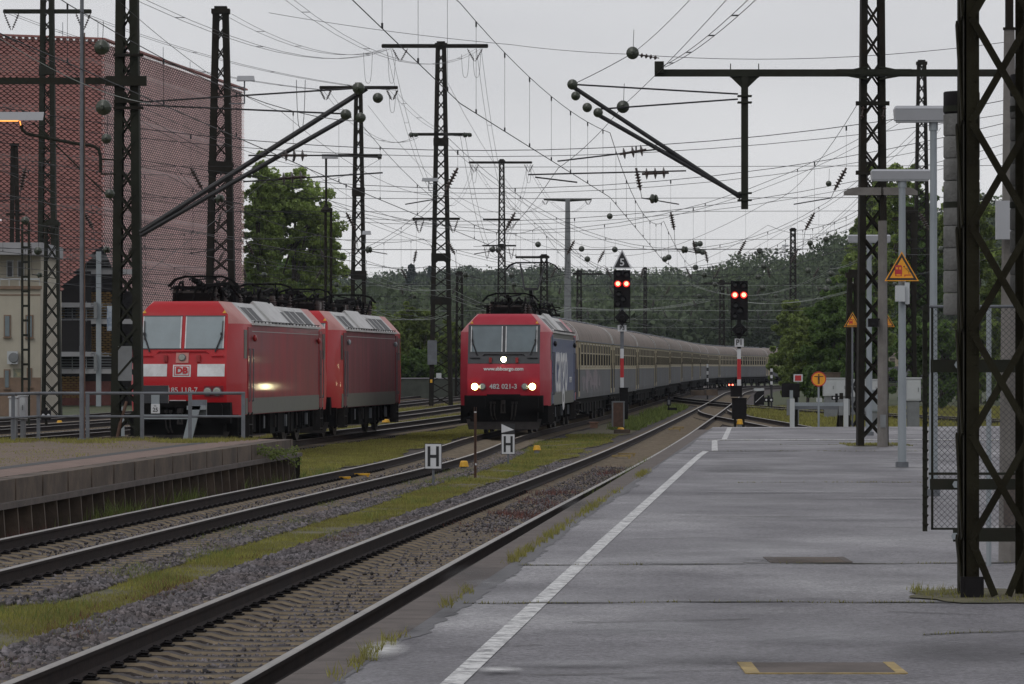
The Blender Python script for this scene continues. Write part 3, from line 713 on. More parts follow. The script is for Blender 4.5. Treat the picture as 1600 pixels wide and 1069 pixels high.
def disc_string(b, p, q, n, r, rod=.018):
    p = Vector(p); q = Vector(q); b.cyl(p, q, rod, n=6); L_ = (q - p).length; d = (q - p).normalized()
    for i in range(n):
        t = L_ * (.18 + .64 * i / max(1, n - 1)); c = p + d * t
        b.lathe(c - d * .03, c + d * .03, [(0, r * .35), (.02, r), (.035, r * .9), (.06, r * .3)], 10)
def end_ball(b, c, d, r):           # cap insulator seen almost end on
    c = Vector(c); d = Vector(d).normalized()
    b.lathe(c - d * r * 1.1, c + d * r, [(0, r * .22), (r * .25, r * .30), (r * .35, r * .55), (r * .55, r * .96), (r * .8, r), (r * 1.0, r * .93), (r * 1.15, r * .5), (r * 1.35, r * .9), (r * 1.7, r * .82), (r * 2.0, r * .3)], 14)
def v_string(t, x, y, z, wv=.5, hv=.9, mt='insulator_brown'):
    for sg in (-1, 1):
        b = MB(); disc_string(b, (x + sg * wv / 2, y, z), (x + sg * .03, y, z - hv), 6, .075, .022); b.build('insulator', M[mt], t, world=True)
def foundation(t, x, y, z, w_, d_):
    b = MB(); b.hexa([(x - w_ / 2 - .1, y - d_ / 2 - .1, z - .35), (x + w_ / 2 + .1, y - d_ / 2 - .1, z - .35), (x + w_ / 2 + .1, y + d_ / 2 + .1, z - .35), (x - w_ / 2 - .1, y + d_ / 2 + .1, z - .35),
                      (x - w_ / 2, y - d_ / 2, z + .12), (x + w_ / 2, y - d_ / 2, z + .12), (x + w_ / 2, y + d_ / 2, z + .12), (x - w_ / 2, y + d_ / 2, z + .12)])
    b.build('foundation', M['old_concrete'], t, world=True)
GM = 'lattice masts carrying the overhead lines'
def Zp(py, y): return HC - (py - HY) * y / F
def Xp(px, y): return (px - 800) * y / F
def t_mast(px, y, top, wb, wt, lw, panel, label, mt='mast', arms=(), plates=(), zb=None, depth=None, dz=1):
    x = Xp(px, y); zb = (G(y) - .25) if zb is None else zb
    t = thing('lattice_mast', label, 'mast', (x, y, zb), 0, GM); H = Zp(top, y)
    lattice(t, x, y, zb, H, wb, wt, depth or wb * .8, (depth or wb * .8) * (wt / wb), lw, panel, bar=max(.05, .0000 + y * .00021), mt=mt, plates=plates)
    cap(t, x, y, H, wt, wt * .8, mt)
    foundation(t, x, y, zb, wb + .3, wb + .2)
    for (ay, p0, p1, h_) in arms: crossarm(t, (Xp(p0, y), y, Zp(ay, y)), (Xp(p1, y), y, Zp(ay, y)), h_, mt=mt)
    return t
# big mast in the middle (tallest)
Y5 = 245.0
m5 = t_mast(689, Y5, 70, 1.42, .62, .26, .62, 'tallest lattice mast in the middle, with a wide T crossarm on top', arms=[(72, 597, 762, .22), (210, 640, 732, .16), (342, 645, 718, .14)], plates=(Zp(222, Y5), Zp(402, Y5), Zp(470, Y5)))
for px in (625, 742): v_string(m5, Xp(px, Y5), Y5, Zp(76, Y5), .9, .75)
for px in (655, 708): v_string(m5, Xp(px, Y5), Y5, Zp(344, Y5), .55, .75)
for px in (643, 727):
    b = MB(); end_ball(b, W(px, 211, Y5 - .2), (1, .3, 0), .16); end_ball(b, W(px + 7, 211, Y5 - .2), (1, .3, 0), .14); b.build('insulator', M['insulator'], m5, world=True)
b = MB(); b.box(Xp(671, Y5) - .1, Xp(683, Y5), Y5 - .75, Y5 - .45, Zp(570, Y5), Zp(532, Y5)); b.build('weight_stack', M['zinc_dark'], m5, world=True)
b = MB(); b.box(Xp(682, Y5), Xp(690, Y5), Y5 - .80, Y5 - .77, Zp(591, Y5), Zp(583, Y5)); b.build('number_plate', M['cab_white'], m5, world=True)
b = MB(); b.box(Xp(673, Y5) - .02, Xp(676, Y5), Y5 - .80, Y5 - .74, Zp(598, Y5), Zp(593, Y5)); b.build('marker_box', M['safety_yellow'], m5, world=True)
Y4 = 215.0
m4 = t_mast(560, Y4, 135, 1.0, .42, .2, .55, 'lattice mast with two crossarms, rising behind the second red locomotive', arms=[(137, 500, 621, .16), (243, 512, 596, .14)], plates=(Zp(300, Y4), Zp(430, Y4)))
for px in (509, 613): v_string(m4, Xp(px, Y4), Y4, Zp(140, Y4), .6, .55)
b = MB(); end_ball(b, W(593, 246, Y4 - .2), (1, .2, 0), .12); b.build('insulator', M['insulator'], m4, world=True)
Y3 = 160.0
m3 = t_mast(345, Y3, 18, 1.36, .60, .24, .66, 'thick lattice mast with dark capped head, behind the front red locomotive', arms=[], plates=(Zp(262, Y3),))
Y1 = 205.0
m1 = t_mast(74, Y1, -60, 1.05, .62, .24, .6, 'tall green lattice mast before the red facade, its crossarm near the photo top', 'mast_green', arms=[(18, 6, 142, .2)], plates=(Zp(110, Y1),))
for px in (18, 130): v_string(m1, Xp(px, Y1), Y1, Zp(20, Y1), .75, .85)
Y1b = 190.0
m1b = t_mast(81, Y1b, 350, .9, .62, .12, .8, 'second green lattice mast close behind the railing at left', 'mast_green')
# ladder type thin mast
Yl = 165.0
t = thing('ladder_mast', 'thin green ladder mast in front of the cream house', 'mast', (Xp(40, Yl), Yl, G(Yl) - .25))
for dx in (-5.2, 5.2): b = MB(); b.cbox((Xp(40 + dx, Yl), Yl, (Zp(350, Yl) + G(Yl) - .25) / 2), .09, .09, Zp(350, Yl) - G(Yl) + .25); b.build('leg', M['mast_green'], t, world=True)
for i in range(14): b = MB(); b.cbox((Xp(40, Yl), Yl, G(Yl) + i * .58), .28, .05, .09); b.build('rung', M['mast_green'], t, world=True)
# leaning twin pole in front of the garage
Yk = 200.0
t = thing('twin_pole', 'dark twin pole with a flat head before the red facade, far left', 'mast', (Xp(22, Yk), Yk, G(Yk)))
b = MB(); b.beam((Xp(16, Yk), Yk, G(Yk)), (Xp(20, Yk), Yk, Zp(228, Yk)), .17, .2); b.build('pole', M['mast'], t, world=True)
b = MB(); b.beam((Xp(33, Yk), Yk, G(Yk)), (Xp(25, Yk), Yk, Zp(228, Yk)), .17, .2); b.build('pole', M['mast'], t, world=True)
b = MB(); b.cbox((Xp(22.5, Yk), Yk, Zp(226, Yk)), .45, .3, .12); b.cbox((Xp(24, Yk), Yk, Zp(335, Yk)), .9, .1, .12); b.build('pole_head', M['mast'], t, world=True)
Y6 = 372.0
m6 = t_mast(784, Y6, 252, 1.0, .5, .16, .62, 'narrow lattice mast right of the tallest one, with two crossarms', arms=[(254, 733, 831, .2), (343, 755, 812, .16), (384, 754, 806, .14)], plates=(Zp(385, Y6),))
for px in (741, 826, 800): v_string(m6, Xp(px, Y6), Y6, Zp(257 if px != 800 else 346, Y6), .8, .7)
for px in (761, 799): v_string(m6, Xp(px, Y6), Y6, Zp(386, Y6), .5, 1.1)
# solid grey mast
Y7 = 450.0
t = thing('grey_mast', 'solid grey tapering mast with a wing shaped crossarm, above the second locomotive roof', 'mast', (Xp(887, Y7), Y7, 0), 0, GM)
x7 = Xp(887, Y7)
b = MB(); b.hexa([(x7 - .48, Y7 - .4, -.2), (x7 + .48, Y7 - .4, -.2), (x7 + .48, Y7 + .4, -.2), (x7 - .48, Y7 + .4, -.2), (x7 - .25, Y7 - .25, Zp(311, Y7)), (x7 + .25, Y7 - .25, Zp(311, Y7)), (x7 + .25, Y7 + .25, Zp(311, Y7)), (x7 - .25, Y7 + .25, Zp(311, Y7))]); b.build('shaft', M['cab_grey'], t, world=True)
b = MB()
for sg in (-1, 1): b.hexa([(x7, Y7 - .2, Zp(315.5, Y7)), (x7 + sg * 2.6, Y7 - .2, Zp(313, Y7)), (x7 + sg * 2.6, Y7 + .2, Zp(313, Y7)), (x7, Y7 + .2, Zp(315.5, Y7)), (x7, Y7 - .2, Zp(311, Y7)), (x7 + sg * 2.6, Y7 - .2, Zp(311, Y7)), (x7 + sg * 2.6, Y7 + .2, Zp(311, Y7)), (x7, Y7 + .2, Zp(311, Y7))])
b.build('crossarm', M['mast_green'], t, world=True)
for px in (852, 919): v_string(t, Xp(px, Y7), Y7, Zp(313, Y7), .7, .5)
# further lattice masts
def small_mast(px, y, top, label, wb=.8, wt=.4, arms=()):
    return t_mast(px, y, top, wb, wt, .17, .6, label, arms=arms)
small_mast(1440, 242, 99, 'lattice mast with a boxy head rising between the lamp posts at right', 1.2, .52)
small_mast(1359, 365, 256, 'dark lattice mast half hidden behind the platform mast and cobra lamps', 1.2, .7, arms=[(262, 1352, 1366, .3)])
small_mast(1239, 430, 359, 'short topped lattice mast against the wooded hill right of the red signals', .9, .6)
small_mast(850, 330, 401, 'lattice mast behind the raised pantograph', .9, .6, arms=[(402, 806, 858, .18)])
small_mast(718, 300, 428, 'dark lattice mast between the tallest mast and the lit locomotive', .7, .5)
small_mast(1128, 420, 440, 'far lattice mast just left of the right red signal', .8, .5, arms=[(443, 1100, 1142, .2)])
small_mast(905, 400, 425, 'far lattice mast left of the left red signal', .7, .5, arms=[(428, 895, 940, .15)])
small_mast(1008, 480, 420, 'slim far mast right of the numbered triangle', .5, .4)
small_mast(1333, 141, 430, 'green lattice mast holding a small warning triangle, left of the platform mast', .55, .4)
small_mast(1420, 180, 330, 'dark lattice mast seen between the two nearest lamp posts', .7, .5, arms=[(342, 1395, 1450, .16)])

# near platform lattice masts
def platform_mast(px, py, pxw, label, lw, panel, mt='mast', toppy=-80, wt=None):
    y = F * (HC - PZ) / (py - HY); x = Xp(px, y); w_ = pxw * y / F
    t = thing('lattice_mast', label, 'mast', (x, y, PZ), 0, GM)
    lattice(t, x, y, PZ, Zp(toppy, y), w_, wt or w_ * .94, w_ * .8, w_ * .75, lw, panel, bar=.045, mt=mt)
    return t, x, y
m9, x9, y9 = platform_mast(1363, 697, 48, 'platform lattice mast carrying the long horizontal beam at right', .135, .56, wt=.48)
for z in (Zp(163, y9), Zp(271, y9)): b = MB(); b.cbox((x9 - .02, y9 - .3, z), .72, .06, .09); b.build('bracket', M['mast'], m9, world=True)
for px in (1352, 1385): b = MB(); disc_string(b, W(px - 3, 166, y9 - .3), W(px - 6, 186, y9 - .3), 2, .05); b.build('insulator', M['insulator_brown'], m9, world=True)
b = MB(); b.cbox((x9, y9, PZ), .85, .8, .02); b.build('plinth', M['earth'], m9, world=True)
# long beam with its drop post: a part of that mast
b = MB(); zb = Zp(116, y9)
b.box(Xp(1022, y9), 14.5, y9 - .42, y9 - .30, zb - .075, zb + .075)
for sg in (-1, 1):
    b.beam((x9 + sg * .12, y9 - .36, zb + .13), (x9 + sg * .75, y9 - .36, zb), .10, .04); b.beam((x9 + sg * .12, y9 - .36, zb - .13), (x9 + sg * .75, y9 - .36, zb - .02), .10, .04)
b.cbox((x9, y9 - .36, zb + .02), 1.6, .16, .12); b.box(Xp(1022, y9), Xp(1036, y9), y9 - .5, y9 - .25, zb, zb + .24)
b.build('beam', M['mast_green'], m9, world=True)
xd = Xp(1162, y9); b = MB(); b.box(xd - .072, xd + .072, y9 - .44, y9 - .29, Zp(328, y9), zb - .08)
b.prism([(xd - .31, zb - .08), (xd + .31, zb - .08), (xd + .072, zb - .31), (xd - .072, zb - .31)], 'y', y9 - .38, y9 - .35)
for sg in (-1, 1): b.cyl((xd + sg * .3, y9 - .36, zb - .1), (xd + sg * .3, y9 - .36, zb + .2), .012, n=6)
for pz in (152, 162, 303, 314): b.cbox((xd, y9 - .46, Zp(pz, y9)), .30, .05, .035); b.cbox((xd, y9 - .27, Zp(pz, y9)), .30, .05, .035)
b.build('drop_post', M['mast_green'], m9, world=True)

m2t = thing('lattice_mast', 'lattice mast at the end of the brick platform, just left of the front red locomotive', 'mast', (Xp(199, 87), 87, .57), 0, GM)
y2 = 87.0; x2 = Xp(199, y2)
lattice(m2t, x2, y2, .57, Zp(-70, y2), .66, .44, .5, .42, .175, .50, bar=.042, mt='mast_green')
b = MB(); b.cbox((x2, y2, .59), 1.0, .8, .06); b.build('foundation', M['old_concrete'], m2t, world=True)
b = MB(); b.box(x2 - .17, x2 + .12, y2 - .265, y2 - .255, Zp(595, y2), Zp(541, y2)); b.build('plate', M['cab_grey'], m2t, world=True)
b = MB(); b.tube([(x2 - .19, y2 - .3, .57), (x2 - .12, y2 - .3, .9), (x2 - .05, y2 - .27, 1.15), (x2 + .0, y2 - .2, 1.35)], .035, 8); b.build('cable_duct', M['rust_box'], m2t, world=True)
b = MB(); b.box(-13.5, Xp(228, y2), y2 - .33, y2 - .23, Zp(133, y2), Zp(123, y2)); b.cbox((x2, y2 - .28, Zp(128, y2)), .85, .14, .2); b.build('beam', M['mast_green'], m2t, world=True)
for pz in (88, 160, 170): b = MB(); b.cbox((x2 + .05, y2 - .3, Zp(pz, y2)), .62, .06, .06); b.build('bracket', M['mast'], m2t, world=True)

# cantilevers (swivel on their mast)
def cantilever(label, y, tubes, ties, ends, steady, hinge):
    t = thing('cantilever', label, 'cantilever', hinge)
    for (a, c, r) in tubes: b = MB(); b.cyl(W(*a, y), W(*c, y), r, n=8); b.build('tube', M['galv_tube'], t, world=True)
    for (a, c) in ties: b = MB(); b.cyl(W(*a, y), W(*c, y), .02, n=6); b.build('tie_rod', M['galv_tube'], t, world=True)
    for (px, py, r) in ends: b = MB(); end_ball(b, W(px, py, y - .12), (.25, 1, .1), r); b.build('insulator', M['insulator'], t, world=True)
    for (a, c, n, ia, ic) in steady:
        b = MB(); b.cyl(W(*a, y - .1), W(*c, y - .1), .018, n=6); b.build('steady_arm', M['galv_tube'], t, world=True)
        if n: b = MB(); disc_string(b, W(*ia, y - .1), W(*ic, y - .1), n, .13, .03); b.build('insulator', M['insulator_brown'], t, world=True)
    return t
cantilever('slanting twin tube cantilever hanging from the long beam at right, pointing up left', y9 - .36,
           [((1158, 309), (897, 137), .047), ((1158, 307), (932, 178), .047)], [((1153, 147), (895, 132)), ((1153, 155), (932, 171))],
           [(895, 132, .115), (900, 150, .10), (918, 168, .105), (935, 176, .105)],
           [((871, 252), (1030, 233), 3, (968, 241), (1010, 234)), ((825, 273), (1072, 267), 3, (1003, 272), (1045, 270)), ((836, 277), (902, 285), 0, 0, 0)], W(1160, 305, y9))
cantilever('slanting twin tube cantilever on the mast at the brick platform, pointing up right', y2 - .3,
           [((219, 363), (573, 138), .055), ((219, 368), (548, 180), .05)], [((216, 160), (556, 138)), ((216, 164), (540, 178))],
           [(561, 138, .13), (541, 179, .115), (564, 184, .11), (591, 153, .11)],
           [((388, 243), (513, 243), 3, (440, 243), (480, 243)), ((380, 284), (598, 270), 3, (436, 279), (478, 276)), ((512, 243), (596, 246), 0, 0, 0)], W(222, 358, y2))

# ============================================================ locomotives
LL = 18.9
SL = [(.93, 1.47, 1.20, .80, .62), (1.25, 1.49, 1.20, .68, .70), (1.85, 1.49, 1.20, .56, .75), (2.35, 1.49, 1.19, .66, .80), (3.38, 1.49, 1.19, .95, .62),
      (3.62, 1.27, 1.17, 1.02, .42), (3.84, 1.06, 1.0, 1.12, .30), (3.98, .93, .86, 1.30, .18)]
def fy(z):
    return float(np.interp(z, [s[0] for s in SL], [s[3] for s in SL]))
def body_mb(y0, y1, front, rear):
    """slice of the hull between y0 and y1 (front: faceted cab, rear: mirrored cab)"""
    b = MB(); rings = []
    for z, w_, a, f, c in SL:
        r = []
        if front: r += [(-w_, f + c, z), (-a, f, z), (a, f, z), (w_, f + c, z)]
        else: r += [(-w_, y0, z), (w_, y0, z)]
        if rear: r += [(w_, LL - f - c, z), (a, LL - f, z), (-a, LL - f, z), (-w_, LL - f - c, z)]
        else: r += [(w_, y1, z), (-w_, y1, z)]
        rings.append(r)
    n = len(rings[0])
    for r in rings: b.v += r
    for j in range(len(rings) - 1):
        for i in range(n):
            k = (i + 1) % n; a_, c_ = rings[j][i], rings[j][k]
            b.f.append((j * n + i, j * n + k, (j + 1) * n + k, (j + 1) * n + i))
            top = j >= 4
            side = abs(a_[0]) == abs(c_[0]) and a_[0] == c_[0]
            b.m.append(1 if (top and abs(a_[0] + c_[0]) > 1.9) else 0)
    b.f.append(tuple(range(n))[::-1]); b.m.append(0); b.f.append(tuple((len(rings) - 1) * n + i for i in range(n))); b.m.append(0)
    return b
def fplate(x0, x1, z0, z1, off_=.012, nz=3, b=None):
    b = b or MB(); zs = sorted(set([z0, z1] + [s[0] for s in SL if z0 < s[0] < z1]))
    for za, zc in zip(zs[:-1], zs[1:]):
        ya, yc = fy(za), fy(zc)
        b.hexa([(x0, ya - off_, za), (x1, ya - off_, za), (x1, ya + .02, za), (x0, ya + .02, za), (x0, yc - off_, zc), (x1, yc - off_, zc), (x1, yc + .02, zc), (x0, yc + .02, zc)])
    return b
def splate(y0, y1, z0, z1, off_=.006, sd=1, b=None):
    b = b or MB(); x0, x1 = sorted((sd * 1.48, sd * (1.49 + off_))); b.box(x0, x1, y0, y1, z0, z1); return b
def slope(y0, y1, t0, t1, off_, sd=1, b=None):
    b = b or MB(); A = (1.49, 3.38); B = (.93, 3.98); nx, nz = .731, .682
    def P(t, o_): return (sd * (A[0] + (B[0] - A[0]) * t + nx * o_), A[1] + (B[1] - A[1]) * t + nz * o_)
    q = [P(t0, off_), P(t0, -.05), P(t1, -.05), P(t1, off_)]
    b.prism([(x, z) for x, z in q], 'y', y0, y1); return b
def wheel_mb(r=.61, n=24):
    b = MB(); b.lathe((0, 0, 0), (.2, 0, 0), [(-.03, r * .25), (-.02, r * .8), (-.03, r * .82), (-.03, r * .97), (.06, r), (.1, r), (.1, r * .85), (.07, r * .8), (.08, r * .3), (.12, r * .2)], n); return b
def bogie(root, yc, wb=2.6, wr=.61, mu='under', mid='under_mid'):
    t = MB()
    for sd in (-1, 1):
        t.box(min(sd * .98, sd * 1.14), max(sd * .98, sd * 1.14), yc - wb / 2 - .75, yc + wb / 2 + .75, .62, .84)
        for dy in (-wb / 2, wb / 2):
            t.box(min(sd * .9, sd * 1.2), max(sd * .9, sd * 1.2), yc + dy - .22, yc + dy + .22, .42, .78); t.cyl((sd * 1.12, yc + dy - .45, .45), (sd * 1.12, yc + dy - .45, .9), .11, n=8); t.cyl((sd * 1.12, yc + dy + .45, .45), (sd * 1.12, yc + dy + .45, .9), .11, n=8)
        t.box(min(sd * .95, sd * 1.2), max(sd * .95, sd * 1.2), yc - .4, yc + .4, .38, .95)
        t.beam((sd * 1.1, yc - .9, .3), (sd * 1.1, yc + .9, .55), .06); t.cyl((sd * 1.2, yc - .6, .85), (sd * 1.2, yc - .2, .5), .05, n=6)
    t.box(-.9, .9, yc - wb / 2, yc + wb / 2, .5, .8)
    o = t.build('bogie', M[mu], root)
    for dy in (-wb / 2, wb / 2):
        for sd in (-1, 1):
            wb_ = wheel_mb(wr); w_ = wb_.build('wheel', M['wheel'], o, smooth=True); w_.location = (sd * .70, yc + dy, wr); w_.rotation_euler = (0, 0, 0 if sd > 0 else math.pi)
    return o
def pantograph_folded(root, yc, dirn=1, name='folded_pantograph'):
    b = MB(); z = 4.38
    for sx in (-.55, .55):
        b.beam((sx, yc - .9, z), (sx, yc + .9, z), .06)
    b.beam((-.55, yc - .9, z), (.55, yc - .9, z), .06); b.beam((-.55, yc + .9, z), (.55, yc + .9, z), .06)
    b.beam((0, yc + .8 * dirn, z + .05), (0, yc - 1.0 * dirn, z + .20), .11); b.beam((-.1, yc - 1.0 * dirn, z + .2), (-.35, yc + .6 * dirn, z + .28), .04); b.beam((.1, yc - 1.0 * dirn, z + .2), (.35, yc + .6 * dirn, z + .28), .04)
    for dy in (.5, .75):
        b.tube([(-.95, yc + dy * dirn, z + .05), (-.78, yc + dy * dirn, z + .24), (-.5, yc + dy * dirn, z + .32), (.5, yc + dy * dirn, z + .32), (.78, yc + dy * dirn, z + .24), (.95, yc + dy * dirn, z + .05)], .03, 6)
    o = b.build(name, M['under'], root)
    for sx in (-.55, .55):
        for dy in (-.8, .8):
            c = MB(); disc_string(c, (sx, yc + dy, 3.98), (sx, yc + dy, z), 4, .095, .05); c.build('insulator', M['insulator_brown'], o)
    return o
def roof_gear(root, seed):
    rr = random.Random(seed)
    for y in (2.6, 3.3, 6.6, 8.9, 9.8, 12.2):
        b = MB()
        for k in range(3):
            x = rr.uniform(-.65, .65); b.cyl((x, y + k * .2, 3.98), (x, y + k * .2, 4.15 + rr.uniform(0, .18)), .10, .08, 10); b.lathe((x, y + k * .2, 4.0), (x, y + k * .2, 4.4), [(0, .12), (.03, .13), (.05, .07), (.08, .13), (.1, .07), (.13, .13), (.15, .07), (.2, .11), (.22, .05), (.3, .05)], 10)
        b.box(rr.uniform(-.6, -.2), rr.uniform(.1, .6), y, y + .5, 4.05, 4.28); b.build('roof_insulator', M['insulator_brown'], root)
    b = MB()
    for k in range(9):
        x = rr.uniform(-.7, .7); x2_ = max(-.75, min(.75, x + rr.uniform(-.6, .6))); ya = 1.9 + k * 1.75
        b.tube([(x, ya, 4.15 + rr.uniform(0, .1)), ((x + x2_) / 2, ya + .9, 4.42 + rr.uniform(0, .14)), (x2_, ya + 1.9, 4.15)], .03, 6)
        b.beam((x2_, ya, 4.1), (x, ya + 1.4, 4.3), .045)
    b.beam((-.5, 1.9, 4.35), (-.5, 16, 4.35), .04); b.beam((.45, 2.0, 4.3), (.45, 16.4, 4.3), .04)
    b.box(-.4, .3, 7.2, 8.6, 3.98, 4.3); b.box(-.3, .6, 10.2, 11.4, 3.98, 4.25)
    for ya in (2.3, 4.4, 6.2, 9.4, 12.4, 14.2): b.box(-.55, .55, ya, ya + .5, 3.98, 4.22)
    for k in range(60):
        ya = rr.uniform(1.9, 16.6); x = rr.uniform(-.75, .75); z = rr.uniform(4.05, 4.5)
        b.beam((x, ya, z), (x + rr.uniform(-.5, .5), ya + rr.uniform(.4, 1.6), z + rr.uniform(-.12, .12)), rr.choice((.03, .05, .08)))
        if k % 3 == 0: b.cyl((x, ya, 3.98), (x, ya, z), .05, n=8)
    for ya in (2.2, 5.3, 12.6, 15.6):
        for x in (-.5, 0, .5): b.tube([(x, ya, 4.0), (x + .1, ya + .4, 4.5), (x + .05, ya + 1.1, 4.55), (x - .05, ya + 1.6, 4.05)], .035, 6)
    b.build('roof_cables', M['under'], root)
def loco(root, P):
    """local frame: x right, y away from the front buffers, z up from rail top"""
    mf, mp, ms = M[P['front']], M[P['pale']], M[P['side']]
    def pc(n, b, m, par=root, sm=False): return b.build(n, M[m] if isinstance(m, str) else m, par, smooth=sm)
    cb = body_mb(None, 3.05, True, False).build('front_cab', [mf, mp], root, smooth=True)
    cb['label'] = P['cablabel']
    body_mb(3.05, LL - 3.05, False, False).build('body', [ms, M['roof_white']], root)
    body_mb(LL - 3.05, None, False, True).build('rear_cab', [mf, mp], root)
    # doors and side details on the visible side
    for yd in (2.35, LL - 3.0):
        d = pc('cab_door', splate(yd, yd + .62, .98, 3.3, .02), P['doorm']); h = MB(); h.cyl((1.545, yd + .08, 1.3), (1.545, yd + .08, 2.7), .016, n=6)
        for z in (1.3, 2.0, 2.7): h.beam((1.50, yd + .08, z), (1.55, yd + .08, z), .03)
        pc('handrail', h, 'zinc_dark', d)
        h = MB(); h.cyl((1.545, yd + .66, 1.3), (1.545, yd + .66, 2.7), .016, n=6); h.beam((1.50, yd + .66, 1.3), (1.55, yd + .66, 1.3), .03); h.beam((1.50, yd + .66, 2.7), (1.55, yd + .66, 2.7), .03); pc('handrail', h, 'zinc_dark', d)
        s_ = MB(); s_.box(1.3, 1.53, yd + .05, yd + .6, .35, .38); s_.box(1.3, 1.53, yd + .05, yd + .6, .65, .68); s_.box(1.3, 1.53, yd + .02, yd + .05, .3, 1.0); s_.box(1.3, 1.53, yd + .6, yd + .63, .3, 1.0); pc('step', s_, 'under_mid', d)
    for yw in (1.72, LL - 2.25): pc('side_window', splate(yw, yw + .5, 2.45, 3.22, .012), 'black_gloss')
    pc('lower_band', splate(1.95, LL - 2.1, .95, 1.38, .008), 'skirt_grey')
    b = splate(3.1, LL - 3.1, 3.18, 3.2, .012); pc('gutter_line', b, 'grey_line' if P['kind'] != 'r' else 'red_pale')
    b = MB(); b.box(1.45, 1.56, 3.05, LL - 3.05, 3.36, 3.42); pc('cant_rail', b, 'roof_white')
    # sloping roof side: grilles and lids
    for sd in (1, -1):
        for (ya, yb) in ((3.5, 5.6), (11.4, 13.6)):
            o_ = pc('roof_grille', slope(ya, yb, .16, .78, .012, sd), 'grille')
            g = MB()
            for k in range(3): slope(ya + (yb - ya) * k / 2 - .03, ya + (yb - ya) * k / 2 + .03, .14, .80, .02, sd, g)
            slope(ya, yb, .11, .17, .02, sd, g); slope(ya, yb, .77, .83, .02, sd, g); pc('grille_frame', g, 'roof_white', o_)
        pc('roof_lid', slope(6.7, 10.1, .06, 1.08, .06, sd), 'roof_white')
        pc('roof_grille', slope(10.4, 11.1, .1, .7, .014, sd), 'grille'); pc('roof_grille', slope(14.0, 15.3, .16, .78, .014, sd), 'grille')
    b = MB()
    for k in range(20): b.cyl((1.53, 3.3 + k * .64, 3.42), (1.53, 3.3 + k * .64, 3.47), .016, n=6)
    b.cyl((1.53, 3.2, 3.47), (1.53, 15.7, 3.47), .012, n=5); pc('roof_rail', b, 'under_mid')
    for yd in (3.15, LL - 3.5): b = MB(); b.lathe((1.5, yd, 3.0), (1.62, yd, 3.0), [(0, .03), (.03, .09), (.08, .10), (.12, .05)], 10); pc('mirror', b, P['mirror'])
    # front face
    if P['kind'] == 's': pc('window_surround', fplate(-1.19, 1.19, 2.33, 3.62, .010), 'black_band')
    for sx, (xa, xb) in ((-1, (-1.10, -.05)), (1, (.05, 1.10))):
        w_ = pc('windscreen', fplate(xa, xb, 2.72, 3.57, .016), P['glass'])
        fr = MB()
        if sx < 0: fplate(xa, xa + .025, 2.72, 3.57, .026, b=fr); fplate(xb - .03, xb, 2.72, 3.57, .026, b=fr)
        else: fplate(xa, xa + .03, 2.72, 3.57, .026, b=fr); fplate(xb - .03, xb, 2.72, 3.57, .026, b=fr)
        pc('frame_strip', fr, 'white_paint', w_)
        fr = MB(); fplate(xa - .02, xb + .02, 2.695, 2.72, .024, b=fr); fplate(xa - .02, xb + .02, 3.57, 3.595, .024, b=fr); pc('rubber_seal', fr, 'black_gloss', w_)
        wp = MB(); x_ = xb - .06 if sx > 0 else xa + .06
        wp.beam((x_ - .16 * sx, fy(2.62) - .05, 2.62), (x_, fy(3.05) - .06, 3.05), .03); wp.beam((x_, fy(2.95) - .06, 2.95), (x_ + .02 * sx, fy(3.45) - .05, 3.45), .028); wp.beam((x_, fy(2.99) - .05, 3.06), (x_, fy(2.99) - .05, 3.14), .06)
        pc('wiper', wp, 'black_gloss')
    b = MB(); b.cyl((-.62, fy(2.64) - .05, 2.64), (.62, fy(2.64) - .05, 2.64), .02, n=6)
    for x_ in (-.62, .62): b.beam((x_, fy(2.64) - .05, 2.64), (x_ + math.copysign(.08, x_), fy(2.6), 2.58), .03)
    pc('grab_rail', b, P['railm'])
    for x_ in (-.95, .95): b = MB(); b.cyl((x_ - .17, fy(2.5) - .05, 2.52), (x_ + .17, fy(2.5) - .05, 2.52), .018, n=6); pc('grab_rail', b, P['railm'])
    for x_ in (-.44, .44): b = MB(); b.box(x_ - .045, x_ + .045, fy(2.42) - .09, fy(2.42) + .02, 2.36, 2.53); pc('marker_bracket', b, 'red_lens')
    tb = pc('top_lamp_box', fplate(-.17, .17, 2.33, 2.60, .02), P['topbox'])
    def lamp(name, x, z, r, lit, par=root):
        yy = fy(z); b = MB(); b.lathe((x, yy - .07, z), (x, yy + .05, z), [(0, r * 1.1), (.03, r * 1.2), (.1, r * 1.2)], 16); o_ = pc(name, b, 'head_ring' if lit == 2 else ('lens_off' if lit == 1 else P['ringm']), par)
        b = MB(); b.lathe((x, yy - .095, z), (x, yy - .05, z), [(0, r * .75), (.02, r), (.04, r)], 16); pc('lens', b, 'head_lamp' if lit else 'lens_off', o_)
    lamp('top_lamp', 0, 2.47, .085, 1 if P['kind'] == 's' else 0, tb)
    for sx in (-1, 1):
        lamp('headlight', sx * .95, 1.57, .10, 2 if P['kind'] == 's' else 0); lamp('tail_light', sx * .70, 1.57, .095, 0)
    for x_ in (-1.08, 1.08):
        b = MB(); z0_ = 3.66; b.hexa([(x_ - .05, fy(z0_) - .02, z0_), (x_ + .05, fy(z0_) - .02, z0_), (x_ + .05, fy(z0_), z0_), (x_ - .05, fy(z0_), z0_), (x_ - .003, fy(z0_ + .08) - .02, z0_ + .08), (x_ + .003, fy(z0_ + .08) - .02, z0_ + .08), (x_ + .003, fy(z0_ + .08), z0_ + .08), (x_ - .003, fy(z0_ + .08), z0_ + .08)]); pc('warning_triangle', b, 'safety_yellow')
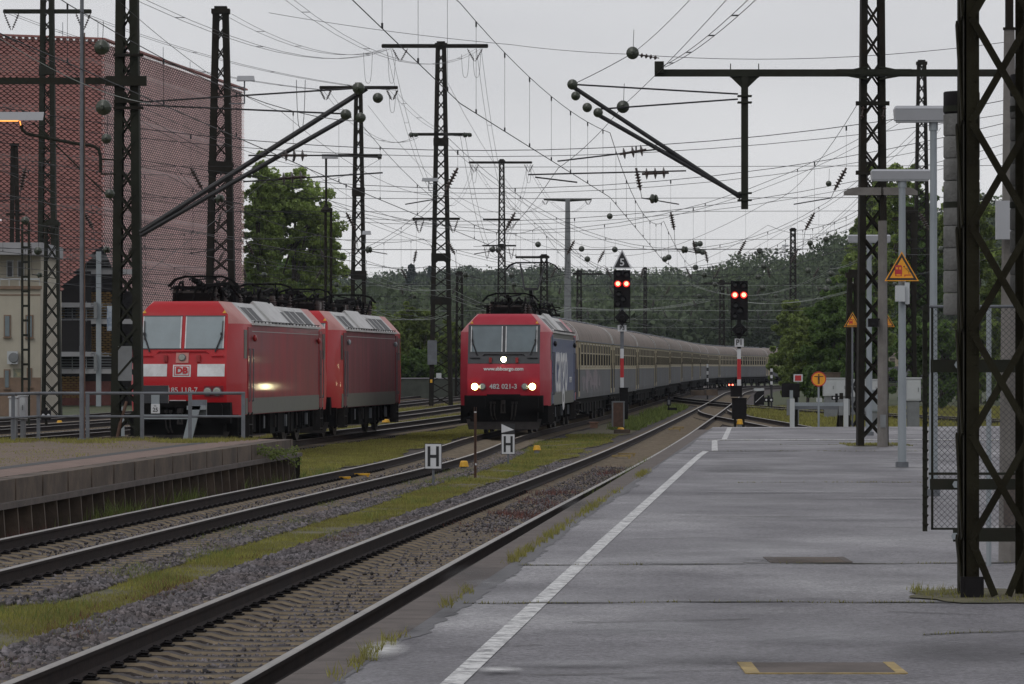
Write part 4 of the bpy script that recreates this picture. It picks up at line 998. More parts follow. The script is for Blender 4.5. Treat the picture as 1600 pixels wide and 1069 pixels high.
    # buffer beam
    b = MB(); b.box(-1.3, 1.3, .62, 1.2, .72, 1.28); b.box(-1.1, 1.1, .7, 2.0, .3, .75); b.box(-.55, .55, .5, .7, 1.15, 1.32); pc('buffer_beam', b, 'under')
    for sx in (-1, 1):
        b = MB(); b.cyl((sx * .875, .72, 1.05), (sx * .875, .2, 1.05), .14, n=12); b.prism([(sx * .875 - .29, .86), (sx * .875 + .29, .86), (sx * .875 + .31, .92), (sx * .875 + .31, 1.2), (sx * .875 + .27, 1.25), (sx * .875 - .27, 1.25), (sx * .875 - .31, 1.2), (sx * .875 - .31, .92)], 'y', .02, .1); pc('buffer', b, 'under')
    b = MB(); b.box(-.06, .06, .25, .7, 1.0, 1.12); b.cyl((-.05, .35, 1.0), (-.05, .35, .72), .03, n=6); b.cyl((.05, .35, 1.0), (.05, .35, .72), .03, n=6); b.cyl((-.08, .35, .72), (.08, .35, .72), .03, n=6); pc('coupling_hook', b, 'under_mid')
    for x_ in (-.42, -.3, .3, .42): b = MB(); b.tube([(x_, .65, 1.0), (x_, .5, .85), (x_ * .93, .45, .62), (x_ * .8, .55, .48)], .025, 6); b.box(x_ - .04, x_ + .04, .55, .62, 1.0, 1.08); pc('air_hose', b, 'under_mid')
    b = MB(); b.hexa([(-1.15, .55, .16), (1.15, .55, .16), (1.15, .62, .16), (-1.15, .62, .16), (-1.25, .75, .50), (1.25, .75, .50), (1.25, .82, .50), (-1.25, .82, .50)]); pc('snow_plough', b, 'under_mid')
    for sx in (-1, 1): b = MB(); b.box(min(sx * 1.15, sx * 1.45), max(sx * 1.15, sx * 1.45), .95, 1.05, .4, .95); b.box(min(sx * 1.15, sx * 1.5), max(sx * 1.15, sx * 1.5), .9, 1.3, .36, .40); pc('front_step', b, 'under')
    b = MB(); rr = random.Random(5)
    for sd in (-1, 1):
        b.box(min(sd * .7, sd * 1.35), max(sd * .7, sd * 1.35), 7.2, 11.7, .35, .95)
        for k in range(16):
            yk = 2.9 + k * .88 + rr.uniform(-.15, .15); x_ = sd * rr.uniform(1.30, 1.44); b.box(min(x_, x_ - sd * .1), max(x_, x_ - sd * .1), yk, yk + rr.uniform(.05, .22), rr.uniform(.3, .6), .94)
    b.box(-1.2, 1.2, 1.5, LL - 1.5, .75, .95); pc('underframe', b, 'under')
    for k in range(7): b = MB(); yk = 3.6 + k * 2.05; b.box(1.36, 1.43, yk, yk + .12, .52, .86); pc('under_box', b, 'zinc_dark' if k % 2 else 'under_mid')
    bogie(root, 4.1); bogie(root, LL - 4.1)
    roof_gear(root, P['seed'])
    pantograph_folded(root, 3.4, 1)
    if P['kind'] != 's': pantograph_folded(root, LL - 3.6, -1)
    else:
        b = MB(); yc = LL - 3.4
        b.beam((0, yc + .9, 4.3), (-.02, yc - .7, 5.05), .12); b.beam((-.25, yc - .7, 5.05), (.25, yc - .7, 5.05), .09); b.beam((-.24, yc - .7, 5.05), (-.45, yc + .1, 5.98), .05); b.beam((.24, yc - .7, 5.05), (.45, yc + .1, 5.98), .05)
        b.box(-.55, .55, yc - .8, yc + .9, 4.22, 4.30)
        o_ = pc('raised_pantograph', b, 'galv_tube')
        for dy in (-.15, .15):
            c = MB(); c.tube([(-.97, yc + dy, 5.78), (-.82, yc + dy, 5.94), (-.6, yc + dy, 6.03), (.6, yc + dy, 6.03), (.82, yc + dy, 5.94), (.97, yc + dy, 5.78)], .028, 6); pc('contact_strip', c, 'under', o_)
        for sx in (-.5, .5):
            for dy in (-.7, .8): c = MB(); disc_string(c, (sx, yc + dy, 3.98), (sx, yc + dy, 4.24), 4, .095, .05); pc('insulator', c, 'insulator_brown', o_)
    RX = (R(90), 0, 0); RS = (R(90), 0, R(90))
    def ftxt(s, x, z, size, m, sx=1., bold=0.): 
        dy = fy(z + .05) - fy(z - .05); ang = math.atan2(.1, dy)
        return text_obj('lettering', s, size, M[m], root, (x, fy(z) - .022, z), (ang, 0, 0), sx, bold)
    if P['kind'] == 's':
        ftxt('www.sbbcargo.com', 0, 2.155, .165, 'white_paint', 1.0, .005); ftxt('482 021-3', -.01, 1.57, .225, 'white_paint', 1.0, .005)
        b = splate(3.05, LL - 3.05, 1.38, 3.18, .007); pc('blue_side', b, 'swiss_blue')
        text_obj('lettering', 'cargo', 2.85, M['white_paint'], root, (1.502, 7.9, 2.25), RS, 1.15, .03)
        text_obj('lettering', 'SBB CFF FFS', .28, M['white_paint'], root, (1.502, 13.6, 1.75), RS, 1, .003)
        b = MB(); splate(8.3, 8.9, .98, 1.45, .014, b=b); pc('white_flash', b, 'grey_line')
    else:
        for xa, xb in ((-1.15, -.40), (.42, 1.15)): pc('white_panel', fplate(xa, xb, 1.97, 2.30, .012), 'white_paint')
        lg = pc('emblem_plate', fplate(-.24, .24, 1.96, 2.28, .012), 'white_paint')
        pc('emblem_field', fplate(-.205, .205, 1.99, 2.25, .016), P['front'], lg)
        pc('emblem_inner', fplate(-.185, .185, 2.01, 2.23, .019), 'white_paint', lg)
        dy = fy(2.17) - fy(2.07); text_obj('lettering', 'DB', .235, M[P['front']], lg, (0, fy(2.12) - .030, 2.12), (math.atan2(.1, dy), 0, 0), 1.05, .012)
        if P['seed'] == 1: ftxt('185 118-7', .02, 1.60, .2, 'white_paint', 1.0, .001)
        pc('white_strip', fplate(-.34, .1, 1.31, 1.34, .01), 'white_paint'); 
        for xa, xb in ((.60, 1.12), (-1.12, -.60)): pc('lamp_recess', fplate(xa, xb, 1.42, 1.72, .01), 'red_dirty')
        b = fplate(.9, 1.1, .99, 1.12, .012); pc('data_plate', b, 'grey_line')
def place_on(path, yfront, L_, root):
    s0 = path.S(yfront); xa, ya = path.at(s0 + L_ * .18); xb, yb = path.at(s0 + L_ * .82); h = math.atan2(xb - xa, yb - ya)
    c = ((xa + xb) / 2, (ya + yb) / 2); root.location = (c[0] - math.sin(h) * L_ / 2, c[1] - math.cos(h) * L_ / 2, G(c[1])); root.rotation_euler = (0, 0, -h)
    return s0 + L_
l1 = thing('locomotive', 'front red electric locomotive behind the grey buffer stop, with white panels under its two windscreens', 'locomotive', group='parked red locomotives')
loco(l1, dict(front='red_front', pale='red_pale', side='red_dirty', doorm='red_dirty', mirror='red_lens', glass='glass_blind', railm='red_front', topbox='red_pale', ringm='zinc_dark', kind='d', seed=1, cablabel='bright red front cab'))
yF3 = 110.0
e1 = place_on(T3, yF3, LL, l1)
l2 = thing('locomotive', 'second red electric locomotive, dirtier and coupled behind the first one', 'locomotive', group='parked red locomotives')
loco(l2, dict(front='red_front', pale='red_pale', side='red_dirtier', doorm='red_dirtier', mirror='zinc', glass='glass_blind', railm='red_front', topbox='red_pale', ringm='zinc_dark', kind='d', seed=2, cablabel='red front cab, cleaner than the sides'))
place_on(T3, T3.at(e1 + .1)[1], LL, l2)
l3 = thing('locomotive', 'red and blue electric locomotive with lit headlights pulling the cream coaches', 'locomotive')
loco(l3, dict(front='swiss_red', pale='swiss_pale', side='skirt_grey', doorm='swiss_blue', mirror='black_gloss', glass='glass_dark', railm='black_gloss', topbox='black_band', ringm='zinc_dark', kind='s', seed=3, cablabel='pinkish red front cab'))
e3 = place_on(T2, 136.6, LL, l3)

# ============================================================ coaches
CLN = 26.4
def coach(root, first=False):
    def pc(n, b, m, par=root): return b.build(n, M[m], par)
    b = MB(); b.prism([(-1.40, 1.02), (1.40, 1.02), (1.42, 1.2), (1.42, 2.14), (-1.42, 2.14), (-1.42, 1.2)], 'y', .35, CLN - .35); pc('lower_body', b, 'coach_grey')
    b = MB(); b.prism([(-1.42, 2.142), (1.42, 2.142), (1.41, 3.22), (-1.41, 3.22)], 'y', .35, CLN - .35); pc('upper_body', b, 'cream')
    P = [(1.44, 3.20), (1.42, 3.36), (1.36, 3.54), (1.24, 3.72), (1.04, 3.88), (.75, 4.0), (.4, 4.07), (0, 4.09)]; P = P + [(-x, z) for x, z in P[-2::-1]]
    b = MB(); b.prism(P, 'y', .3, CLN - .3); r = b.build('roof', M['coach_roof'], root, smooth=True)
    b = MB(); b.box(1.40, 1.465, .3, CLN - .3, 3.18, 3.22); b.box(-1.465, -1.40, .3, CLN - .3, 3.18, 3.22); pc('gutter', b, 'zinc_dark')
    for ye in (.3, CLN - .52):
        v = MB(); v.prism([(x * 1.006, z + .006) for x, z in P], 'y', ye, ye + .22); v.build('roof_end_rim', M['roof_white'], r)
    for k in range(9):
        yk = 1.8 + k * 2.85; v = MB(); v.lathe((0, yk, 4.06), (0, yk, 4.2), [(0, .2), (.06, .22), (.1, .22), (.14, .1)], 10); pc('roof_vent', v, 'zinc_dark', r)
    b = MB(); b.box(1.40, 1.435, .35, CLN - .35, 2.12, 2.165); pc('belt_strip', b, 'cream_frame')
    wf = MB(); wf.box(1.40, 1.438, -.66, .66, 2.22, 3.14); wp = MB(); wp.box(1.41, 1.446, -.58, .58, 2.28, 2.72); wq = MB(); wq.box(1.41, 1.446, -.58, .58, 2.77, 3.08)
    proto = None
    for k in range(11):
        yk = 2.95 + k * 2.05
        if proto is None:
            o_ = wf.build('window', M['cream_frame'], root); p1 = wp.build('pane', M['pane'], o_); p2 = wq.build('pane', M['pane_sheen'], o_); proto = (o_, p1, p2)
        else:
            o_ = proto[0].copy(); COL.objects.link(o_); o_.parent = root
            for p_ in proto[1:]: d = p_.copy(); COL.objects.link(d); d.parent = o_
        o_.location = (0, yk, 0)
    for yd in (.75, CLN - 1.6):
        d = pc('door', MB().box(1.40, 1.432, yd, yd + .85, 1.1, 3.12), 'coach_grey' if first else 'cream'); pc('door_window', MB().box(1.41, 1.442, yd + .2, yd + .65, 2.3, 2.95), 'pane', d)
        b = MB(); b.cyl((1.47, yd - .06, 1.3), (1.47, yd - .06, 2.4), .015, n=5); b.box(1.2, 1.46, yd, yd + .85, .55, .6); b.box(1.2, 1.46, yd, yd + .85, .85, .9); pc('step', b, 'under_mid', d)
    b = MB(); b.box(-.75, .75, -.02, .4, 1.05, 3.4); b.box(-.75, .75, CLN - .4, CLN + .02, 1.05, 3.4); pc('gangway', b, 'under')
    b = MB(); b.box(-1.25, 1.25, .5, CLN - .5, .8, 1.05); rr = random.Random(3)
    for sd in (-1, 1):
        for k in range(8):
            yk = 5.6 + k * 1.95; b.box(min(sd * .6, sd * 1.25), max(sd * .6, sd * 1.25), yk, yk + rr.uniform(.7, 1.6), rr.uniform(.35, .5), .82)
        for e_ in (.35, CLN - .35): b.cyl((sd * .875, e_, 1.05), (sd * .875, e_ + (-.3 if e_ < 2 else .3), 1.05), .12, n=8)
    pc('underframe', b, 'under')
    bogie(root, 3.4, 2.5, .46); bogie(root, CLN - 3.4, 2.5, .46)
c0 = thing('coach', 'first coach behind the locomotive, its lower side smeared with faded graffiti', 'coach', group='cream and grey coaches of the long train')
coach(c0)
gb = MB(); 
co = copy_tree(c0)
for k_, (ya, yb, za, zb_) in enumerate(((3.2, 5.2, 1.25, 2.0), (5.0, 8.6, 1.15, 2.6), (8.2, 11, 1.3, 2.0), (10.6, 14.5, 1.12, 2.5), (14.9, 16.4, 1.3, 1.9))):
    P = []
    for i in range(18):
        a = 2 * math.pi * i / 18; q = 1 + .25 * math.sin(3 * a + k_) + .2 * math.sin(5 * a + 2 * k_)
        P.append(((ya + yb) / 2 + (yb - ya) / 2 * q * math.cos(a) * .85, min(2.13, (za + zb_) / 2 + (zb_ - za) / 2 * q * math.sin(a) * .8)))
    gb.prism(P, 'x', 1.41, 1.4245 + .001 * k_)
gb.build('graffiti', M['graffiti'], c0)
s_ = place_on(T2, T2.at(e3 + .15)[1], CLN, c0)
names = ['second', 'third', 'fourth', 'fifth', 'sixth', 'seventh', 'eighth', 'ninth', 'tenth', 'eleventh', 'twelfth', 'thirteenth', 'last visible']
cc = co
for i, nme in enumerate(names):
    if i: cc = copy_tree(co)
    cc['label'] = nme + ' cream and grey coach counted from the locomotive, on the curving train' if i < 12 else 'last cream and grey coach before the bushes hide the train'
    s_ = place_on(T2, T2.at(s_ + .15)[1], CLN, cc)

# ============================================================ multi-storey garage with folded red metal skin
def garage():
    A = Vector((Xp(160, 250), 250, 0)); Bk = Vector((Xp(384, 296), 296, 0)); Lf = Vector((Xp(-70, 246), 246, 0))
    top = Zp(62, 250); fl = 2.96
    t = thing('parking_garage', 'tall parking garage clad in folded red metal mesh, its lower corner cut away', 'building', (A.x, A.y, -.2))
    def cutz(px):           # lower edge of the skin by photo pixel, given as height at 250 m
        return 0
    def skin(P0, P1, zfun, m, cw, rh, name, lean):
        d = (P1 - P0); Ln = d.length; d.normalize(); nrm = Vector((d.y, -d.x, 0))
        if nrm.y > 0 and name == 'left_skin': nrm = -nrm
        if name == 'right_skin' and nrm.x < 0: nrm = -nrm
        V = []; Fc = []; k = 0; nc = int(Ln / cw); nr = int((top + .2) / rh)
        for j in range(nr):
            z = top - j * rh - rh / 2
            for i in range(nc):
                u = (i + (.5 if j % 2 else 0)) * cw
                if u + cw * .4 > Ln or z < zfun(u): continue
                c = P0 + d * u; hw, hh = cw * (.46 if name == 'left_skin' else .42), rh * (.66 if name == 'left_skin' else .60)
                def q(a, b_, o_): p = c + d * (a * hw) + nrm * o_; return (p.x, p.y, z + b_ * hh)
                V += [q(-1, 0, 0), q(-.2, .9, -lean), q(.2, .9, -lean), q(1, 0, 0), q(.2, -.9, lean), q(-.2, -.9, lean)]
                Fc.append((k, k + 1, k + 2, k + 3)); Fc.append((k, k + 3, k + 4, k + 5)); k += 6
        V = np.array(V) - np.array(t.location)
        return npmesh(name, V, Fc, m, t)
    hA = Zp(383, 250)       # height of the notch at the corner
    Ll = (Lf - A).length
    def zl(u): px = 800 + F * (A.x - u) / 250; return Zp(383, 250) + (Zp(460, 250) - Zp(383, 250)) * min(1.0, (160 - px) / 75.) if px > 85 else Zp(462, 250) - (85 - px) * .028
    def zr(u):
        y = 250 + 46 * u / (Bk - A).length; px = 800 + F * (A.x + (Bk.x - A.x) * u / (Bk - A).length) / y
        if px < 226: return HC + (573 - (383 + (495 - 383) * (px - 160) / 48.)) * y / F
        return .4
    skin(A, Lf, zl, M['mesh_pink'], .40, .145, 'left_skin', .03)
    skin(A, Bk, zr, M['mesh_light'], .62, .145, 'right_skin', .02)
    b = MB(); b.beam(A + Vector((0, 0, top + .05)), Lf + Vector((0, 0, top + .05)), .3, .12); b.beam(A + Vector((0, 0, top + .05)), Bk + Vector((0, 0, top + .05)), .3, .12); b.build('coping', M['mesh_pink'], t, world=True)
    dB = (Bk - A).normalized()
    nb = Vector((-dB.y, dB.x, 0))   # into the building
    if nb.x > 0: nb = -nb
    for i in range(8):
        z = top - .1 - i * fl - .9
        if z < .3: continue
        b = MB(); a0 = A + nb * .9 + dB * .8; a1 = Bk + nb * .9; l1_ = Lf + Vector((0, 1.2, 0)); l2_ = Vector((Lf.x, 296, 0))
        poly = [(a0.x, a0.y), (a1.x, a1.y), (l2_.x, l2_.y), (l1_.x, l1_.y)]
        b.prism(poly, 'z', z - .28, z); s_ = b.build('floor_slab', M['slab'], t, world=True)
        b = MB(); b.prism([(a0.x, a0.y + .3), (a0.x, a0.y + .45), (l1_.x, l1_.y + .45), (l1_.x, l1_.y + .3)], 'z', z, z + 1.9 if i else z + .85); b.build('light_block', M['garage_shade'], t, world=True)  # dark sheet added so the inside looks unlit behind the mesh
        b = MB(); q0 = A + nb * 2.5 + dB * 1.4; q1 = Bk + nb * 2.5; b.prism([(q0.x, q0.y), (q1.x, q1.y), (q1.x - .15, q1.y), (q0.x - .15, q0.y)], 'z', z, z + 2.68 if i else z + .85); b.build('light_block', M['garage_shade'], t, world=True)  # nearly storey-high dark sheet added to block sky seen through the skin
    b = MB(); b.prism([(A.x - .3, A.y + .3), (Bk.x - .3, Bk.y), (Lf.x, 296), (Lf.x, Lf.y + .4)], 'z', top - .2, top - .08); b.build('roof_slab', M['garage_shade'], t, world=True)  # black slab added to shut out sky behind the top rows
    b = MB(); q0 = Bk + nb * .3; q1 = Bk + nb * 12; b.prism([(q0.x, q0.y - .2), (q1.x, q1.y - .2), (q1.x, q1.y + .1), (q0.x, q0.y + .1)], 'z', -.3, top - .1); b.build('end_light_block', M['garage_shade'], t, world=True)  # black sheet added to stop sky shining through the far end
    for z in (Zp(424, 250), Zp(502, 250), Zp(580, 250)):
        b = MB(); b.box(Xp(84, 251), Xp(215, 251), 251.2, 251.5, z - .15, z + .15); b.build('slab_edge', M['slab'], t, world=True)
        b = MB()
        for k in range(6): b.cyl((Xp(84, 251), 251.1, z + .2 + k * .17), (Xp(178, 251), 251.1, z + .2 + k * .17), .022, n=4)
        for k in range(5): b.box(Xp(90 + k * 22, 251), Xp(90 + k * 22, 251) + .05, 251.05, 251.1, z, z + 1.2)
        b.build('balustrade', M['cab_grey'], t, world=True)
    b = MB(); b.box(Xp(84, 256), Xp(215, 256), 256, 256.3, -.3, Zp(455, 256)); b.build('recess_wall', M['garage_shade'], t, world=True)
    V = []; Fc = []; k = 0
    for (pa, pb, ya, yb) in ((97, 180, 458, 500), (97, 180, 512, 560), (97, 137, 590, 625)):
        for j in range(int((yb - ya) / 3.8)):
            for i in range(int((pb - pa) / 9)):
                px = pa + (i + (.5 if j % 2 else 0)) * 9; c = W(px, ya + j * 3.8, 254); hw, hh = .2, .065
                V += [(c.x - hw, 254, c.z), (c.x - hw * .4, 253.95, c.z + hh), (c.x + hw * .4, 253.95, c.z + hh), (c.x + hw, 254, c.z), (c.x + hw * .4, 254.05, c.z - hh), (c.x - hw * .4, 254.05, c.z - hh)]
                Fc += [(k, k + 1, k + 2, k + 3), (k, k + 3, k + 4, k + 5)]; k += 6
    npmesh('ochre_screen', np.array(V) - np.array(t.location), Fc, M['mesh_ochre'], t)
    b = MB(); b.box(Xp(150, 249), Xp(157.5, 249), 249, 249.3, -.3, Zp(393, 249)); 
    b.build('column', M['zinc'], t, world=True)
    for py in (485, 567): b = MB(); b.box(Xp(147, 248.8), Xp(152, 248.8), 248.6, 248.9, Zp(py + 13, 249), Zp(py - 13, 249)); b.build('light_box', M['cab_grey'], t, world=True)
    b = MB(); b.box(Xp(167, 248.6), Xp(176, 248.6), 248.6, 248.65, Zp(517, 248.6), Zp(478, 248.6)); b.build('banner', M['banner'], t, world=True)
    b = MB(); b.box(Xp(96, 255), Xp(172, 255), 255.2, 255.5, -.3, Zp(596, 255)); b.build('brick_base', M['brick_red'], t, world=True)
    # thin lightning rods
    for (px, h_) in ((98, 25), (153, 25), (255, 22), (297, 15)):
        pt = W(px, 62 if px < 165 else 62 + (px - 160) * .358, 250 if px < 165 else 250 + 46 * (px - 160) / 223.); b = MB(); b.cyl(pt, pt + Vector((0, 0, h_ * .042)), .02, n=4); b.build('lightning_rod', M['zinc'], t, world=True)
garage()
def house():
    y = 192.0; X = lambda px: Xp(px, y); Z = lambda py: Zp(py, y)
    t = thing('house', 'cream plastered railway house with balcony and brown window frames, at the far left', 'house', (X(40), y, -.3))
    def bx(n, px0, px1, py0, py1, dy0, dy1, m): b = MB(); b.box(X(px0), X(px1), y + dy0, y + dy1, Z(py1), Z(py0)); return b.build(n, M[m], t, world=True)
    b = MB(); b.box(X(-160), X(63), y, y + 9, -.3, Z(450)); b.build('wall', M['house_wall'], t, world=True)
    bx('ground_band', -160, 63.5, 590, 650, -.04, .2, 'house_trim')
    b = MB(); b.box(X(-160), X(58), y + 1.5, y + 8, Z(450), Z(398)); b.build('upper_storey', M['house_wall'], t, world=True)
    b = MB(); b.box(X(-160), X(66), y - .1, y + 9, Z(398), Z(379)); b.build('roof_slab', M['slab'], t, world=True)
    b = MB(); b.box(X(-160), X(65), y - .15, y + .2, Z(452), Z(447)); b.build('balcony_edge', M['house_trim'], t, world=True)
    b = MB(); b.box(X(-160), X(63), y - .1, y - .04, Z(437.5), Z(435)); [b.box(X(p), X(p + 1), y - .1, y - .05, Z(447), Z(436)) for p in (-30, 0, 14, 30, 46, 62)]; b.build('balcony_rail', M['cab_white'], t, world=True)
    for (p0, p1, q0, q1) in ((4, 15, 405, 432), (21, 32, 405, 432)):
        o_ = MB().box(X(p0), X(p1), y + 1.42, y + 1.6, Z(q1), Z(q0)).build('window', M['cab_white'], t, world=True); MB().box(X(p0 + 2), X(p1 - 2), y + 1.38, y + 1.5, Z(q1 - 1), Z(q0 + 2)).build('pane', M['black_gloss'], o_, world=True)
    for (p0, p1, q0, q1) in ((6, 17, 492, 527), (40, 52, 492, 528), (6, 16, 577, 607), (42, 50, 575, 605)):
        o_ = MB().box(X(p0), X(p1), y - .05, y + .1, Z(q1), Z(q0)).build('window', M['house_trim'], t, world=True); MB().box(X(p0 + 2), X(p1 - 2), y - .08, y, Z(q1 - 1.5), Z(q0 + 2)).build('pane', M['glass_dark'], o_, world=True)
        MB().box(X(p0 - 1), X(p1 + 1), y - .16, y, Z(q1 + 1.5), Z(q1)).build('sill', M['house_trim'], o_, world=True)
    o_ = MB().box(X(13), X(29), y - .45, y - .1, Z(569), Z(549)).build('air_conditioner', M['cab_white'], t, world=True)
    b = MB(); b.lathe((X(23), y - .52, Z(559)), (X(23), y - .4, Z(559)), [(0, .21), (.06, .24), (.1, .24)], 16); b.build('fan_grille', M['cab_grey'], o_, world=True)
    bx('mural', 21, 36, 576, 601, -.03, .05, 'mural')
    MB().box(X(-160), X(63), y - .02, y + .1, Z(462), Z(460)).build('cornice_line', M['house_trim'], t, world=True)
house()
# low grey wall beyond the tracks
b = MB(); b.box(-12, 6, 300, 300.4, -.5, Zp(592, 300)); b.mi = 1; b.box(-12.05, 6.05, 299.9, 300.5, Zp(592, 300), Zp(592, 300) + .08)
tag(b.build('wall', [M['wall_green'], M['slab']], loc=(-3, 300, -.3)), 'low grey concrete wall beyond the tracks, seen between the dirty locomotive and the lit one', 'wall')

# ============================================================ signals
def tri(b, cx, cz, hw, h, y, t=.02, base=None):
    b.prism([(cx - hw, cz), (cx + hw, cz), (cx, cz + h)], 'y', y - t, y)
def main_signal(px, y, htop, hbot, ptop, label, tri5, paint, ground, sgn, lam_py, halfw, boxes):
    s = y / F; x = Xp(px, y); Z = lambda py: Zp(py, y)
    t = thing('light_signal', label, 'signal', (x, y, ground), 0, 'railway signals showing two red lights')
    def pc(n, b, m, par=t): return b.build(n, M[m], par, world=True)
    b = MB(); b.box(x - halfw, x + halfw, y - .04, y + .02, Z(hbot), Z(htop)); b.box(x - halfw * .75, x + halfw * .75, y, y + .25, Z(hbot) + .1, Z(htop) - .1); sh = pc('signal_screen', b, 'signal_black')
    for (dx, py, kind) in [(-.30, lam_py, 'r'), (.30, lam_py, 'r'), (-.28, htop + 6, 'o'), (.3, htop + 7, 'o'), (-.25, lam_py + 16, 'o'), (.05, lam_py + 24, 'o'), (-.3, hbot - 6, 'o')]:
        lx = x + dx * halfw * 2 * .85; z = Z(py); r = .082
        o = MB(); o.lathe((lx, y - .10, z), (lx, y, z), [(0, r * (1.15 if kind == 'o' else 1.4)), (.05, r * (1.3 if kind == 'o' else 1.55)), (.1, r * 1.3)], 14); h = pc('lamp_hood' if kind == 'o' else 'lamp_glow', o, 'signal_black' if kind == 'o' else 'signal_halo', sh)  # ring round each red lamp emits, imitating lens glow
        o = MB(); o.lathe((lx, y - .12, z), (lx, y - .06, z), [(0, r * .8), (.02, r), (.05, r)], 14); pc('lamp', o, 'signal_red' if kind == 'r' else 'black_gloss', h)
        o = MB()
        for a in range(7):
            g0, g1 = R(20 + a * 20), R(40 + a * 20); R_ = r * 1.35
            o.hexa([(lx + R_ * math.cos(g0), y - .32, z + R_ * math.sin(g0)), (lx + R_ * math.cos(g1), y - .32, z + R_ * math.sin(g1)), (lx + R_ * math.cos(g1), y, z + R_ * math.sin(g1)), (lx + R_ * math.cos(g0), y, z + R_ * math.sin(g0)),
                    (lx + (R_ + .01) * math.cos(g0), y - .32, z + (R_ + .01) * math.sin(g0)), (lx + (R_ + .01) * math.cos(g1), y - .32, z + (R_ + .01) * math.sin(g1)), (lx + (R_ + .01) * math.cos(g1), y, z + (R_ + .01) * math.sin(g1)), (lx + (R_ + .01) * math.cos(g0), y, z + (R_ + .01) * math.sin(g0))])
        pc('visor', o, 'signal_black', h)
    b = MB(); zb = Z(hbot)
    b.prism([(x - .28, zb - .35), (x, zb - .68), (x + .28, zb - .35), (x, zb - .06)], 'y', y - .12, y - .02); b.lathe((x, y - .3, zb - .38), (x, y - .05, zb - .38), [(0, .1), (.2, .14)], 12); pc('distant_head', b, 'signal_black')
    b = MB()
    for sx in (-1, 1): b.beam((x + sx * halfw * .9, y + .05, zb + .1), (x + sx * halfw * .9, y + .05, zb - .55), .025)
    b.beam((x - halfw * .9, y + .05, zb - .55), (x + halfw * .9, y + .05, zb - .55), .03); pc('signal_guard', b, 'mast')
    # post with painted bands
    for (pa, pb, m) in paint:
        b = MB(); b.box(x - .065, x + .065, y + .03, y + .15, Z(pb), Z(pa)); pc('post_section', b, m)
    b = MB(); b.box(x - .16, x + .16, y - .03, y + .02, Z(sgn[1]), Z(sgn[0])); pl = pc('sign_plate', b, 'sign_white')
    text_obj('lettering', sgn[2], (Z(sgn[0]) - Z(sgn[1])) * .95, M['sign_black'], pl, (x - t.location.x, -.045, (Z(sgn[0]) + Z(sgn[1])) / 2 - t.location.z), (R(90), 0, 0), .85, .004)
    for (xa, xb, pa, pb, m, nme) in boxes:
        b = MB(); b.box(Xp(xa, y), Xp(xb, y), y - .2, y + .25, Z(pb), Z(pa)); b.box(Xp(xa, y) - .02, Xp(xb, y) + .02, y - .23, y + .28, Z(pa) - .0, Z(pa) + .03); pc(nme, b, m)
    b = MB(); b.box(x - .3, x + .3, y - .2, y + .4, ground - .3, ground + .1); pc('foundation', b, 'old_concrete')
    if tri5:
        zt = Z(420); b = MB(); tri(b, x, zt, .36, .72, y - .02, .03); o = pc('triangle_plate', b, 'sign_white'); b = MB(); tri(b, x, zt + .045, .285, .585, y - .052, .006); pc('triangle_field', b, 'sign_black', o)
        text_obj('lettering', '5', .38, M['sign_white'], o, (0, -.062, zt + .225 - t.location.z), (R(90), 0, 0), 1, .004)
    return t
main_signal(972, 153, 422, 481, 0, 'left red signal, with a black triangle numbered 5 on top, beside the coaches', True,
            [(480, 545, 'zinc_dark'), (545, 560, 'sign_white'), (560, 590, 'sign_red'), (590, 610, 'sign_white')], -.33, (508, 518, 'P3'), 443.5, .305, [(968, 981, 607, 655, 'signal_black', 'cabinet')])
main_signal(1155, 147, 439, 500, 0, 'right red signal, standing just beyond the end of the grey platform', False,
            [(500, 545, 'mast'), (544, 561, 'sign_white'), (561, 593, 'sign_red'), (593, 604, 'sign_white')], -.33, (529, 542, 'P1'), 461, .305, [(1142, 1159, 604, 620, 'signal_black', 'cabinet'), (1144, 1166, 623, 655, 'signal_black', 'cabinet'), (1147, 1150, 655, 672, 'mast', 'cabinet_leg'), (1159, 1163, 655, 672, 'mast', 'cabinet_leg')])
def gbox(px0, px1, py0, py1, y, d, m, name, label, cat, group=None, lid=True, m2=None):
    b = MB(); x0, x1 = Xp(px0, y), Xp(px1, y); b.box(x0, x1, y, y + d, Zp(py1, y), Zp(py0, y))
    if lid: b.mi = 1 if m2 else 0; b.box(x0 - .03, x1 + .03, y - .03, y + d + .03, Zp(py0, y) - .001, Zp(py0, y) + .04)
    if m2:
        b.mi = 1; b.box(x0 - .02, x0 + .03, y - .012, y + d, Zp(py1, y), Zp(py0, y)); b.box(x1 - .03, x1 + .02, y - .012, y + d, Zp(py1, y), Zp(py0, y))
    return tag(b.build(name, [M[m], M[m2]] if m2 else M[m], loc=((x0 + x1) / 2, y, Zp(py1, y))), label, cat, group)
gbox(957, 975, 629, 667, 150, .45, 'rust_box', 'relay_box', 'rusty brown box with pale edges in front of the left red signal', 'box', m2='cab_grey')
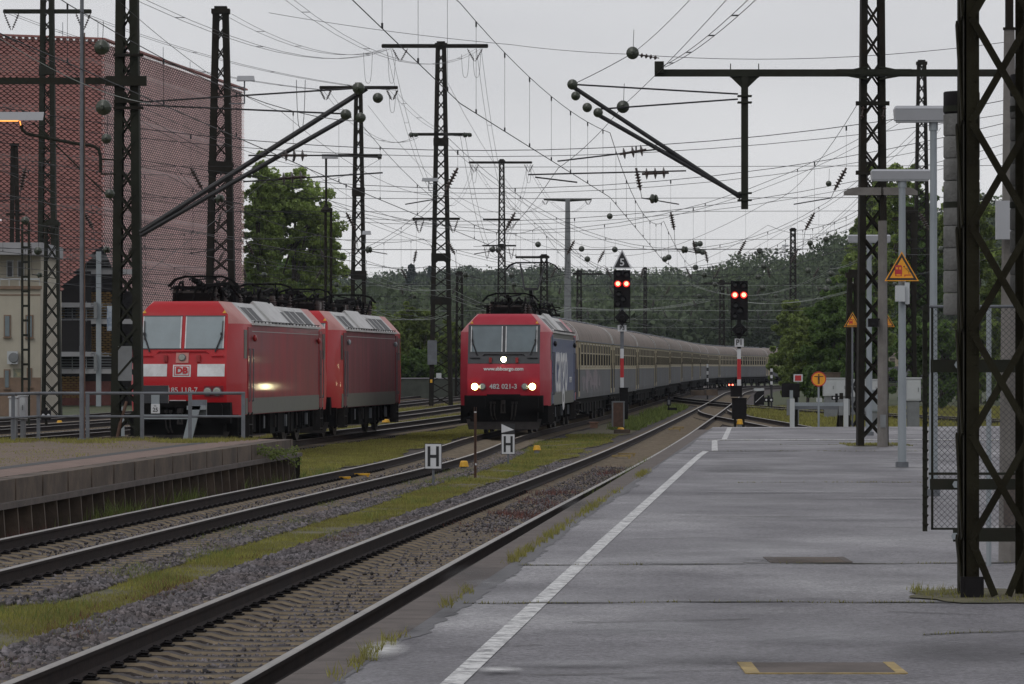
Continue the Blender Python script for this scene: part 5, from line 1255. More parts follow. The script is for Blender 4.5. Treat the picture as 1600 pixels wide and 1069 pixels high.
# H boards
def h_board(px, py0, py1, base, lab, flag):
    y = F * (HC - (G(85) + GR)) / (base - HY); x = Xp(px, y); Z = lambda p: Zp(p, y)
    t = thing('stop_board', lab, 'sign', (x, y, Z(base)), 0, 'stop boards with a black letter H')
    w_ = .172; z0, z1 = Z(py1), Z(py0)
    b = MB(); b.cyl((x, y, Z(base) - .1), (x, y, z1 - .05), .025, n=8); b.build('post', M['zinc_dark'], t, world=True)
    b = MB(); b.box(x - w_, x + w_, y - .05, y - .03, z0, z1); p = b.build('board', M['sign_black'], t, world=True)
    b = MB(); b.box(x - w_ + .012, x + w_ - .012, y - .056, y - .05, z0 + .012, z1 - .012); b.build('white_field', M['sign_white'], p, world=True)
    b = MB(); hh = z1 - z0
    for sx in (-1, 1): b.box(x + sx * .085 - .028, x + sx * .085 + .028, y - .062, y - .056, z0 + .055, z1 - .055)
    b.box(x - .06, x + .06, y - .0615, y - .056, z0 + hh / 2 - .03, z0 + hh / 2 + .03); b.build('letter_h', M['sign_black'], p, world=True)
    if flag:
        za, zc = Z(677), Z(662); b = MB(); b.box(x - w_, x + w_, y - .05, y - .03, za, zc); q = b.build('pennant_plate', M['sign_black'], t, world=True)
        b = MB(); b.prism([(x - w_ + .005, za + .012), (x + w_ - .02, za + .012 + (zc - za) * .3), (x - w_ + .005, zc - .01)], 'y', y - .057, y - .05); b.build('pennant', M['sign_white'], q, world=True)
h_board(677, 693, 733, 759, 'nearer H board on a short post in the grass strip', False)
h_board(794, 678, 710, 721, 'H board topped by a white pennant, in front of the lit locomotive', True)
y = 86.5; b = MB(); xx = Xp(743, y)
b.box(xx - .032, xx - .022, y, y + .04, Zp(739, y) - .1, Zp(636, y)); b.box(xx + .012, xx + .022, y, y + .03, Zp(739, y) - .1, Zp(636, y)); b.box(xx - .032, xx + .022, y + .03, y + .045, Zp(739, y) - .1, Zp(644, y)); b.mi = 1; b.box(xx - .03, xx + .02, y - .005, y + .03, Zp(645, y), Zp(643, y)); b.box(xx - .01, xx + .02, y - .005, y + .03, Zp(727, y), Zp(724, y))
tag(b.build('channel_post', [M['rust_box'], M['sign_white']], loc=(xx, y, Zp(739, y))), 'thin rusty channel post between the two H boards', 'post')
for (px, py, base, r, lab) in ((725, 720, 735, .105, 'yellow capped lamp just right of the nearer H board'), (839, 696, 708, .105, 'yellow capped lamp right of the H board with the pennant'),
                               (970, 668, 674, .13, 'flat yellow cap in the grass below the rusty box'), (603, 655, 663, .16, 'yellow cap beside the track behind the dirty locomotive'), (1156, 655, 668, .10, 'yellow capped lamp under the cabinet of the right signal'), (93, 657, 668, .12, 'yellow cap in the grass left of the grey tubular pole')):
    y = F * (HC - (G(110) + GR)) / (base - HY) if px != 1156 else 141; x = Xp(px, y); z1 = Zp(py, y); z0 = Zp(base, y)
    t = thing('marker_lamp', lab, 'lamp', (x, y, z0), 0, 'yellow capped trackside lamps')
    b = MB(); b.lathe((x, y, z0), (x, y, z1 + .02), [((z1 - z0) * .38, r * 1.1), ((z1 - z0) * .45, r * 1.08), ((z1 - z0) * .9, r * .85), ((z1 - z0) * 1.0, r * .6)], 14); b.build('cap', M['safety_yellow'], t, world=True)
    b = MB(); b.cyl((x, y, z0 - .05), (x, y, z0 + (z1 - z0) * .42), r * .8, n=10); b.build('foot', M['cab_grey'], t, world=True)
gbox(922, 934, 661, 669, 135, .3, 'rust_box', 'cable_box', 'small low brown box in the grass beside the train', 'box')
gbox(1080, 1102, 610, 618, 262, 2, 'old_concrete', 'concrete_block', 'low concrete block left of the crossing, the left one', 'block', 'low concrete blocks beyond the crossing', False)
gbox(1103, 1122, 609, 618, 258, 2, 'old_concrete', 'concrete_block', 'low concrete block left of the crossing, the right one', 'block', 'low concrete blocks beyond the crossing', False)
# point lantern
y = 178.; x = Xp(1045, y); t = thing('point_lantern', 'small black point lantern at the edge of the weeds, left of the crossing', 'lantern', (x, y, Zp(640, y)))
b = MB(); b.box(x - .09, x + .09, y - .09, y + .09, Zp(634, y), Zp(623, y)); b.cyl((x, y, Zp(623, y)), (x, y, Zp(619, y)), .05, n=8); b.cyl((x, y, Zp(640, y)), (x, y, Zp(634, y)), .03, n=6); b.build('lantern_box', M['signal_black'], t, world=True)
b = MB(); b.box(x - .05, x + .05, y - .1, y - .09, Zp(632, y), Zp(625, y)); b.build('lens', M['zinc_dark'], t, world=True)
b = MB(); b.box(x - .05, x + .35, y - .05, y + .1, Zp(641, y), Zp(637, y)); b.build('drive_box', M['signal_black'], t, world=True)
# dwarf signals
def dwarf(px, base, top, y, label, red=False, w_=.22):
    x = Xp(px, y); t = thing('dwarf_signal', label, 'signal', (x, y, Zp(base, y)), 0, 'low dwarf signals beside the tracks')
    b = MB(); b.box(x - w_, x + w_, y - .08, y + .1, Zp(base, y) + .12, Zp(top, y) - .1); b.cyl((x, y, Zp(top, y) - .12), (x, y, Zp(top, y)), .06, n=8); b.build('signal_case', M['signal_black'], t, world=True)
    b = MB(); b.box(x - .05, x + .05, y, y + .05, Zp(base, y) - .1, Zp(base, y) + .14); b.build('foot', M['mast'], t, world=True)
    for sx in (-1, 1):
        b = MB(); b.lathe((x + sx * w_ * .55, y - .11, Zp((base + top) / 2, y)), (x + sx * w_ * .55, y - .07, Zp((base + top) / 2, y)), [(0, .045), (.03, .055)], 10); b.build('lamp', M['signal_red'] if red else M['sign_white'], t, world=True)
dwarf(1142, 606, 597, 300, 'tiny dwarf signal with two red lights, just left of the right signal cabinet', True, .22)
dwarf(1201, 632, 618, 205, 'black dwarf signal with two pale dots, right of the striped wedge')
dwarf(72, 661, 637, 150, 'black and white dwarf signal behind the railing at far left', False, .17)
dwarf(1307, 629, 615, 190, 'black dwarf signal in front of the white cabinet at right')
# striped wedge board (shunting indicator)
y = 185.; x0, x1 = Xp(1179, y), Xp(1194, y); t = thing('wedge_board', 'black wedge shaped board with white diagonal stripe, beyond the crossing', 'sign', (x0, y, Zp(634, y)))
b = MB(); b.prism([(x0, Zp(633, y)), (x1, Zp(633, y)), (x1, Zp(610, y)), (x0 + .12, Zp(612, y)), (x0, Zp(617, y))], 'y', y, y + .6); b.build('board', M['signal_black'], t, world=True)
b = MB(); b.beam((x0 + .03, y - .01, Zp(629, y)), (x1 - .03, y - .01, Zp(617, y)), .05, .02); b.build('stripe', M['sign_white'], t, world=True)
b = MB(); b.box(x0, x1, y, y + .6, Zp(611, y), Zp(607, y)); b.build('lid', M['cab_white'], t, world=True)
# striped thin posts
for px, y_, a, c, lab in ((1105.5, 300, 569, 602, 'thin black and white striped post in front of the coaches, left of the right signal'), (1205.5, 230, 576, 606, 'thin black and white striped post near the bushes at the train end')):
    x = Xp(px, y_); t = thing('striped_post', lab, 'post', (x, y_, Zp(c, y_)), 0, 'thin black and white striped posts'); n = 6
    for i in range(n):
        b = MB(); b.cyl((x, y_, Zp(c + (a - c) * i / n, y_)), (x, y_, Zp(c + (a - c) * (i + 1) / n, y_)), .07, n=8); b.build('band', M['sign_white'] if i % 2 else M['sign_black'], t, world=True)
    b = MB(); b.cyl((x, y_, G(y_) - .3), (x, y_, Zp(c, y_)), .06, n=8); b.build('foot', M['sign_black'], t, world=True)

# ============================================================ white barrier / buffer stop area at right
y = 120.0; x0, x1 = Xp(1238, y), Xp(1322, y)
t = thing('barrier', 'white two post barrier standing at the far edge of the platform', 'barrier', ((x0 + x1) / 2, y, Zp(666, y)))
for xx in (x0, x1): MB().box(xx - .065, xx + .065, y, y + .12, PZ - .3, Zp(623, y)).build('post', M['cab_white'], t, world=True)
MB().box(x0 + .05, x1 - .05, y + .03, y + .09, Zp(634.5, y), Zp(629, y)).build('crossbar', M['zinc'], t, world=True)
y = 139.0; t = thing('buffer_stop', 'grey steel buffer stop with a dark board, behind the white barrier', 'buffer stop', (10.5, y, -.3))
for a, c in ((1230, 1242), (1311, 1328)): MB().box(Xp(a, y), Xp(c, y), y, y + .3, Zp(649, y), Zp(624, y)).build('buffer_plate', M['cab_grey'], t, world=True)
MB().box(Xp(1234, y), Xp(1239, y), y - .02, y + .1, Zp(649, y), Zp(610, y)).build('upright', M['zinc'], t, world=True)
MB().box(Xp(1222, y), Xp(1250, y), y + .15, y + .25, Zp(621, y), Zp(599, y)).build('dark_board', M['signal_black'], t, world=True)
MB().box(Xp(1232, y), Xp(1326, y), y + .3, y + .5, Zp(640, y), Zp(632, y)).build('beam', M['zinc_dark'], t, world=True)
b = MB()
for sx in (Xp(1245, y), Xp(1316, y)): b.beam((sx, y + .4, -.2), (sx, y + .4, 1.2), .12); b.beam((sx, y + .4, 1.1), (sx, y + 2, -.2), .12)
b.build('frame', M['mast'], t, world=True)
y = 119.6; x = Xp(1279, y); t = thing('round_sign', 'round orange sign with a red rim and a black figure with arms out', 'sign', (x, y, PZ))
MB().cyl((x, y, PZ - .2), (x, y, Zp(600, y)), .03, n=8).build('post', M['zinc'], t, world=True)
zc = Zp(592.3, y); r = .215
MB().cyl((x, y - .06, zc), (x, y - .04, zc), r, n=32).build('disc', M['sign_orange'], t, world=True)
b = MB()
for i in range(40):
    a, c = 2 * math.pi * i / 40, 2 * math.pi * (i + 1) / 40; b.hexa([(x + q * math.cos(g), yy, zc + q * math.sin(g)) for yy in (y - .066, y - .06) for q, g in ((r, a), (r, c), (r * .87, c), (r * .87, a))])
b.build('rim', M['sign_red'], t, world=True)
b = MB(); b.cyl((x, y - .068, zc + .115), (x, y - .06, zc + .115), .024, n=10); b.box(x - .13, x + .13, y - .067, y - .06, zc + .062, zc + .082); b.box(x - .024, x + .024, y - .068, y - .06, zc - .02, zc + .082); b.box(x - .024, x - .005, y - .067, y - .06, zc - .14, zc - .01); b.box(x + .005, x + .024, y - .067, y - .06, zc - .14, zc - .01); b.build('figure', M['sign_black'], t, world=True)
y = 165.; x = Xp(1247, y); t = thing('red_square_sign', 'small red square sign with white border on a low post', 'sign', (x, y, Zp(612, y)))
MB().box(x - .18, x + .18, y - .02, y, Zp(596.5, y), Zp(585, y)).build('plate', M['sign_white'], t, world=True); MB().box(x - .125, x + .125, y - .03, y - .02, Zp(595, y), Zp(586.6, y)).build('red_field', M['sign_red'], t, world=True); MB().box(x - .03, x + .03, y, y + .05, -.3, Zp(596, y)).build('post', M['zinc_dark'], t, world=True)
y = 160.; x = Xp(1280, y); b = MB(); b.box(x - .11, x + .11, y - .02, y, Zp(628, y), Zp(622, y)); b.mi = 1; b.box(x - .02, x + .02, y, y + .04, -.3, Zp(622, y)); tag(b.build('number_plate', [M['cab_white'], M['zinc_dark']], loc=(x, y, -.3)), 'tiny white number plate on a peg behind the round orange sign', 'sign')
def cabinet(px0, px1, py0, py1, y, label, m='cab_white', doors=2):
    x0, x1 = Xp(px0, y), Xp(px1, y); t = thing('cabinet', label, 'cabinet', ((x0 + x1) / 2, y, Zp(py1, y)), 0, 'grey and white trackside cabinets')
    MB().box(x0, x1, y, y + .6, Zp(py1, y), Zp(py0, y)).build('case', M[m], t, world=True); MB().box(x0 - .03, x1 + .03, y - .04, y + .64, Zp(py0, y), Zp(py0, y) + .05).build('lid', M[m], t, world=True)
    for i in range(doors):
        a = x0 + (x1 - x0) * i / doors + .03; c = x0 + (x1 - x0) * (i + 1) / doors - .03; d = MB().box(a, c, y - .015, y, Zp(py1, y) + .05, Zp(py0, y) - .05).build('door', M[m], t, world=True); MB().box(c - .08, c - .05, y - .03, y - .015, (Zp(py1, y) + Zp(py0, y)) / 2 - .08, (Zp(py1, y) + Zp(py0, y)) / 2 + .08).build('handle', M['cab_grey'], d, world=True)
    MB().box(x0 + .05, x1 - .05, y + .05, y + .55, G(y) - .4, Zp(py1, y)).build('plinth', M['cab_grey'], t, world=True)
cabinet(1287, 1323, 592, 619, 195, 'long pale cabinet right of the round orange sign')
cabinet(1330, 1372, 594, 620, 198, 'pale cabinet seen through the feet of the platform mast')
cabinet(1417, 1439, 592, 626, 150, 'tall white cabinet with cables right of the triangle lamp post', doors=1)
cabinet(1352, 1373, 611, 643, 150, 'squat grey green cabinet behind the platform mast', 'zinc', 2)
cabinet(14, 27, 622, 654, 130, 'slim white cabinet behind the railing, the left one of two', doors=1)
cabinet(29, 40, 619, 655, 131, 'slim white cabinet behind the railing, the right one of two', doors=1)
gbox(1289, 1313, 583, 592, 240, 2, 'old_concrete', 'small_hut', 'low brownish flat roofed hut in front of the dark trees', 'hut')
# buffer stop in front of the locomotive with number 25
y = 98.; Z = lambda p: Zp(p, y); X = lambda p: Xp(p, y)
t = thing('buffer_stop', 'grey buffer stop with plate number 25 and slanting braces in front of the red locomotive', 'buffer stop', (X(260), y, -.3))
MB().box(X(216), X(300), y, y + .12, Z(655), Z(648)).build('crossbeam', M['zinc'], t, world=True)
MB().box(X(224), X(263), y - .02, y + .15, Z(630), Z(602.5)).build('rubber_pad', M['black_band'], t, world=True); MB().box(X(295), X(322), y + .1, y + .3, Z(652), Z(625)).build('buffer_plate', M['zinc_dark'], t, world=True)
MB().box(X(236.5), X(249.5), y - .05, y - .02, Z(632), Z(617)).build('upright', M['zinc'], t, world=True)
o = MB().box(X(236.5), X(250), y - .08, y - .05, Z(646), Z(631.5)).build('number_plate', M['sign_white'], t, world=True)
text_obj('lettering', '25', .135, M['sign_black'], o, (X(243.2) - t.location.x, -.085, Z(640.5) - t.location.z), (R(90), 0, 0), .95, .002); text_obj('lettering', 'Gl.', .05, M['sign_black'], o, (X(243) - t.location.x, -.085, Z(634) - t.location.z), (R(90), 0, 0), 1, 0)
b = MB(); xa, xb, xc, xd_ = X(277), X(291), X(301), X(316)
b.prism([(xa, -.3), (xb, -.3), (xd_, Z(634)), (xc, Z(634))], 'y', y - .5, y - .42); b.prism([(xc - .1, Z(640)), (X(322), Z(640)), (X(322), Z(634)), (xc - .1, Z(634))], 'y', y - .5, y + .1); b.build('brace', M['zinc'], t, world=True)
b = MB(); b.prism([(X(188), -.3), (X(199), -.3), (X(196), Z(634)), (X(188), Z(640))], 'y', y - .5, y - .42); b.build('brace', M['zinc'], t, world=True)
# stand-alone tall tubular pole
y = 85.; x = Xp(128, y); t = thing('tubular_pole', 'tall smooth grey tubular pole on the brick platform, rising out of the photo', 'pole', (x, y, .57))
b = MB(); b.cyl((x, y, .55), (x, y, 2.5), .052, n=12); b.cyl((x, y, 2.5), (x, y, 11), .046, .038, n=12); b.build('pole', M['zinc_dark'], t, world=True); b = MB(); b.box(x + .045, x + .065, y - .03, y + .02, .6, 8.9); b.build('cable', M['rust_box'], t, world=True)
b = MB(); b.cyl((x, y, .55), (x, y, .62), .09, n=12); b.build('foot_collar', M['zinc_dark'], t, world=True)

# ============================================================ lamps
def box_lamp(px, y, fx0, fx1, fy0, fy1, label, r, zb=PZ):
    x = Xp(px, y); t = thing('platform_lamp', label, 'lamp post', (x, y, zb), 0, 'platform lamps with flat box heads')
    zt = Zp(fy1, y); b = MB(); b.cyl((x, y, zb), (x, y, zb + 1.6), r * 1.12, n=14); b.cyl((x, y, zb + 1.6), (x, y, zt), r, r * .88, n=14); b.build('post', M['zinc'], t, world=True)
    b = MB(); b.cyl((x, y, zb), (x, y, zb + .09), r * 1.7, n=12); b.build('base_collar', M['zinc_dark'], t, world=True)
    x0, x1 = Xp(fx0, y), Xp(fx1, y); zt2 = Zp(fy0, y); hh = zt2 - zt
    b = MB(); b.hexa([(x0 + .01, y - .12, zt + .01), (x1 - .01, y - .12, zt + .01), (x1 - .01, y + .12, zt + .01), (x0 + .01, y + .12, zt + .01), (x0, y - .15, zt + hh * .8), (x1, y - .15, zt + hh * .8), (x1, y + .15, zt + hh * .8), (x0, y + .15, zt + hh * .8)])
    b.hexa([(x0, y - .155, zt + hh * .8), (x1, y - .155, zt + hh * .8), (x1, y + .155, zt + hh * .8), (x0, y + .155, zt + hh * .8), (x0 + .02, y - .1, zt2), (x1 - .02, y - .1, zt2), (x1 - .02, y + .1, zt2), (x0 + .02, y + .1, zt2)]); b.build('lamp_head', M['lamp_housing'], t, world=True)
    b = MB(); b.box(x0 + .03, x1 - .03, y - .1, y + .1, zt - .012, zt + .01); b.build('lamp_cover', M['cab_white'], t, world=True)
    b = MB(); b.cyl((x, y, zt - .12), (x, y, zt), r * 1.15, n=12); b.build('head_sleeve', M['zinc'], t, world=True)
    return t
la = box_lamp(1409.5, 70.4, 1361, 1453, 265, 282, 'platform lamp post carrying the large orange warning triangle', .065)
lb = box_lamp(1458.5, 54.7, 1397, 1520, 166, 190, 'nearest platform lamp post, its box head cut by the concrete weights', .052)
lc = box_lamp(1358, 102.8, 1325, 1391, 367, 379, 'farthest platform lamp post, behind the lattice mast', .07)
def warn_triangle(x, y, z, hw, t, name='warning_triangle'):
    h = hw * 1.72
    b = MB(); tri(b, x, z, hw, h, y - .0, .015); o = b.build(name, M['sign_orange'], t, world=True)
    def ring(sc, dz, yy, m, nm): b = MB(); c = z + h / 3; tri(b, x, c - h / 3 * sc, hw * sc, h * sc, yy, .003); b.build(nm, m, o, world=True)
    ring(.90, 0, y - .016, M['sign_black'], 'black_border'); ring(.69, 0, y - .020, M['sign_orange'], 'orange_field')
    b = MB(); u = hw / .29 * 1.12; cx, cz = x - .05 * u, z + .085 * u; yy = y - .024
    b.prism([(cx - .055 * u, cz + .02 * u), (cx + .055 * u, cz + .02 * u), (cx + .055 * u, cz + .13 * u), (cx + .04 * u, cz + .155 * u), (cx - .04 * u, cz + .155 * u), (cx - .055 * u, cz + .13 * u)], 'y', yy - .002, yy)
    for sx in (-1, 1): b.box(cx + sx * .04 * u - .008 * u, cx + sx * .04 * u + .008 * u, yy - .002, yy, cz - .005 * u, cz + .02 * u)
    b.box(cx - .05 * u, cx + .05 * u, yy - .002, yy, cz - .012 * u, cz - .004 * u); b.box(cx + .09 * u, cx + .19 * u, yy - .002, yy, cz + .0 * u, cz + .012 * u); b.box(cx + .09 * u, cx + .102 * u, yy - .002, yy, cz - .02 * u, cz)
    b.build('train_symbol', M['sign_red'], o, world=True)
    b = MB()
    for sx in (-1, 1): b.box(cx + sx * .024 * u - .016 * u, cx + sx * .024 * u + .016 * u, yy - .004, yy - .001, cz + .09 * u, cz + .125 * u)
    b.build('symbol_windows', M['sign_orange'], o, world=True)
    b = MB(); b.beam((cx + .09 * u, yy, cz + .12 * u), (cx + .16 * u, yy, cz + .06 * u), .016 * u, .004); b.beam((cx + .12 * u, yy, cz + .1 * u), (cx + .165 * u, yy, cz + .11 * u), .010 * u, .004); b.beam((cx + .15 * u, yy, cz + .07 * u), (cx + .16 * u, yy, cz + .02 * u), .012 * u, .004); b.beam((cx + .15 * u, yy, cz + .07 * u), (cx + .19 * u, yy, cz + .045 * u), .010 * u, .004); b.cyl((cx + .085 * u, yy - .002, cz + .135 * u), (cx + .085 * u, yy, cz + .135 * u), .011 * u, n=8)
    b.build('falling_figure', M['sign_black'], o, world=True)
warn_triangle(Xp(1408, 70.3), 70.3 - .1, Zp(439.5, 70.3), .29, la)
b = MB(); b.box(Xp(1401, 70), Xp(1415, 70), 70.1, 70.3, Zp(471, 70), Zp(446, 70)); b.build('control_box', M['cab_white'], la, world=True)
b = MB(); b.box(Xp(1416, 70), Xp(1423, 70), 70.2, 70.5, Zp(475, 70), Zp(441, 70)); b.build('sign_back', M['cab_white'], la, world=True)
for px, lab in ((1332, 'small orange warning triangle left of the platform mast'), (1384.5, 'small orange warning triangle right of the platform mast, half covered')):
    y = 140.5; x = Xp(px, y); t = thing('warning_sign', lab, 'sign', (x, y, G(y) - .3), 0, 'small far warning triangles'); MB().box(x - .03, x + .03, y + .02, y + .07, -.3, Zp(500, y)).build('post', M['zinc_dark'], t, world=True)
    warn_triangle(x, y, Zp(511, y), .29, t)
# concrete post with cobra heads
y = 88.; x = Xp(1379, y); t = thing('street_lamp', 'brown concrete lamp post with two long curved lamp heads, beside the platform mast', 'lamp post', (x, y, PZ))
b = MB(); b.cyl((x, y, PZ), (x, y, Zp(345, y)), .115, .095, n=10); b.build('post', M['concrete_pole'], t, world=True)
b = MB(); b.cyl((x, y, Zp(350, y)), (x, y, Zp(305, y)), .06, .05, n=10); b.build('top_tube', M['mast'], t, world=True)
for sg, px0, px1 in ((-1, 1376, 1319), (1, 1380, 1433)):
    xa, xb = Xp(px0, y), Xp(px1, y); b = MB(); zz = Zp(300, y); n = 9; P1 = []
    for i in range(n + 1):
        q = i / n; P1.append((xa + (xb - xa) * q, zz + .09 * (1 - max(0, q - .7) ** 2 * 9) * (1 if q < .99 else .5)))
    b.prism([(u, v) for u, v in P1] + [(xb, zz - .07), (xa, zz - .07)], 'y', y - .13, y + .13); b.build('lamp_head', M['concrete_pole'], t, world=True)
b = MB(); b.box(x - .06, x + .06, y - .125, y - .1, Zp(668, y), Zp(648, y)); b.build('plate', M['cab_grey'], t, world=True)
b = MB(); b.box(Xp(1355, y), Xp(1371, y), y - .3, y - .1, Zp(511, y), Zp(498, y)); b.beam((Xp(1363, y), y - .2, Zp(499, y)), (x, y, Zp(499, y)), .03); b.build('floodlight', M['signal_black'], t, world=True)
# other small lamp fixtures on masts
def mast_lamp(px0, px1, py, y, mx, py2, label):
    x0, x1 = Xp(px0, y), Xp(px1, y); t = thing('mast_lamp', label, 'lamp', (Xp(mx, y), y, Zp(py2, y)), 0, 'small box lamps clamped to masts')
    b = MB(); z = Zp(py, y); b.hexa([(x0, y - .2, z - .09), (x1, y - .2, z - .09), (x1, y + .2, z - .09), (x0, y + .2, z - .09), (x0 + .03, y - .14, z + .10), (x1 - .03, y - .14, z + .10), (x1 - .03, y + .14, z + .10), (x0 + .03, y + .14, z + .10)]); b.build('lamp_head', M['lamp_housing'], t, world=True)
    c = Xp((px0 + px1) / 2 - 2, y); b = MB(); b.cyl((c, y, z - .05), (c, y, Zp(py2, y)), .03, n=6)
    for q in (.35, 1): b.beam((c, y, z + (Zp(py2, y) - z) * q), (Xp(mx, y), y, z + (Zp(py2, y) - z) * q), .04)
    b.build('bracket', M['zinc_dark'], t, world=True)
mast_lamp(370, 398, 123, 158, 358, 162, 'box lamp on a bracket at the top right of the thick dark headed mast')
mast_lamp(659, 685, 281, 243, 680, 298, 'box lamp on the left side of the tallest mast')
mast_lamp(566, 580, 364, 213, 572, 380, 'small box lamp low on the mast behind the dirty locomotive')
mast_lamp(1222, 1232, 384, 425, 1236, 400, 'tiny box lamp beside the mast on the wooded skyline')
mast_lamp(793, 803, 416, 329, 788, 430, 'tiny box lamp left of the raised pantograph')
y = 150.; x = Xp(513, y); t = thing('tall_lamp', 'tall lamp post with a flat head in front of the leafy tree', 'lamp post', (x, y, G(y)))
MB().cyl((x - .1, y, G(y)), (x - .1, y, Zp(325, y)), .05, n=8).build('post', M['mast'], t, world=True); MB().cyl((x + .1, y, G(y)), (x + .1, y, Zp(325, y)), .05, n=8).build('post', M['mast'], t, world=True)
b = MB(); b.cyl((x - .08, y, Zp(325, y)), (x - .08, y, Zp(247, y)), .04, n=8); b.lathe((x - .08, y, Zp(332, y)), (x - .08, y, Zp(318, y)), [(0, .18), (.1, .2), (.2, .1), (.3, .06)], 10); b.build('top_tube', M['mast'], t, world=True)
b = MB(); b.box(Xp(503, y), Xp(528, y), y - .12, y + .12, Zp(248, y), Zp(241, y)); b.build('lamp_head', M['lamp_housing'], t, world=True)
# lit lamp at the far left, curved arm from the near left mast
y = 86.4; t = thing('arm_lamp', 'orange lit lamp on a long curved arm at the left photo edge', 'lamp', (Xp(180, y), y, Zp(260, y)))
b = MB(); b.tube([W(33, 196, y), W(35, 203, y), W(42, 209, y), W(70, 215, y), W(110, 223, y), W(145, 228, y), W(154, 233, y), W(157, 245, y), W(157, 270, y)], .035, 8); b.cyl(W(157, 249, y), W(182, 250, y), .02, n=6); b.cyl(W(157, 272, y), W(182, 272, y), .02, n=6); b.build('arm', M['mast_green'], t, world=True)
b = MB(); b.hexa([W(-25, 188, y - .15), W(67, 188, y - .15), W(67, 188, y + .15), W(-25, 188, y + .15), W(-25, 175, y - .1), W(69, 175, y - .1), W(69, 175, y + .1), W(-25, 175, y + .1)]); b.build('lamp_head', M['lamp_housing'], t, world=True)
b = MB(); b.hexa([W(-20, 190, y - .1), W(28, 190, y - .1), W(28, 190, y + .1), W(-20, 190, y + .1), W(-20, 187, y - .1), W(30, 187, y - .1), W(30, 187, y + .1), W(-20, 187, y + .1)]); b.cyl(W(31, 189, y), W(33, 199, y), .012, n=6); b.build('glowing_tube', M['lamp_orange'], t, world=True)
b = MB(); b.beam(W(52, 192, y - .05), W(180, 318, y - .05), .03); b.build('stay_rod', M['mast_green'], t, world=True)

# ============================================================ near right: mast, weights, guard cage, concrete pole
yn = 30.5; t = thing('lattice_mast', 'nearest green brown lattice mast at the right edge of the photo', 'mast', (Xp(1520, yn), yn, PZ), 0, GM)
xl = Xp(1507, yn); lw_ = .108; W_ = .54; D_ = .5
def ang(x, sx, y, sy, nme):
    b = MB(); b.box(min(x, x + sx * lw_), max(x, x + sx * lw_), min(y, y + sy * .014), max(y, y + sy * .014), PZ, 6.5); b.box(min(x, x + sx * .014), max(x, x + sx * .014), y, y + sy * lw_, PZ, 6.5)
    for k in range(60):
        if sy > 0: b.cyl((x + sx * .08, y - .012, PZ + .1 + k * .1 + (.0 if k % 2 else .02)), (x + sx * .08, y + .001, PZ + .1 + k * .1 + (.0 if k % 2 else .02)), .011, n=6) if k % 3 else None
    return b.build(nme, M['mast_brown'], t, world=True)
for sx, x_ in ((1, xl), (-1, xl + W_)):
    for sy, y_ in ((1, yn), (-1, yn + D_)): ang(x_, sx, y_, sy, 'leg')
b = MB()
zz = PZ + .02; k = 0
nodes = [PZ + .02] + [Zp(843 - 163 * q, yn) for q in range(0, 7)]
for za, zc_ in zip(nodes[:-1], nodes[1:]):
    for (ya, dy) in ((yn - .012, -1),):
        xa_, xb_ = (xl + .05, xl + W_ - .05) if za > .5 else (xl + W_ / 2 + .05, xl + W_ / 2 - .05)
        b.beam((xa_, ya, za), (xl + W_ - .05, ya, zc_), .012, .052); b.beam((xb_, ya + dy * .014, za), (xl + .05, ya + dy * .014, zc_), .012, .052)
    for xq, dx in ((xl - .012, -1), (xl + W_ + .012, 1)):
        b.beam((xq, yn + .05, za), (xq, yn + D_ - .05, zc_), .012, .06)
b.build('bracing', M['mast_brown'], t, world=True)
b = MB(); b.box(xl - .03, xl + .14, yn - .02, yn + .0, PZ, PZ + .16); b.box(xl + .0, xl + .12, yn - .025, yn + .12, PZ, PZ + .14); b.build('tarred_foot', M['signal_black'], t, world=True)
b = MB(); b.quad(*[(xl + .25 + .62 * math.cos(a * .2618) * (1 + .12 * math.sin(a * 2.1)), yn + .25 + 1.0 * math.sin(a * .2618) * (1 + .1 * math.sin(a * 1.3)), PZ + .009) for a in range(24)]); b.build('mossy_ground', M['earth'], t, world=True)
# tension weights
def weights(px0, px1, py0, py1, y, label, n):
    x = (Xp(px0, y) + Xp(px1, y)) / 2; r = (Xp(px1, y) - Xp(px0, y)) / 2; z0, z1 = Zp(py1, y), Zp(py0, y); t = thing('tension_weights', label, 'weight', (x, y, z0), 0, 'stacks of round concrete tension weights')
    h = (z1 - z0) / n
    for i in range(n):
        b = MB(); b.lathe((x, y, z0 + i * h), (x, y, z0 + (i + 1) * h), [(.002, r * .95), (.012, r), (h - .012, r), (h - .003, r * .95)], 28); o_ = b.build('weight_disc', M['weight'] if i < n - 1 else M['signal_black'], t, world=True, smooth=True)
    b = MB(); b.cyl((x, y, z1 - .05), (x, y, 6.5), .012, n=6); b.build('rope', M['wire'], t, world=True)
    for zq in (Zp(166, y), Zp(316, y)):
        b = MB(); b.cyl((x, y, zq - .045), (x, y, zq), r * 1.012, n=28); b.build('green_band', M['mast_green'], t, world=True)
weights(1474, 1531, 143, 493, 31.15, 'stack of round grey concrete weights hanging left of the nearest mast', 10)
weights(1578, 1632, 116, 465, 31.2, 'second stack of round concrete weights, cut by the right photo edge', 10)
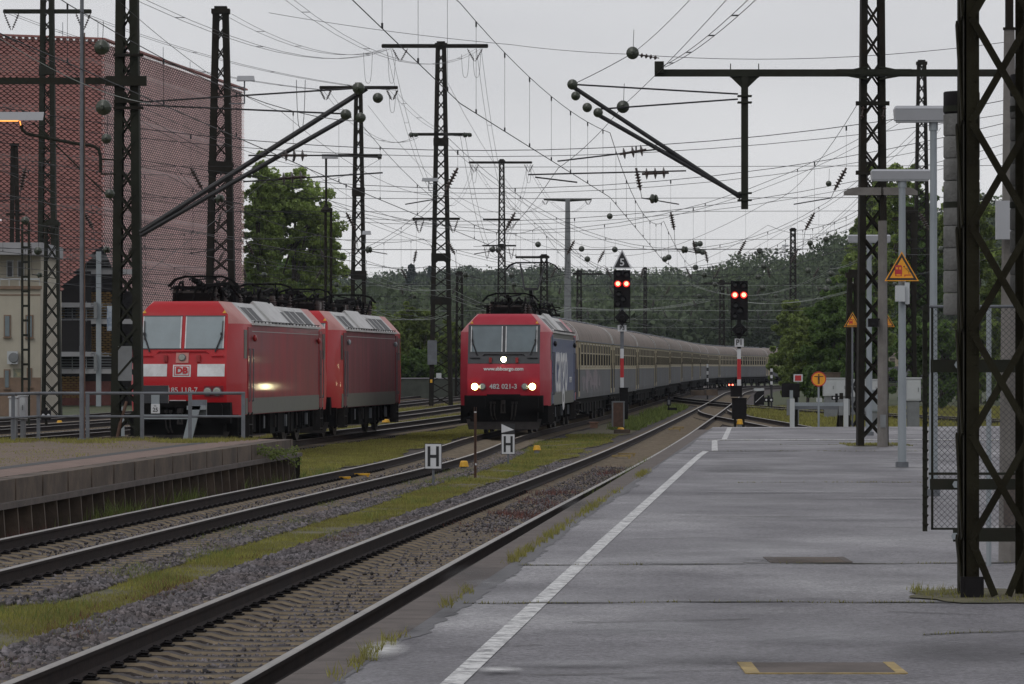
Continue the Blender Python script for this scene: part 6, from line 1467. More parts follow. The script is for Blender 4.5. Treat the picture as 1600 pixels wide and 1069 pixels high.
# concrete pole with white box
y = 36.3; x = Xp(1577, y); t = thing('concrete_pole', 'tall concrete pole with a white box, behind the nearest mast at the photo edge', 'pole', (x, y, PZ))
b = MB(); b.cyl((x, y, PZ), (x, y, Zp(45, y)), .095, .047, n=8); b.build('pole', M['concrete_pole'], t, world=True)
b = MB(); b.cyl((x, y, Zp(45, y)), (x, y, 6.2), .037, n=10); b.cyl((x, y, Zp(47, y)), (x, y, Zp(43, y)), .056, n=10); b.build('top_tube', M['mast'], t, world=True)
MB().box(Xp(1553, y), Xp(1578, y), y - .2, y - .1, Zp(375, y), Zp(315, y)).build('white_box', M['lamp_housing'], t, world=True)
b = MB(); b.box(x - .06, x + .06, y - .1, y - .085, Zp(820, y), Zp(740, y)); b.cyl((x + .02, y - .105, Zp(800, y)), (x + .02, y - .09, Zp(800, y)), .02, n=8); b.build('hatch', M['kerb'], t, world=True)
# guard cage with wire mesh
y = 32.6; t = thing('mesh_guard', 'green framed chain link guard around the hanging weights', 'fence', (Xp(1450, y), y, Zp(828, y)))
X = lambda p: Xp(p, y); Z = lambda p: Zp(p, y)
b = MB(); b.box(X(1441), X(1448), y - .05, y - .02, Z(830), Z(478)); 
for k in range(24): b.beam((X(1440.5), y - .06, Z(482 + k * 14.5)), (X(1449), y - .06, Z(487 + k * 14.5)), .012, .02)
b.build('edge_angle', M['mast_green'], t, world=True)
b = MB(); b.box(X(1455), X(1458.5), y, y + .02, Z(828), Z(478)); b.box(X(1455), X(1800), y, y + .02, Z(828), Z(825)); b.build('mesh_frame', M['mast_green'], t, world=True)
b = MB(); b.cyl((X(1452), y, Z(479)), (X(1800), y, Z(479)), .012, n=8); b.build('top_bar', M['zinc_dark'], t, world=True)
for pa, pb, x0_ in ((562, 582, 1453), (748, 765, 1452), (738, 742, 1450), (827, 846, 1488)): b = MB(); b.box(X(x0_), X(1800), y - .06, y - .045, Z(pb), Z(pa)); b.build('cross_strip', M['mast_green'], t, world=True)
for (px, py) in ((1497, 570), (1494, 757), (1492, 838)): b = MB(); b.cyl(W(px, py, y - .09), W(px, py, y - .06), .03, n=6); b.build('bolt', M['zinc'], t, world=True)
# mesh wires
V = []; Fc = []; k = 0; x0_, x1_ = X(1457), X(1800); z0_, z1_ = Z(827), Z(480); cw = .046; rw = .0016
def mesh_w(ax, az, bx, bz, yy):
    global k
    d = np.array([bx - ax, bz - az]); d /= np.linalg.norm(d); n_ = np.array([-d[1], d[0]]) * rw
    V.extend([(ax - n_[0], yy, az - n_[1]), (ax + n_[0], yy, az + n_[1]), (bx + n_[0], yy, bz + n_[1]), (bx - n_[0], yy, bz - n_[1]), (ax, yy - rw * 1.7, az), (bx, yy - rw * 1.7, bz)])
    Fc.extend([(k, k + 4, k + 5, k + 3), (k + 4, k + 1, k + 2, k + 5), (k, k + 3, k + 2, k + 1)]); k += 6
H_ = z1_ - z0_; W2 = x1_ - x0_; n = int((W2 + H_) / cw)
for i in range(n):
    s_ = x0_ - H_ + i * cw
    a = max(s_, x0_); c = min(s_ + H_, x1_)
    if c > a: mesh_w(a, z0_ + (a - s_), c, z0_ + (c - s_), y + .012); mesh_w(a, z1_ - (a - s_), c, z1_ - (c - s_), y + .008)
npmesh('wire_mesh', np.array(V) - np.array(t.location), Fc, M['wire'], t)
for px, yy in ((1545, 35.5),): b = MB(); xx = Xp(px, yy); b.cyl((xx, yy, PZ), (xx, yy, Zp(479, yy)), .022, n=8); b.build('guard_post', M['zinc'], t, world=True)

# ============================================================ loose stones (stuff)
def stones(name, label, regions, density, parent=None):
    V = []; Fc = []; base = 0
    cube = np.array([(-1, -1, -1), (1, -1, -1), (1, 1, -1), (-1, 1, -1), (-.8, -.8, 1), (.8, -.8, 1), (.8, .8, 1), (-.8, .8, 1)], float)
    fc = np.array([(0, 3, 2, 1), (4, 5, 6, 7), (0, 1, 5, 4), (1, 2, 6, 5), (2, 3, 7, 6), (3, 0, 4, 7)])
    for (path, u0, u1, y0, y1, dz, gap, dens, smin, smax) in regions:
        n = int((u1 - u0) * (y1 - y0) * dens); y = RNG.uniform(y0, y1, n); u = RNG.uniform(u0, u1, n)
        if gap:    # keep rails and sleepers clear
            ph = ((np.interp(y, path.y, path.s) - path.S(gap)) / .6 - .5) % 1.0
            keep = (np.abs(ph - .5) < .28) & (np.abs(np.abs(u) - .7525) > .10); y = y[keep]; u = u[keep]; n = len(y)
        x = np.interp(y, path.y, path.x) + u; s = RNG.uniform(smin, smax, n)
        z = -.245 + dz + s * .3 + np.array([G(v) for v in y])
        sc = RNG.uniform(.55, 1.15, (n, 1, 3)) * s[:, None, None]
        P = cube[None] * sc * RNG.uniform(.4, 1.25, (n, 8, 1)) * np.array([1, 1, .8])
        q = RNG.normal(size=(n, 4)); q /= np.linalg.norm(q, axis=1, keepdims=True); w_, a, b, c = q.T
        Rm = np.stack([1 - 2 * (b * b + c * c), 2 * (a * b - c * w_), 2 * (a * c + b * w_), 2 * (a * b + c * w_), 1 - 2 * (a * a + c * c), 2 * (b * c - a * w_), 2 * (a * c - b * w_), 2 * (b * c + a * w_), 1 - 2 * (a * a + b * b)], 1).reshape(n, 3, 3)
        P = np.einsum('nij,nkj->nki', Rm, P) + np.stack([x, y, z], 1)[:, None]
        V.append(P.reshape(-1, 3)); Fc.append((fc[None] + (base + np.arange(n) * 8)[:, None, None]).reshape(-1, 4)); base += n * 8
    o = npmesh(name, np.concatenate(V), np.concatenate(Fc), M['stone']); tag(o, label, 'gravel', kind='stuff')
stones('gravel_stones', 'loose grey ballast stones around the nearest track', [
    (T1, -1.95, -.84, 23, 60, .03, 0, 480, .018, .036), (T1, -1.75, -.84, 60, 105, .03, 0, 240, .02, .04), (T1, -1.6, 1.6, 22, 75, .004, 17, 330, .012, .023),
    (T1, .84, 1.62, 22, 70, .0, 0, 120, .018, .036), (T1, -.5, .5, 36, 62, .035, 0, 14, .011, .022), (T1, -.55, .6, 58, 100, .04, 0, 60, .012, .022)], 1)
stones('gravel_stones', 'loose grey ballast stones around the second track', [
    (T2, .84, 1.75, 40, 75, .03, 0, 260, .018, .036), (T2, .84, 1.6, 75, 120, .03, 0, 120, .02, .04), (T2, -1.62, 1.6, 44, 86, .006, 36, 190, .013, .024), (T2, -1.62, -.84, 44, 90, .02, 0, 120, .018, .036), (T2, -.5, .5, 50, 110, .04, 0, 30, .012, .024)], 1)
# ============================================================ grass
def blades(name, label, fl, fr, y0, y1, dens, h0, h1, wd, m, dz=-.225, patch=.0, cat='grass', zf=None, scale_y=True):
    ny = int((y1 - y0)); V = []; n_tot = 0; PX = []; 
    for j in range(ny):
        ya = y0 + j; a, b = fl(ya), fr(ya)
        d = dens * (min(1, (55. / max(ya, 30))) if scale_y else 1)
        n = max(0, int((b - a) * d)); PX.append(np.stack([RNG.uniform(a, b, n), RNG.uniform(ya, ya + 1, n)], 1))
    P = np.concatenate(PX); x, y = P.T
    if patch:
        v = np.sin(x * 2.9 + 1.3 * np.sin(y * .7)) + np.sin(y * .9 + 2 * np.sin(x * 1.7)) * .8 + np.sin(y * 3.3 + x * 4) * .5 + RNG.normal(0, .5, len(x))
        k = v > patch; x, y = x[k], y[k]; v = v[k]
    else: v = RNG.uniform(-1, 1, len(x))
    n = len(x); h = RNG.uniform(h0, h1, n) * (1 + .25 * np.clip(v, -1, 2)); an = RNG.uniform(0, np.pi, n); w_ = wd * (1 + np.clip((y - 50) / 60, 0, 2.5))
    lx, ly = RNG.normal(0, .35, (2, n)) * h
    g = np.array([G(t) for t in y]) + dz if zf is None else np.full(n, zf)
    c, s = np.cos(an) * w_, np.sin(an) * w_
    A = np.stack([x - c, y - s, g], 1); B = np.stack([x + c, y + s, g], 1); C = np.stack([x + lx, y + ly, g + h], 1)
    V = np.stack([A, B, C], 1).reshape(-1, 3); Fc = np.arange(3 * n).reshape(n, 3)
    o = npmesh(name, V, Fc, m); tag(o, label, cat, kind='stuff'); return o
blades('grass', 'short yellow green grass on the strip between the two middle tracks', V1L, V1R, 26, 150, 1600, .012, .045, .004, M['blade'], patch=-1.1)
blades('grass', 'sparse yellowish grass spreading into the gravel beside the middle strip', lambda y: V1L(y) - .45, lambda y: V1R(y) + .3, 26, 120, 420, .012, .06, .004, M['blade'], patch=.35)
blades('grass', 'taller green tufts in the strip between the two middle tracks', V1L, V1R, 34, 150, 160, .04, .10, .005, M['blade_green'], patch=1.1)
blades('grass', 'grass on the strip between the red locomotives and the train track', V2L, V2R, 86, 190, 900, .03, .08, .005, M['blade'], patch=-1.4)
blades('grass', 'grass left of the red locomotives', lambda y: T4.X(y) + 1.3, lambda y: T3f.X(y) - 1.4, 90, 240, 160, .06, .14, .007, M['blade'], patch=-1.2)
blades('grass', 'grass between the far left tracks', lambda y: T5.X(y) + 1.3, lambda y: T4.X(y) - 1.4, 90, 260, 140, .06, .14, .007, M['blade'], patch=-1.2)
blades('weeds', 'reddish low weeds at the gravel edge of the nearest track', lambda y: V1R(y) - .35, lambda y: V1R(y) + .3, 24, 60, 500, .02, .06, .005, M['blade_red'], patch=.9)
blades('weeds', 'brown red weeds growing between the nearest rails', lambda y: T1.X(y) - .6, lambda y: T1.X(y) + .5, 56, 100, 260, .03, .08, .004, M['blade_red'], patch=1.3, dz=-.2)
blades('weeds', 'weeds at the foot of the brick platform', lambda y: T2.X(y) - 1.75, lambda y: T2.X(y) - 1.25, 58, 92, 420, .06, .28, .006, M['blade_green'], patch=.5)
blades('weeds', 'red brown weeds along the ribbed front of the brick platform', lambda y: T2.X(y) - 1.75, lambda y: T2.X(y) - 1.3, 50, 84, 300, .04, .14, .005, M['blade_red'], patch=.5)
blades('weeds', 'grass tufts along the platform edge stones', lambda y: PE(y) + .27, lambda y: PE(y) + .37, 20, 70, 1500, .02, .07, .004, M['blade'], patch=.45, zf=PZ)
blades('weeds', 'grass between the platform edge and the nearest rail, in the distance', lambda y: T1.X(y) + .9, lambda y: T1.X(y) + 1.62, 70, 116, 500, .1, .3, .006, M['blade_green'], patch=.2)
blades('grass', 'grass fringe at the railing on the brick platform', lambda y: -14, lambda y: T2.X(y) - 2.2, 82, 86, 700, .02, .07, .004, M['blade'], patch=-.2, zf=.57)
blades('grass', 'thin grass growing between the brown bricks', lambda y: -13, lambda y: T2.X(y) - 3.1, 55, 82, 70, .01, .03, .004, M['blade'], patch=-.2, zf=.57)
blades('weeds', 'tall weeds beside the coaches before the crossing', lambda y: T1.X(y) - 3.0, lambda y: T1.X(y) - 1.7, 160, 240, 260, .10, .32, .012, M['blade_green'], patch=.1)
blades('grass', 'grassy ground right of the crossing and behind the barrier', lambda y: TA.X(max(y, 139)) + 1.8, lambda y: 30, 126, 240, 60, .06, .2, .012, M['blade'], patch=-1.6, scale_y=False)
blades('grass', 'grass between the nearest track and the siding', lambda y: T1.X(y) + 1.9, lambda y: max(T1.X(y) + 1.9, TA.X(max(y, 139)) - 1.6), 119, 190, 120, .06, .18, .01, M['blade'], patch=.0)
blades('moss', 'green weeds around the foot of the platform mast', lambda y: 7.2, lambda y: 8.6, 89, 92, 500, .01, .05, .005, M['blade'], patch=.0, zf=PZ)
blades('moss', 'weeds around the foot of the nearest mast', lambda y: 3.0, lambda y: 4.6, 29.8, 32.6, 800, .01, .06, .004, M['blade'], patch=.4, zf=PZ)
# weeds growing in the joints
Vx = []; 
for pts in JO[:2] + JO[2:4] + JO[6:10]:
    for (xa, ya), (xb, yb) in zip(pts[:-1], pts[1:]):
        n = RNG.poisson(14 if RNG.random() < .6 else 2)
        for _ in range(n):
            q = RNG.random(); x, y_ = xa + (xb - xa) * q, ya + (yb - ya) * q + RNG.normal(0, .02); h = RNG.uniform(.008, .03); l = RNG.normal(0, .01)
            Vx += [(x - .004, y_, PZ), (x + .004, y_, PZ), (x + l, y_, PZ + h)]
o = npmesh('weeds', np.array(Vx), np.arange(len(Vx)).reshape(-1, 3), M['blade']); tag(o, 'tiny weeds in the cracks of the grey platform', 'weeds', kind='stuff')

# ============================================================ trees
def leaf_quads(C, size, n_per, spread, flat=.8):
    """C: cluster centres (k,3) with radius spread (k,)"""
    k = len(C); n = k * n_per; c = np.repeat(C, n_per, 0); sp = np.repeat(spread, n_per)
    d = RNG.normal(size=(n, 3)); d /= np.linalg.norm(d, axis=1, keepdims=True); r = sp * RNG.uniform(.35, 1, n) ** .6
    p = c + d * r[:, None] * np.array([1, 1, flat])
    a = RNG.normal(size=(n, 3)); a /= np.linalg.norm(a, axis=1, keepdims=True); b = np.cross(a, RNG.normal(size=(n, 3))); b /= np.linalg.norm(b, axis=1, keepdims=True)
    s = size * RNG.uniform(.6, 1.3, n)[:, None]; a *= s; b *= s * .7
    V = np.stack([p - a, p - b, p + a, p + b], 1).reshape(-1, 3); Fc = np.arange(4 * n).reshape(n, 4); return V, Fc
def tree(px, y, top, base, wpx, label, kind='leaf_near', n_cl=170, leaf=None, per=70, lobes=5, seed=0, name='tree', trunk=True, zb=None, group='trees beyond the railway yard'):
    global RNG
    sv = RNG; RNG = np.random.default_rng(seed + 100)
    x = Xp(px, y); zt = Zp(top, y); zb_ = -.3 if zb is None else zb; z0 = Zp(base, y); wdt = wpx * y / F; leaf = leaf or y * .00045; per = int(per * 1.9); n_cl = int(n_cl * 1.35)
    t = thing(name, label, name.replace('_', ' '), (x, y, zb_), 0, group)
    H = zt - z0; C = []; S_ = []
    L_ = []
    for i in range(lobes):
        L_.append((RNG.uniform(-.30, .30) * wdt, RNG.uniform(-.28, .28) * wdt, z0 + H * RNG.uniform(.28, .80), wdt * RNG.uniform(.20, .32), H * RNG.uniform(.16, .28)))
    L_.append((0, 0, z0 + H * .45, wdt * .36, H * .40)); L_.append((RNG.uniform(-.1, .1) * wdt, 0, zt - H * .2, wdt * .17, H * .19)); L_.append((RNG.uniform(-.2, .2) * wdt, 0, z0 + H * .2, wdt * .42, H * .2))
    if kind == 'leaf_conifer':
        L_ = [(RNG.uniform(-.04, .04) * wdt, 0, z0 + H * (i + .5) / 9, wdt * .5 * (1 - i / 9.5), H * .06) for i in range(9)]
    for i in range(n_cl):
        lx, ly, lz, rx, rz = L_[RNG.integers(len(L_))]
        d = RNG.normal(size=3); d /= np.linalg.norm(d); r = RNG.uniform(.5, 1.22)
        C.append((lx + d[0] * rx * r, ly + d[1] * rx * r, lz + d[2] * rz * r - zb_)); S_.append(wdt * RNG.uniform(.025, .085))
    V, Fc = leaf_quads(np.array(C), leaf, per, np.array(S_)); npmesh('crown', V, Fc, M[kind], t)
    if trunk:
        b = MB(); r0 = wdt * .03; lean = RNG.uniform(-.04, .04) * wdt
        b.tube([(0, 0, 0), (lean * .5, 0, (z0 - zb_) + H * .2), (lean, 0, (z0 - zb_) + H * .75)], [r0, r0 * .75, r0 * .25], 8)
        for i in range(9):
            q = C[RNG.integers(len(C))]; h0 = (z0 - zb_) + H * RNG.uniform(.1, .5); b.tube([(lean * .6, 0, h0), ((q[0] + lean) / 2, q[1] / 2, (h0 + q[2]) / 2 + .3), q], [r0 * .45, r0 * .3, r0 * .08], 6)
        b.build('trunk', M['bark'], t)
    RNG = sv; return t
PF = 'leaf_poplar'
tree(402, 300, 236, 470, 78, 'tall leafy tree touching the red facade edge, the left half of the pair', PF, 200, seed=1, per=55)
tree(457, 305, 262, 480, 160, 'broad leafy tree behind the red locomotives, the right half of the pair', PF, 270, seed=2, per=52)
tree(503, 310, 335, 480, 105, 'lower leafy tree on the right flank of the broad tree', PF, 170, seed=3, per=45)
tree(440, 340, 400, 580, 150, 'dark tree mass low behind the first locomotive roof', 'leaf_dark', 200, seed=4)
tree(560, 330, 468, 600, 90, 'green bushy tree above the dirty locomotive roof', 'leaf_near', 150, seed=5)
tree(610, 340, 485, 600, 80, 'green tree just left of the tallest mast foot', 'leaf_near', 150, seed=6)
tree(655, 320, 480, 608, 70, 'bright green tree behind the foot of the tallest mast', 'leaf_near', 180, seed=7)
tree(708, 325, 500, 612, 50, 'narrow green tree left of the lit locomotive', 'leaf_near', 130, seed=8)
tree(585, 335, 540, 612, 60, 'dark low bush behind the dirty locomotive', 'leaf_dark', 110, seed=19)
tree(655, 312, 548, 610, 90, 'dark shrubbery above the low concrete wall', 'leaf_dark', 140, seed=20)
tree(1243, 330, 470, 606, 88, 'rounded bush tree where the train disappears', 'leaf_near', 210, seed=9)
tree(1298, 260, 455, 618, 124, 'large bushy tree behind the round orange sign', 'leaf_dark', 340, seed=10, per=80)
tree(1262, 262, 505, 616, 84, 'dense bush overlapping the end of the train', 'leaf_near', 240, seed=11, per=80)
tree(1350, 262, 440, 622, 110, 'dark tree behind the platform mast', 'leaf_dark', 260, seed=12, per=80)
tree(1385, 300, 262, 560, 130, 'tall tree rising behind the cobra lamp post', PF, 330, seed=13, per=80)
tree(1345, 420, 345, 560, 90, 'slender tree in front of the right hand hill', 'leaf_near', 180, seed=14)
tree(1445, 290, 300, 640, 100, 'tall dark tree behind the nearest lamp post', 'leaf_dark', 320, seed=15, per=80)
tree(1530, 270, 285, 645, 130, 'tall tree seen through the wire mesh guard', 'leaf_near', 330, seed=16, per=80)
tree(1610, 280, 330, 645, 120, 'tree at the right photo edge behind the concrete pole', 'leaf_dark', 260, seed=17)
tree(1470, 230, 500, 636, 120, 'low dark hedge tree behind the wire mesh guard', 'leaf_dark', 240, seed=18)
tree(150, 330, 560, 625, 200, 'dark shrubs behind the parking garage foot', 'leaf_dark', 110, seed=21)
tree(643, 1150, 414, 500, 34, 'spiky dark conifer on the skyline, the taller of the two', 'leaf_conifer', 160, leaf=.55, seed=22, per=26)
tree(672, 1160, 419, 500, 26, 'spiky dark conifer on the skyline, the smaller of the two', 'leaf_conifer', 120, leaf=.5, seed=23, per=26)
# ivy on the brick platform corner
t = thing('ivy', 'green climbing plant hanging over the corner of the brick platform', 'plant', W(420, 712, 81))
pts = RNG.uniform(0, 1, (26, 2)); C = np.array([W(398 + 58 * a, 700 + 26 * b_ * (.4 + a * .6), 80.5 + 3.5 * a) - t.location for a, b_ in pts]) + np.array([.12, -.1, 0])
V, Fc = leaf_quads(C, .028, 18, np.full(len(C), .12)); npmesh('leaves', V, Fc, M['blade_green'], t)
b = MB()
for i in range(5): b.tube([tuple(C[i]), tuple(C[i + 5] * .5 + C[i] * .5), tuple(C[i + 5])], .008, 4)
b.build('stems', M['bark'], t)
for (px, py, y, lab) in ((205, 686, 86, 'low green herb at the foot of the near left mast'),):
    pass

# ============================================================ wooded hills
RX = [(-200, 440), (540, 440), (600, 432), (660, 428), (720, 430), (780, 424), (860, 428), (920, 434), (1000, 432), (1060, 430), (1110, 424), (1145, 412), (1180, 402), (1220, 398), (1260, 388), (1300, 374), (1345, 360), (1400, 330), (1500, 310), (1800, 290)]
DR = [(-200, 1900), (900, 1800), (1080, 1600), (1140, 1100), (1180, 950), (1300, 850), (1800, 800)]
def hz(x, y):
    px = 800 + F * x / max(y, 50.); top = lerp(RX, max(-200, min(1800, px))); dr = lerp(DR, max(-200, min(1800, px)))
    hr = (HY - top) / F * dr - 11
    return -1.2 + hr * sst(560, dr, y) if y < dr else -1.2 + hr * (1 - .3 * sst(dr, dr * 2, y))
b = MB(); ys = list(np.linspace(400, 3000, 60)); pxs = list(np.linspace(-200, 1800, 70)); n = len(pxs)
for y in ys:
    for p_ in pxs: x = Xp(p_, y); b.v.append((x, y, hz(x, y)))
for j in range(len(ys) - 1):
    for i in range(n - 1): k = j * n + i; b.f.append((k, k + 1, k + n + 1, k + n)); b.m.append(0)
structure(b.build('hills', M['hill'], smooth=True), 'dark wooded hills beyond the station', 'hills')
def forest(name, label, pr, yr, ntree, seed, leaf=.8, per=16):
    global RNG
    RNG = np.random.default_rng(seed); C = []; S_ = []
    for i in range(ntree):
        y = yr[0] + (yr[1] - yr[0]) * RNG.random() ** 1.1; px = RNG.uniform(*pr); x = Xp(px, y); z = hz(x, y); h = RNG.uniform(8, 15); r = h * RNG.uniform(.28, .42)
        for k in range(12):
            d = RNG.normal(size=3); d /= np.linalg.norm(d); C.append((x + d[0] * r * .8, y + d[1] * r * .8, z + h * .55 + d[2] * h * .42)); S_.append(r * .45)
    V, Fc = leaf_quads(np.array(C), leaf, per, np.array(S_)); o = npmesh(name, V, Fc, M['forest']); tag(o, label, 'forest', kind='stuff')
forest('forest', 'distant forest covering the hills behind the train', (480, 1130), (560, 1850), 1500, 50, .55, 20)
forest('forest', 'nearer forest covering the hill at right', (1100, 1640), (575, 950), 620, 51, .36, 44)

# ============================================================ overhead lines
def sagp(a, b_, sag, n=14):
    a, b_ = Vector(a), Vector(b_); return [a.lerp(b_, i / n) - Vector((0, 0, sag * 4 * (i / n) * (1 - i / n))) for i in range(n + 1)]
def wr(y): return .006 + .000020 * y
def line_wire(name, pts, r, t, m='wire'):
    b = MB(); rs = [r + .00002 * p[1] for p in map(tuple, pts)]; b.tube(pts, rs, 4); return b.build(name, M[m], t, world=True)
OG = 'overhead lines above the tracks'
def catenary(path, sup, label, hc=5.75, hm=7.15, zig=.3, dx=0.):
    """sup: distances of supports"""
    P0 = (path.X(sup[0]) + dx, sup[0], hm); t = thing('overhead_line', label, 'overhead line', P0, 0, OG)
    con = []; mes = []; drops = []
    for k, (a, b_) in enumerate(zip(sup[:-1], sup[1:])):
        xa, xb = path.X(a) + dx + zig * (-1) ** k, path.X(b_) + dx - zig * (-1) ** k; n = 14; sg = .00045 * (b_ - a) ** 2 * .55
        for i in range(n + 1):
            if k and i == 0: continue
            q = i / n; x = xa + (xb - xa) * q; y = a + (b_ - a) * q
            if hasattr(path, 'curv'): pass
            con.append((x, y, hc)); mes.append((x, y, hm - sg * 4 * q * (1 - q)))
            if i % 2 == 1: drops.append(((x, y, hc), (x, y, hm - sg * 4 * q * (1 - q))))
    line_wire('contact_wire', con, .007, t); line_wire('messenger_wire', mes, .006, t)
    for p, q in drops:
        b = MB(); b.tube([p, q], .0025 + .000012 * p[1], 3); b.cyl((p[0], p[1], p[2]), (p[0], p[1], p[2] + .06), .012 + .00002 * p[1], n=5); b.cyl((q[0], q[1], q[2] - .08), q, .012 + .00002 * p[1], n=5); b.build('dropper', M['wire'], t, world=True)
    return t
catenary(T1, [22, 58, 90.2, 145, 205, 262, 320, 380, 430, 460], 'overhead line above the nearest track')
catenary(T2, [30, 86.8, 152, 210, 245, 300, 358, 420, 460, 490], 'overhead line above the train, touched by the raised pantograph', 5.75, 7.2)
catenary(T3f, [62, 110, 165, 215, 245, 300, 370, 440], 'overhead line above the red locomotives')
catenary(T4, [52, 110, 165, 215, 245, 300, 370, 440], 'overhead line above the first track left of the red locomotives', 5.8, 7.3)
catenary(T5, [52, 112, 165, 215, 260, 320, 380, 440], 'overhead line above the second track left of the red locomotives', 5.7, 7.4)
catenary(T6, [62, 120, 175, 235, 300, 370, 440], 'overhead line above the third track left of the red locomotives')
catenary(T7, [62, 130, 190, 250, 320, 400], 'overhead line above the leftmost track')
catenary(TA, [120, 150, 180, 212], 'overhead line above the short siding', 5.8, 7.0, .1)
catenary(Path([(120, 16), (200, 16.5), (300, 18), (420, 24)], 120, 420), [122, 180, 245, 300, 365, 418], 'overhead line right of the siding, in front of the dark trees')
# ---- head spans across the yard
HG = 'cross spans between the masts'
def headspan(y, xl, zl, xr, zr, low, label, tracks, lev=(7.55, 6.0), end=None, disc=True):
    t = thing('cross_span', label, 'cross span', (xl, y, zl), 0, HG)
    H = [(xl, y, zl), (xr, y, zr)]; xm = (xl + xr) / 2
    sag = (zl + zr) / 2 - low; P = sagp(H[0], H[1], sag, 20); line_wire('span_wire', P, .008, t); P2 = sagp((xl, y + .3, zl - .4), (xr, y + .3, zr - .4), sag - .25, 20); line_wire('span_wire', P2, .006, t)
    for z in lev: line_wire('cross_wire', [(xl, y, z + .05), (xm, y, z), (xr, y, z + .05)], .005, t, 'wire_sheen' if y > 280 else 'wire')
    def zs(x): q = (x - xl) / (xr - xl); return zl + (zr - zl) * q - sag * 4 * q * (1 - q)
    for i, x in enumerate(tracks):
        if not xl + .5 < x < xr - .5: continue
        b = MB(); b.tube([(x, y, zs(x)), (x, y, lev[0])], .003 + .00001 * y, 3); b.cyl((x, y, zs(x) - .12), (x, y, zs(x)), .02 + .00004 * y, n=6); b.build('dropper', M['wire'], t, world=True)
        s = (.32 if i % 3 else .12) * (-1) ** i
        b = MB(); disc_string(b, (x, y, lev[0] - .02), (x + s, y, lev[0] - .62), 6, .065 + .00018 * y, .035); b.build('insulator', M['insulator_brown'], t, world=True)
        b = MB(); b.tube([(x + s, y, lev[0] - .62), (x + s * 1.3, y, lev[1])], .008, 4); b.beam((x + s * 1.3, y, lev[1] + .02), (x + s * 1.3 + 1.0 * (-1) ** i, y, lev[1] - .15), .03); b.build('steady_arm', M['galv_tube'], t, world=True)
        if disc and i % 2 == 0:
            b = MB(); end_ball(b, (x + s * 1.5 + .3, y, lev[1]), (1, .25, 0), .13); b.build('insulator', M['insulator'], t, world=True)
    return t
def tx(y, ps=(T7, T6, T5, T4, T3f, T2, T1)): return [p.X(y) for p in ps]
YD = 'cross span wires over the whole yard, '
headspan(112, -16, 9.5, 14.5, 9.5, 7.9, YD + 'the nearest set, high over the red locomotives', tx(112) + [9, 12], (7.45, 6.6))
headspan(143, -21, 11, 19, 11, 8.2, YD + 'second nearest set, above the two red signals', tx(143) + [10.4, 14, 17], (7.4, 6.1))
headspan(178, -28, 12.5, 22.5, 12, 8.3, YD + 'third set, behind the signals', tx(178) + [10, 15, 19], (7.5, 6.0))
headspan(204, -22, 17, 20, 15, 8.8, YD + 'hung from the thick dark headed mast', tx(204) + [14, 18], (7.8, 6.1))
headspan(244, Xp(689, 244), Zp(205, 244), Xp(1440, 244), Zp(195, 244), 9.0, 'cross span from the tallest mast to the boxy headed mast at right', [.5, 2.6, 5.5, 7.7, 10.2, 12.2, 15, 18, 21], (7.9, 6.2))
headspan(246, -20, 14, Xp(689, 246), Zp(300, 246), 8.6, 'cross span from the left yard edge to the tallest mast', tx(246), (7.9, 6.2))
headspan(300, -14, 14.5, 28, 14, 8.9, YD + 'the set behind the tallest mast', [-8, -4, 0, 3.5, 7, 11.4, 15.5, 18, 22], (7.9, 6.1))
headspan(366, Xp(784, 366), Zp(300, 366), Xp(1359, 366), Zp(290, 366), 9.2, 'cross span from the narrow mast to the dark mast at right', [2, 6, 10, 12.5, 15.9, 20, 24, 28], (8.0, 6.2))
headspan(440, Xp(887, 440), Zp(380, 440), Xp(1239, 430), Zp(375, 430), 9.5, 'far cross span between the solid grey mast and the skyline mast', [8, 12, 16, 19, 23, 27], (8, 6.2))
# ---- feeder wires mast to mast
FG = 'feeder wires running from mast to mast'
def feeder(label, pts, sags, n=2, sep=.28, jump=True):
    P = [W(*p) for p in pts]; t = thing('feeder_wires', label, 'wires', tuple(P[0]), 0, FG)
    for k in range(n):
        o_ = Vector(((k - (n - 1) / 2) * sep, 0, 0)); full = []
        for a, b_, s in zip(P[:-1], P[1:], sags): full += sagp(a + o_, b_ + o_, s, 12)[(1 if full else 0):]
        line_wire('wire', full, .006, t, 'wire_sheen' if ('light' in label or 'low wires' in label) else 'wire')
    if n > 1:
        for a, b_, s in zip(P[:-1], P[1:], sags):
            for q in (.15, .35, .6, .85): c = a.lerp(b_, q) - Vector((0, 0, s * 4 * q * (1 - q))); b = MB(); b.beam(c - Vector((sep / 2, 0, 0)), c + Vector((sep / 2, 0, 0)), .02); b.build('spacer', M['wire'], t, world=True)
    return t
feeder('paired feeder wires on the left arms of the T shaped masts', [(140, -40, 100), (607, 76, Y5), (741, 257, Y6), (852, 314, Y7)], [1.2, 6.2, 2.5])
feeder('paired feeder wires on the right arms of the T shaped masts', [(380, -60, 120), (748, 76, Y5), (826, 257, Y6), (919, 314, Y7)], [1.8, 6.5, 2.5])
feeder('paired feeder wires on the upper arms of the mast behind the dirty locomotive', [(18, 22, Y1), (509, 141, Y4), (650, 215, Y5)], [.6, 1.2])
feeder('paired feeder wires on the right upper arm of that mast', [(130, 22, Y1), (613, 141, Y4), (723, 213, Y5), (800, 346, Y6)], [.6, .6, 5])
feeder('twin wires from the top of the dark headed mast to the tallest mast', [(355, 22, Y3), (600, 78, Y5)], [.8], 2, .35)
feeder('long single wire descending from the upper left over the red facade', [(-60, 20, 70), (480, 262, 180), (700, 345, 300)], [.4, 1], 1)
feeder('single wire from the photo top left across the facade', [(170, -12, 80), (440, 175, 130), (700, 305, 230), (960, 395, 330)], [.3, .8, 1.2], 1)
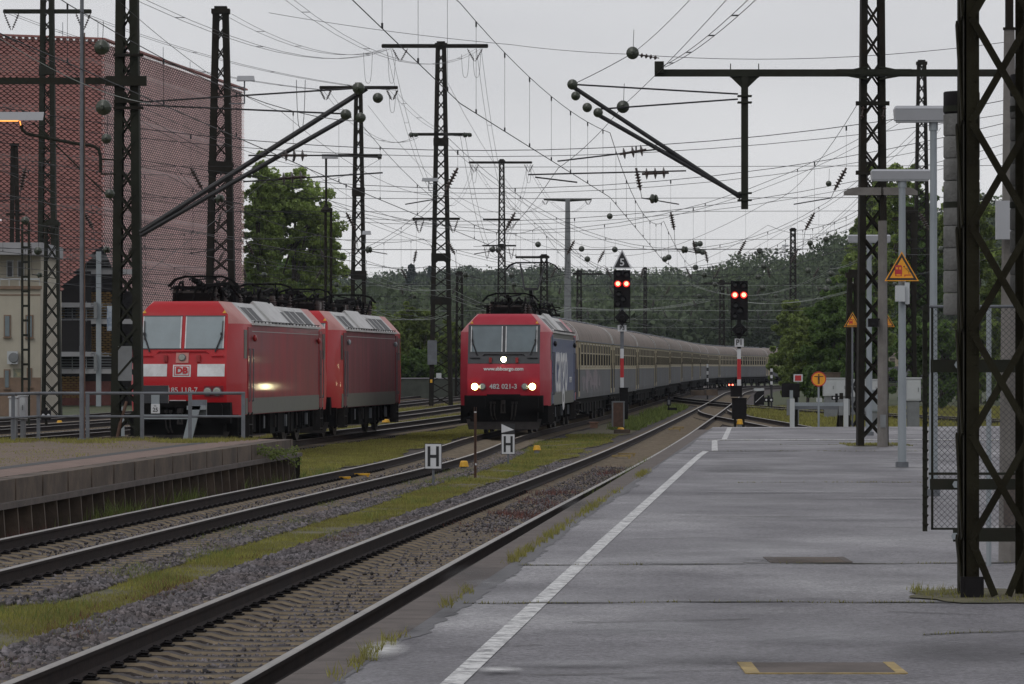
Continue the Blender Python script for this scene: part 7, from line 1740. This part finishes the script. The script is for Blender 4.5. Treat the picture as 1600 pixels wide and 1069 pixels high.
feeder('light single wire across the facade to the near left mast', [(-30, 40, 62), (235, 162, 86)], [.2], 1)
feeder('wire pair from the top centre toward the slanting right cantilever', [(1183, -8, 52), (1035, 105, 90)], [.1], 2, .10)
feeder('single wire from the top centre to the round insulators', [(1142, -8, 60), (974, 165, 89), (872, 263, 92), (740, 385, 170)], [.05, .1, .5], 1)
feeder('single wire crossing high from left to right behind the beam', [(420, 20, 160), (800, 70, 150), (989, 85, 120), (1600, 62, 110)], [.1, .05, .3], 1)
feeder('single wire through the upper disc insulator', [(1085, -8, 70), (989, 83, 90), (895, 132, 90)], [.05, .02], 1)
feeder('long wire rising to the platform mast from the far tracks', [(960, 400, 300), (1200, 316, 170), (1341, 161, 91)], [.6, .5], 1)
feeder('second wire rising to the right lamps from the far tracks', [(980, 430, 330), (1200, 352, 220), (1440, 230, 242)], [.8, 2.2], 1)
feeder('third wire rising to the right from the far tracks', [(1000, 450, 360), (1250, 345, 260), (1470, 200, 200)], [.8, 1.8], 1)
feeder('drooping light wire pair in front of the hill at right', [(1070, 440, 260), (1300, 420, 240), (1345, 405, 180)], [1.2, .1], 2, .2)
feeder('drooping light wires low before the bushes at right', [(1150, 470, 230), (1385, 435, 170)], [.5], 2, .2)
feeder('wire from the tallest mast down to the crossing area', [(700, 130, Y5), (960, 385, 300), (1130, 470, 400)], [3, 2], 1)
feeder('wire from the dirty locomotive mast toward the coaches', [(575, 165, Y4), (830, 330, 300), (1010, 440, 420)], [2, 2], 1)
feeder('wire crossing above the parked locomotives', [(225, 430, 87), (420, 280, 200), (597, 247, Y4)], [0, .6], 1)
feeder('low wires crossing before the leafy trees', [(383, 455, 170), (540, 470, 215), (690, 492, Y5)], [.5, .6], 3, .5)
feeder('low wires crossing behind the second locomotive roof', [(560, 425, 215), (690, 452, Y5), (890, 480, 330), (1100, 470, 400)], [.4, 1.0, .5], 3, .6)
# ---- hanging round disc insulators
def hang_ball(px, py, y, r, label):
    c = W(px, py, y); t = thing('disc_insulator', label, 'insulator', tuple(c), 0, 'round insulators hanging on the wires')
    b = MB(); end_ball(b, c, (.2, 1, .05), r); b.build('disc', M['insulator'], t, world=True); b = MB(); b.cyl(c + Vector((0, -.2, 0)), c + Vector((.02, .5, .1)), .012, n=5); b.tube([c + Vector((0, 0, 0)), c + Vector((.02, 0, .5))], .006, 4); b.build('clamp', M['wire'], t, world=True)
near = [(160, 74, 80, .15, 'topmost round insulator left of the near left mast'), (163, 168, 80, .155, 'second round insulator down, left of the near left mast'), (167, 217, 84, .105, 'third round insulator down, left of the near left mast'), (172, 303, 84, .10, 'lowest round insulator left of the near left mast'),
        (989, 83, 89, .14, 'large round insulator high between the two wires, above the right cantilever'), (974, 167, 89, .14, 'large round insulator right beside the cantilever tubes'), (1295, 287, 140, .10, 'round insulator left of the platform mast'), (953, 338, 150, .11, 'round insulator on the wires above the numbered triangle')]
for a in near: hang_ball(*a)
b = MB(); 
t = thing('strain_insulator', 'horizontal finned insulator beside the topmost large round insulator', 'insulator', W(1015, 88, 89)); disc_string(b, W(997, 86, 89), W(1030, 91, 89), 4, .055, .012); b.build('fins', M['insulator_brown'], t, world=True)
far = [(841, 382, 330), (770, 390, 300), (779, 391, 300), (909, 389, 320), (918, 405, 330), (961, 390, 260), (1039, 405, 330), (1045, 402, 330), (1087, 382, 380), (1094, 381, 380), (1091, 392, 380), (1098, 394, 380), (1087, 418, 400), (1187, 392, 260), (1266, 380, 230), (1291, 374, 210), (1194, 416, 300), (1263, 423, 240), (1185, 433, 320), (1299, 428, 240), (1192, 450, 300), (1295, 440, 260), (1291, 452, 250), (1362, 347, 170), (1361, 402, 170), (40, 345, 120), (60, 392, 120), (800, 430, 420), (1334, 444, 200)]
words = ['above the raised pantograph', 'left one of the touching pair by the narrow mast', 'right one of the touching pair by the narrow mast', 'right of the solid grey mast, upper', 'right of the solid grey mast, lower', 'just above the numbered triangle', 'left one of a touching pair right of the triangle', 'right one of a touching pair right of the triangle', 'upper left of the cluster of four in the sky', 'upper right of the cluster of four in the sky', 'lower left of the cluster of four in the sky', 'lower right of the cluster of four in the sky', 'low under the cluster of four, at the tree line', 'in the sky right of the right signal', 'beside the skyline mast at right', 'largest one right of the skyline mast', 'before the hill, right above the right signal', 'before the hill, under the skyline mast', 'before the hill, near the signal head', 'before the hill, left of the platform mast', 'low before the hill near the right signal', 'low before the hill, upper of two by the platform mast', 'low before the hill, lower of two by the platform mast', 'inside the lattice of the platform mast, upper', 'inside the lattice of the platform mast, lower', 'at the far left in front of the facade, upper', 'at the far left in front of the facade, lower', 'just left of the pantograph, low at the tree line', 'between the hill and the platform mast']
for (px, py, y), wd in zip(far, words): hang_ball(px, py, y, y * .00072 if y > 200 else .12, 'small round insulator ' + wd)
# hanging jumper loops
for i, (px, py, y, w_, h_) in enumerate(((470, 125, 110, 14, 75), (575, 82, Y5 - 1, 14, 48), (612, 82, Y5 - 1, 12, 48), (727, 85, Y5 - 1, 12, 36), (745, 85, Y5 - 1, 12, 36), (741, 262, Y6 - 1, 8, 24), (826, 262, Y6 - 1, 8, 24), (613, 148, Y4 - 1, 10, 28))):
    P = []; n = 12
    for k in range(n + 1): a = k / n; P.append(W(px - w_ / 2 + w_ * a, py + h_ * (1 - (2 * a - 1) ** 4), y))
    t = thing('jumper_wire', 'hanging loop of wire ' + ['beside the near left cantilever', 'left of the tallest mast crossarm, outer', 'under the left end of the tallest mast crossarm', 'under the right end of the tallest mast crossarm, inner', 'under the right end of the tallest mast crossarm, outer', 'under the left arm of the narrow mast', 'under the right arm of the narrow mast', 'under the right arm of the mast behind the dirty locomotive'][i], 'wire', tuple(P[0]), 0, 'hanging jumper loops'); line_wire('loop', P, .006, t)
# ============================================================ evening haze
b = MB(); b.box(-1500, 1600, -60, 3100, -2.5, 260)
hzm = bpy.data.materials.new('haze_air'); hzm.use_nodes = True; N = hzm.node_tree.nodes; N.clear(); o_ = N.new('ShaderNodeOutputMaterial'); pv = N.new('ShaderNodeVolumePrincipled')
pv.inputs['Color'].default_value = (.80, .88, 1, 1); pv.inputs['Density'].default_value = .00007; pv.inputs['Anisotropy'].default_value = .2; hzm.node_tree.links.new(pv.outputs[0], o_.inputs['Volume'])
HAZE = b.build('haze', hzm); tag(HAZE, 'thin bluish evening haze over the yard and hills', 'haze', kind='stuff')
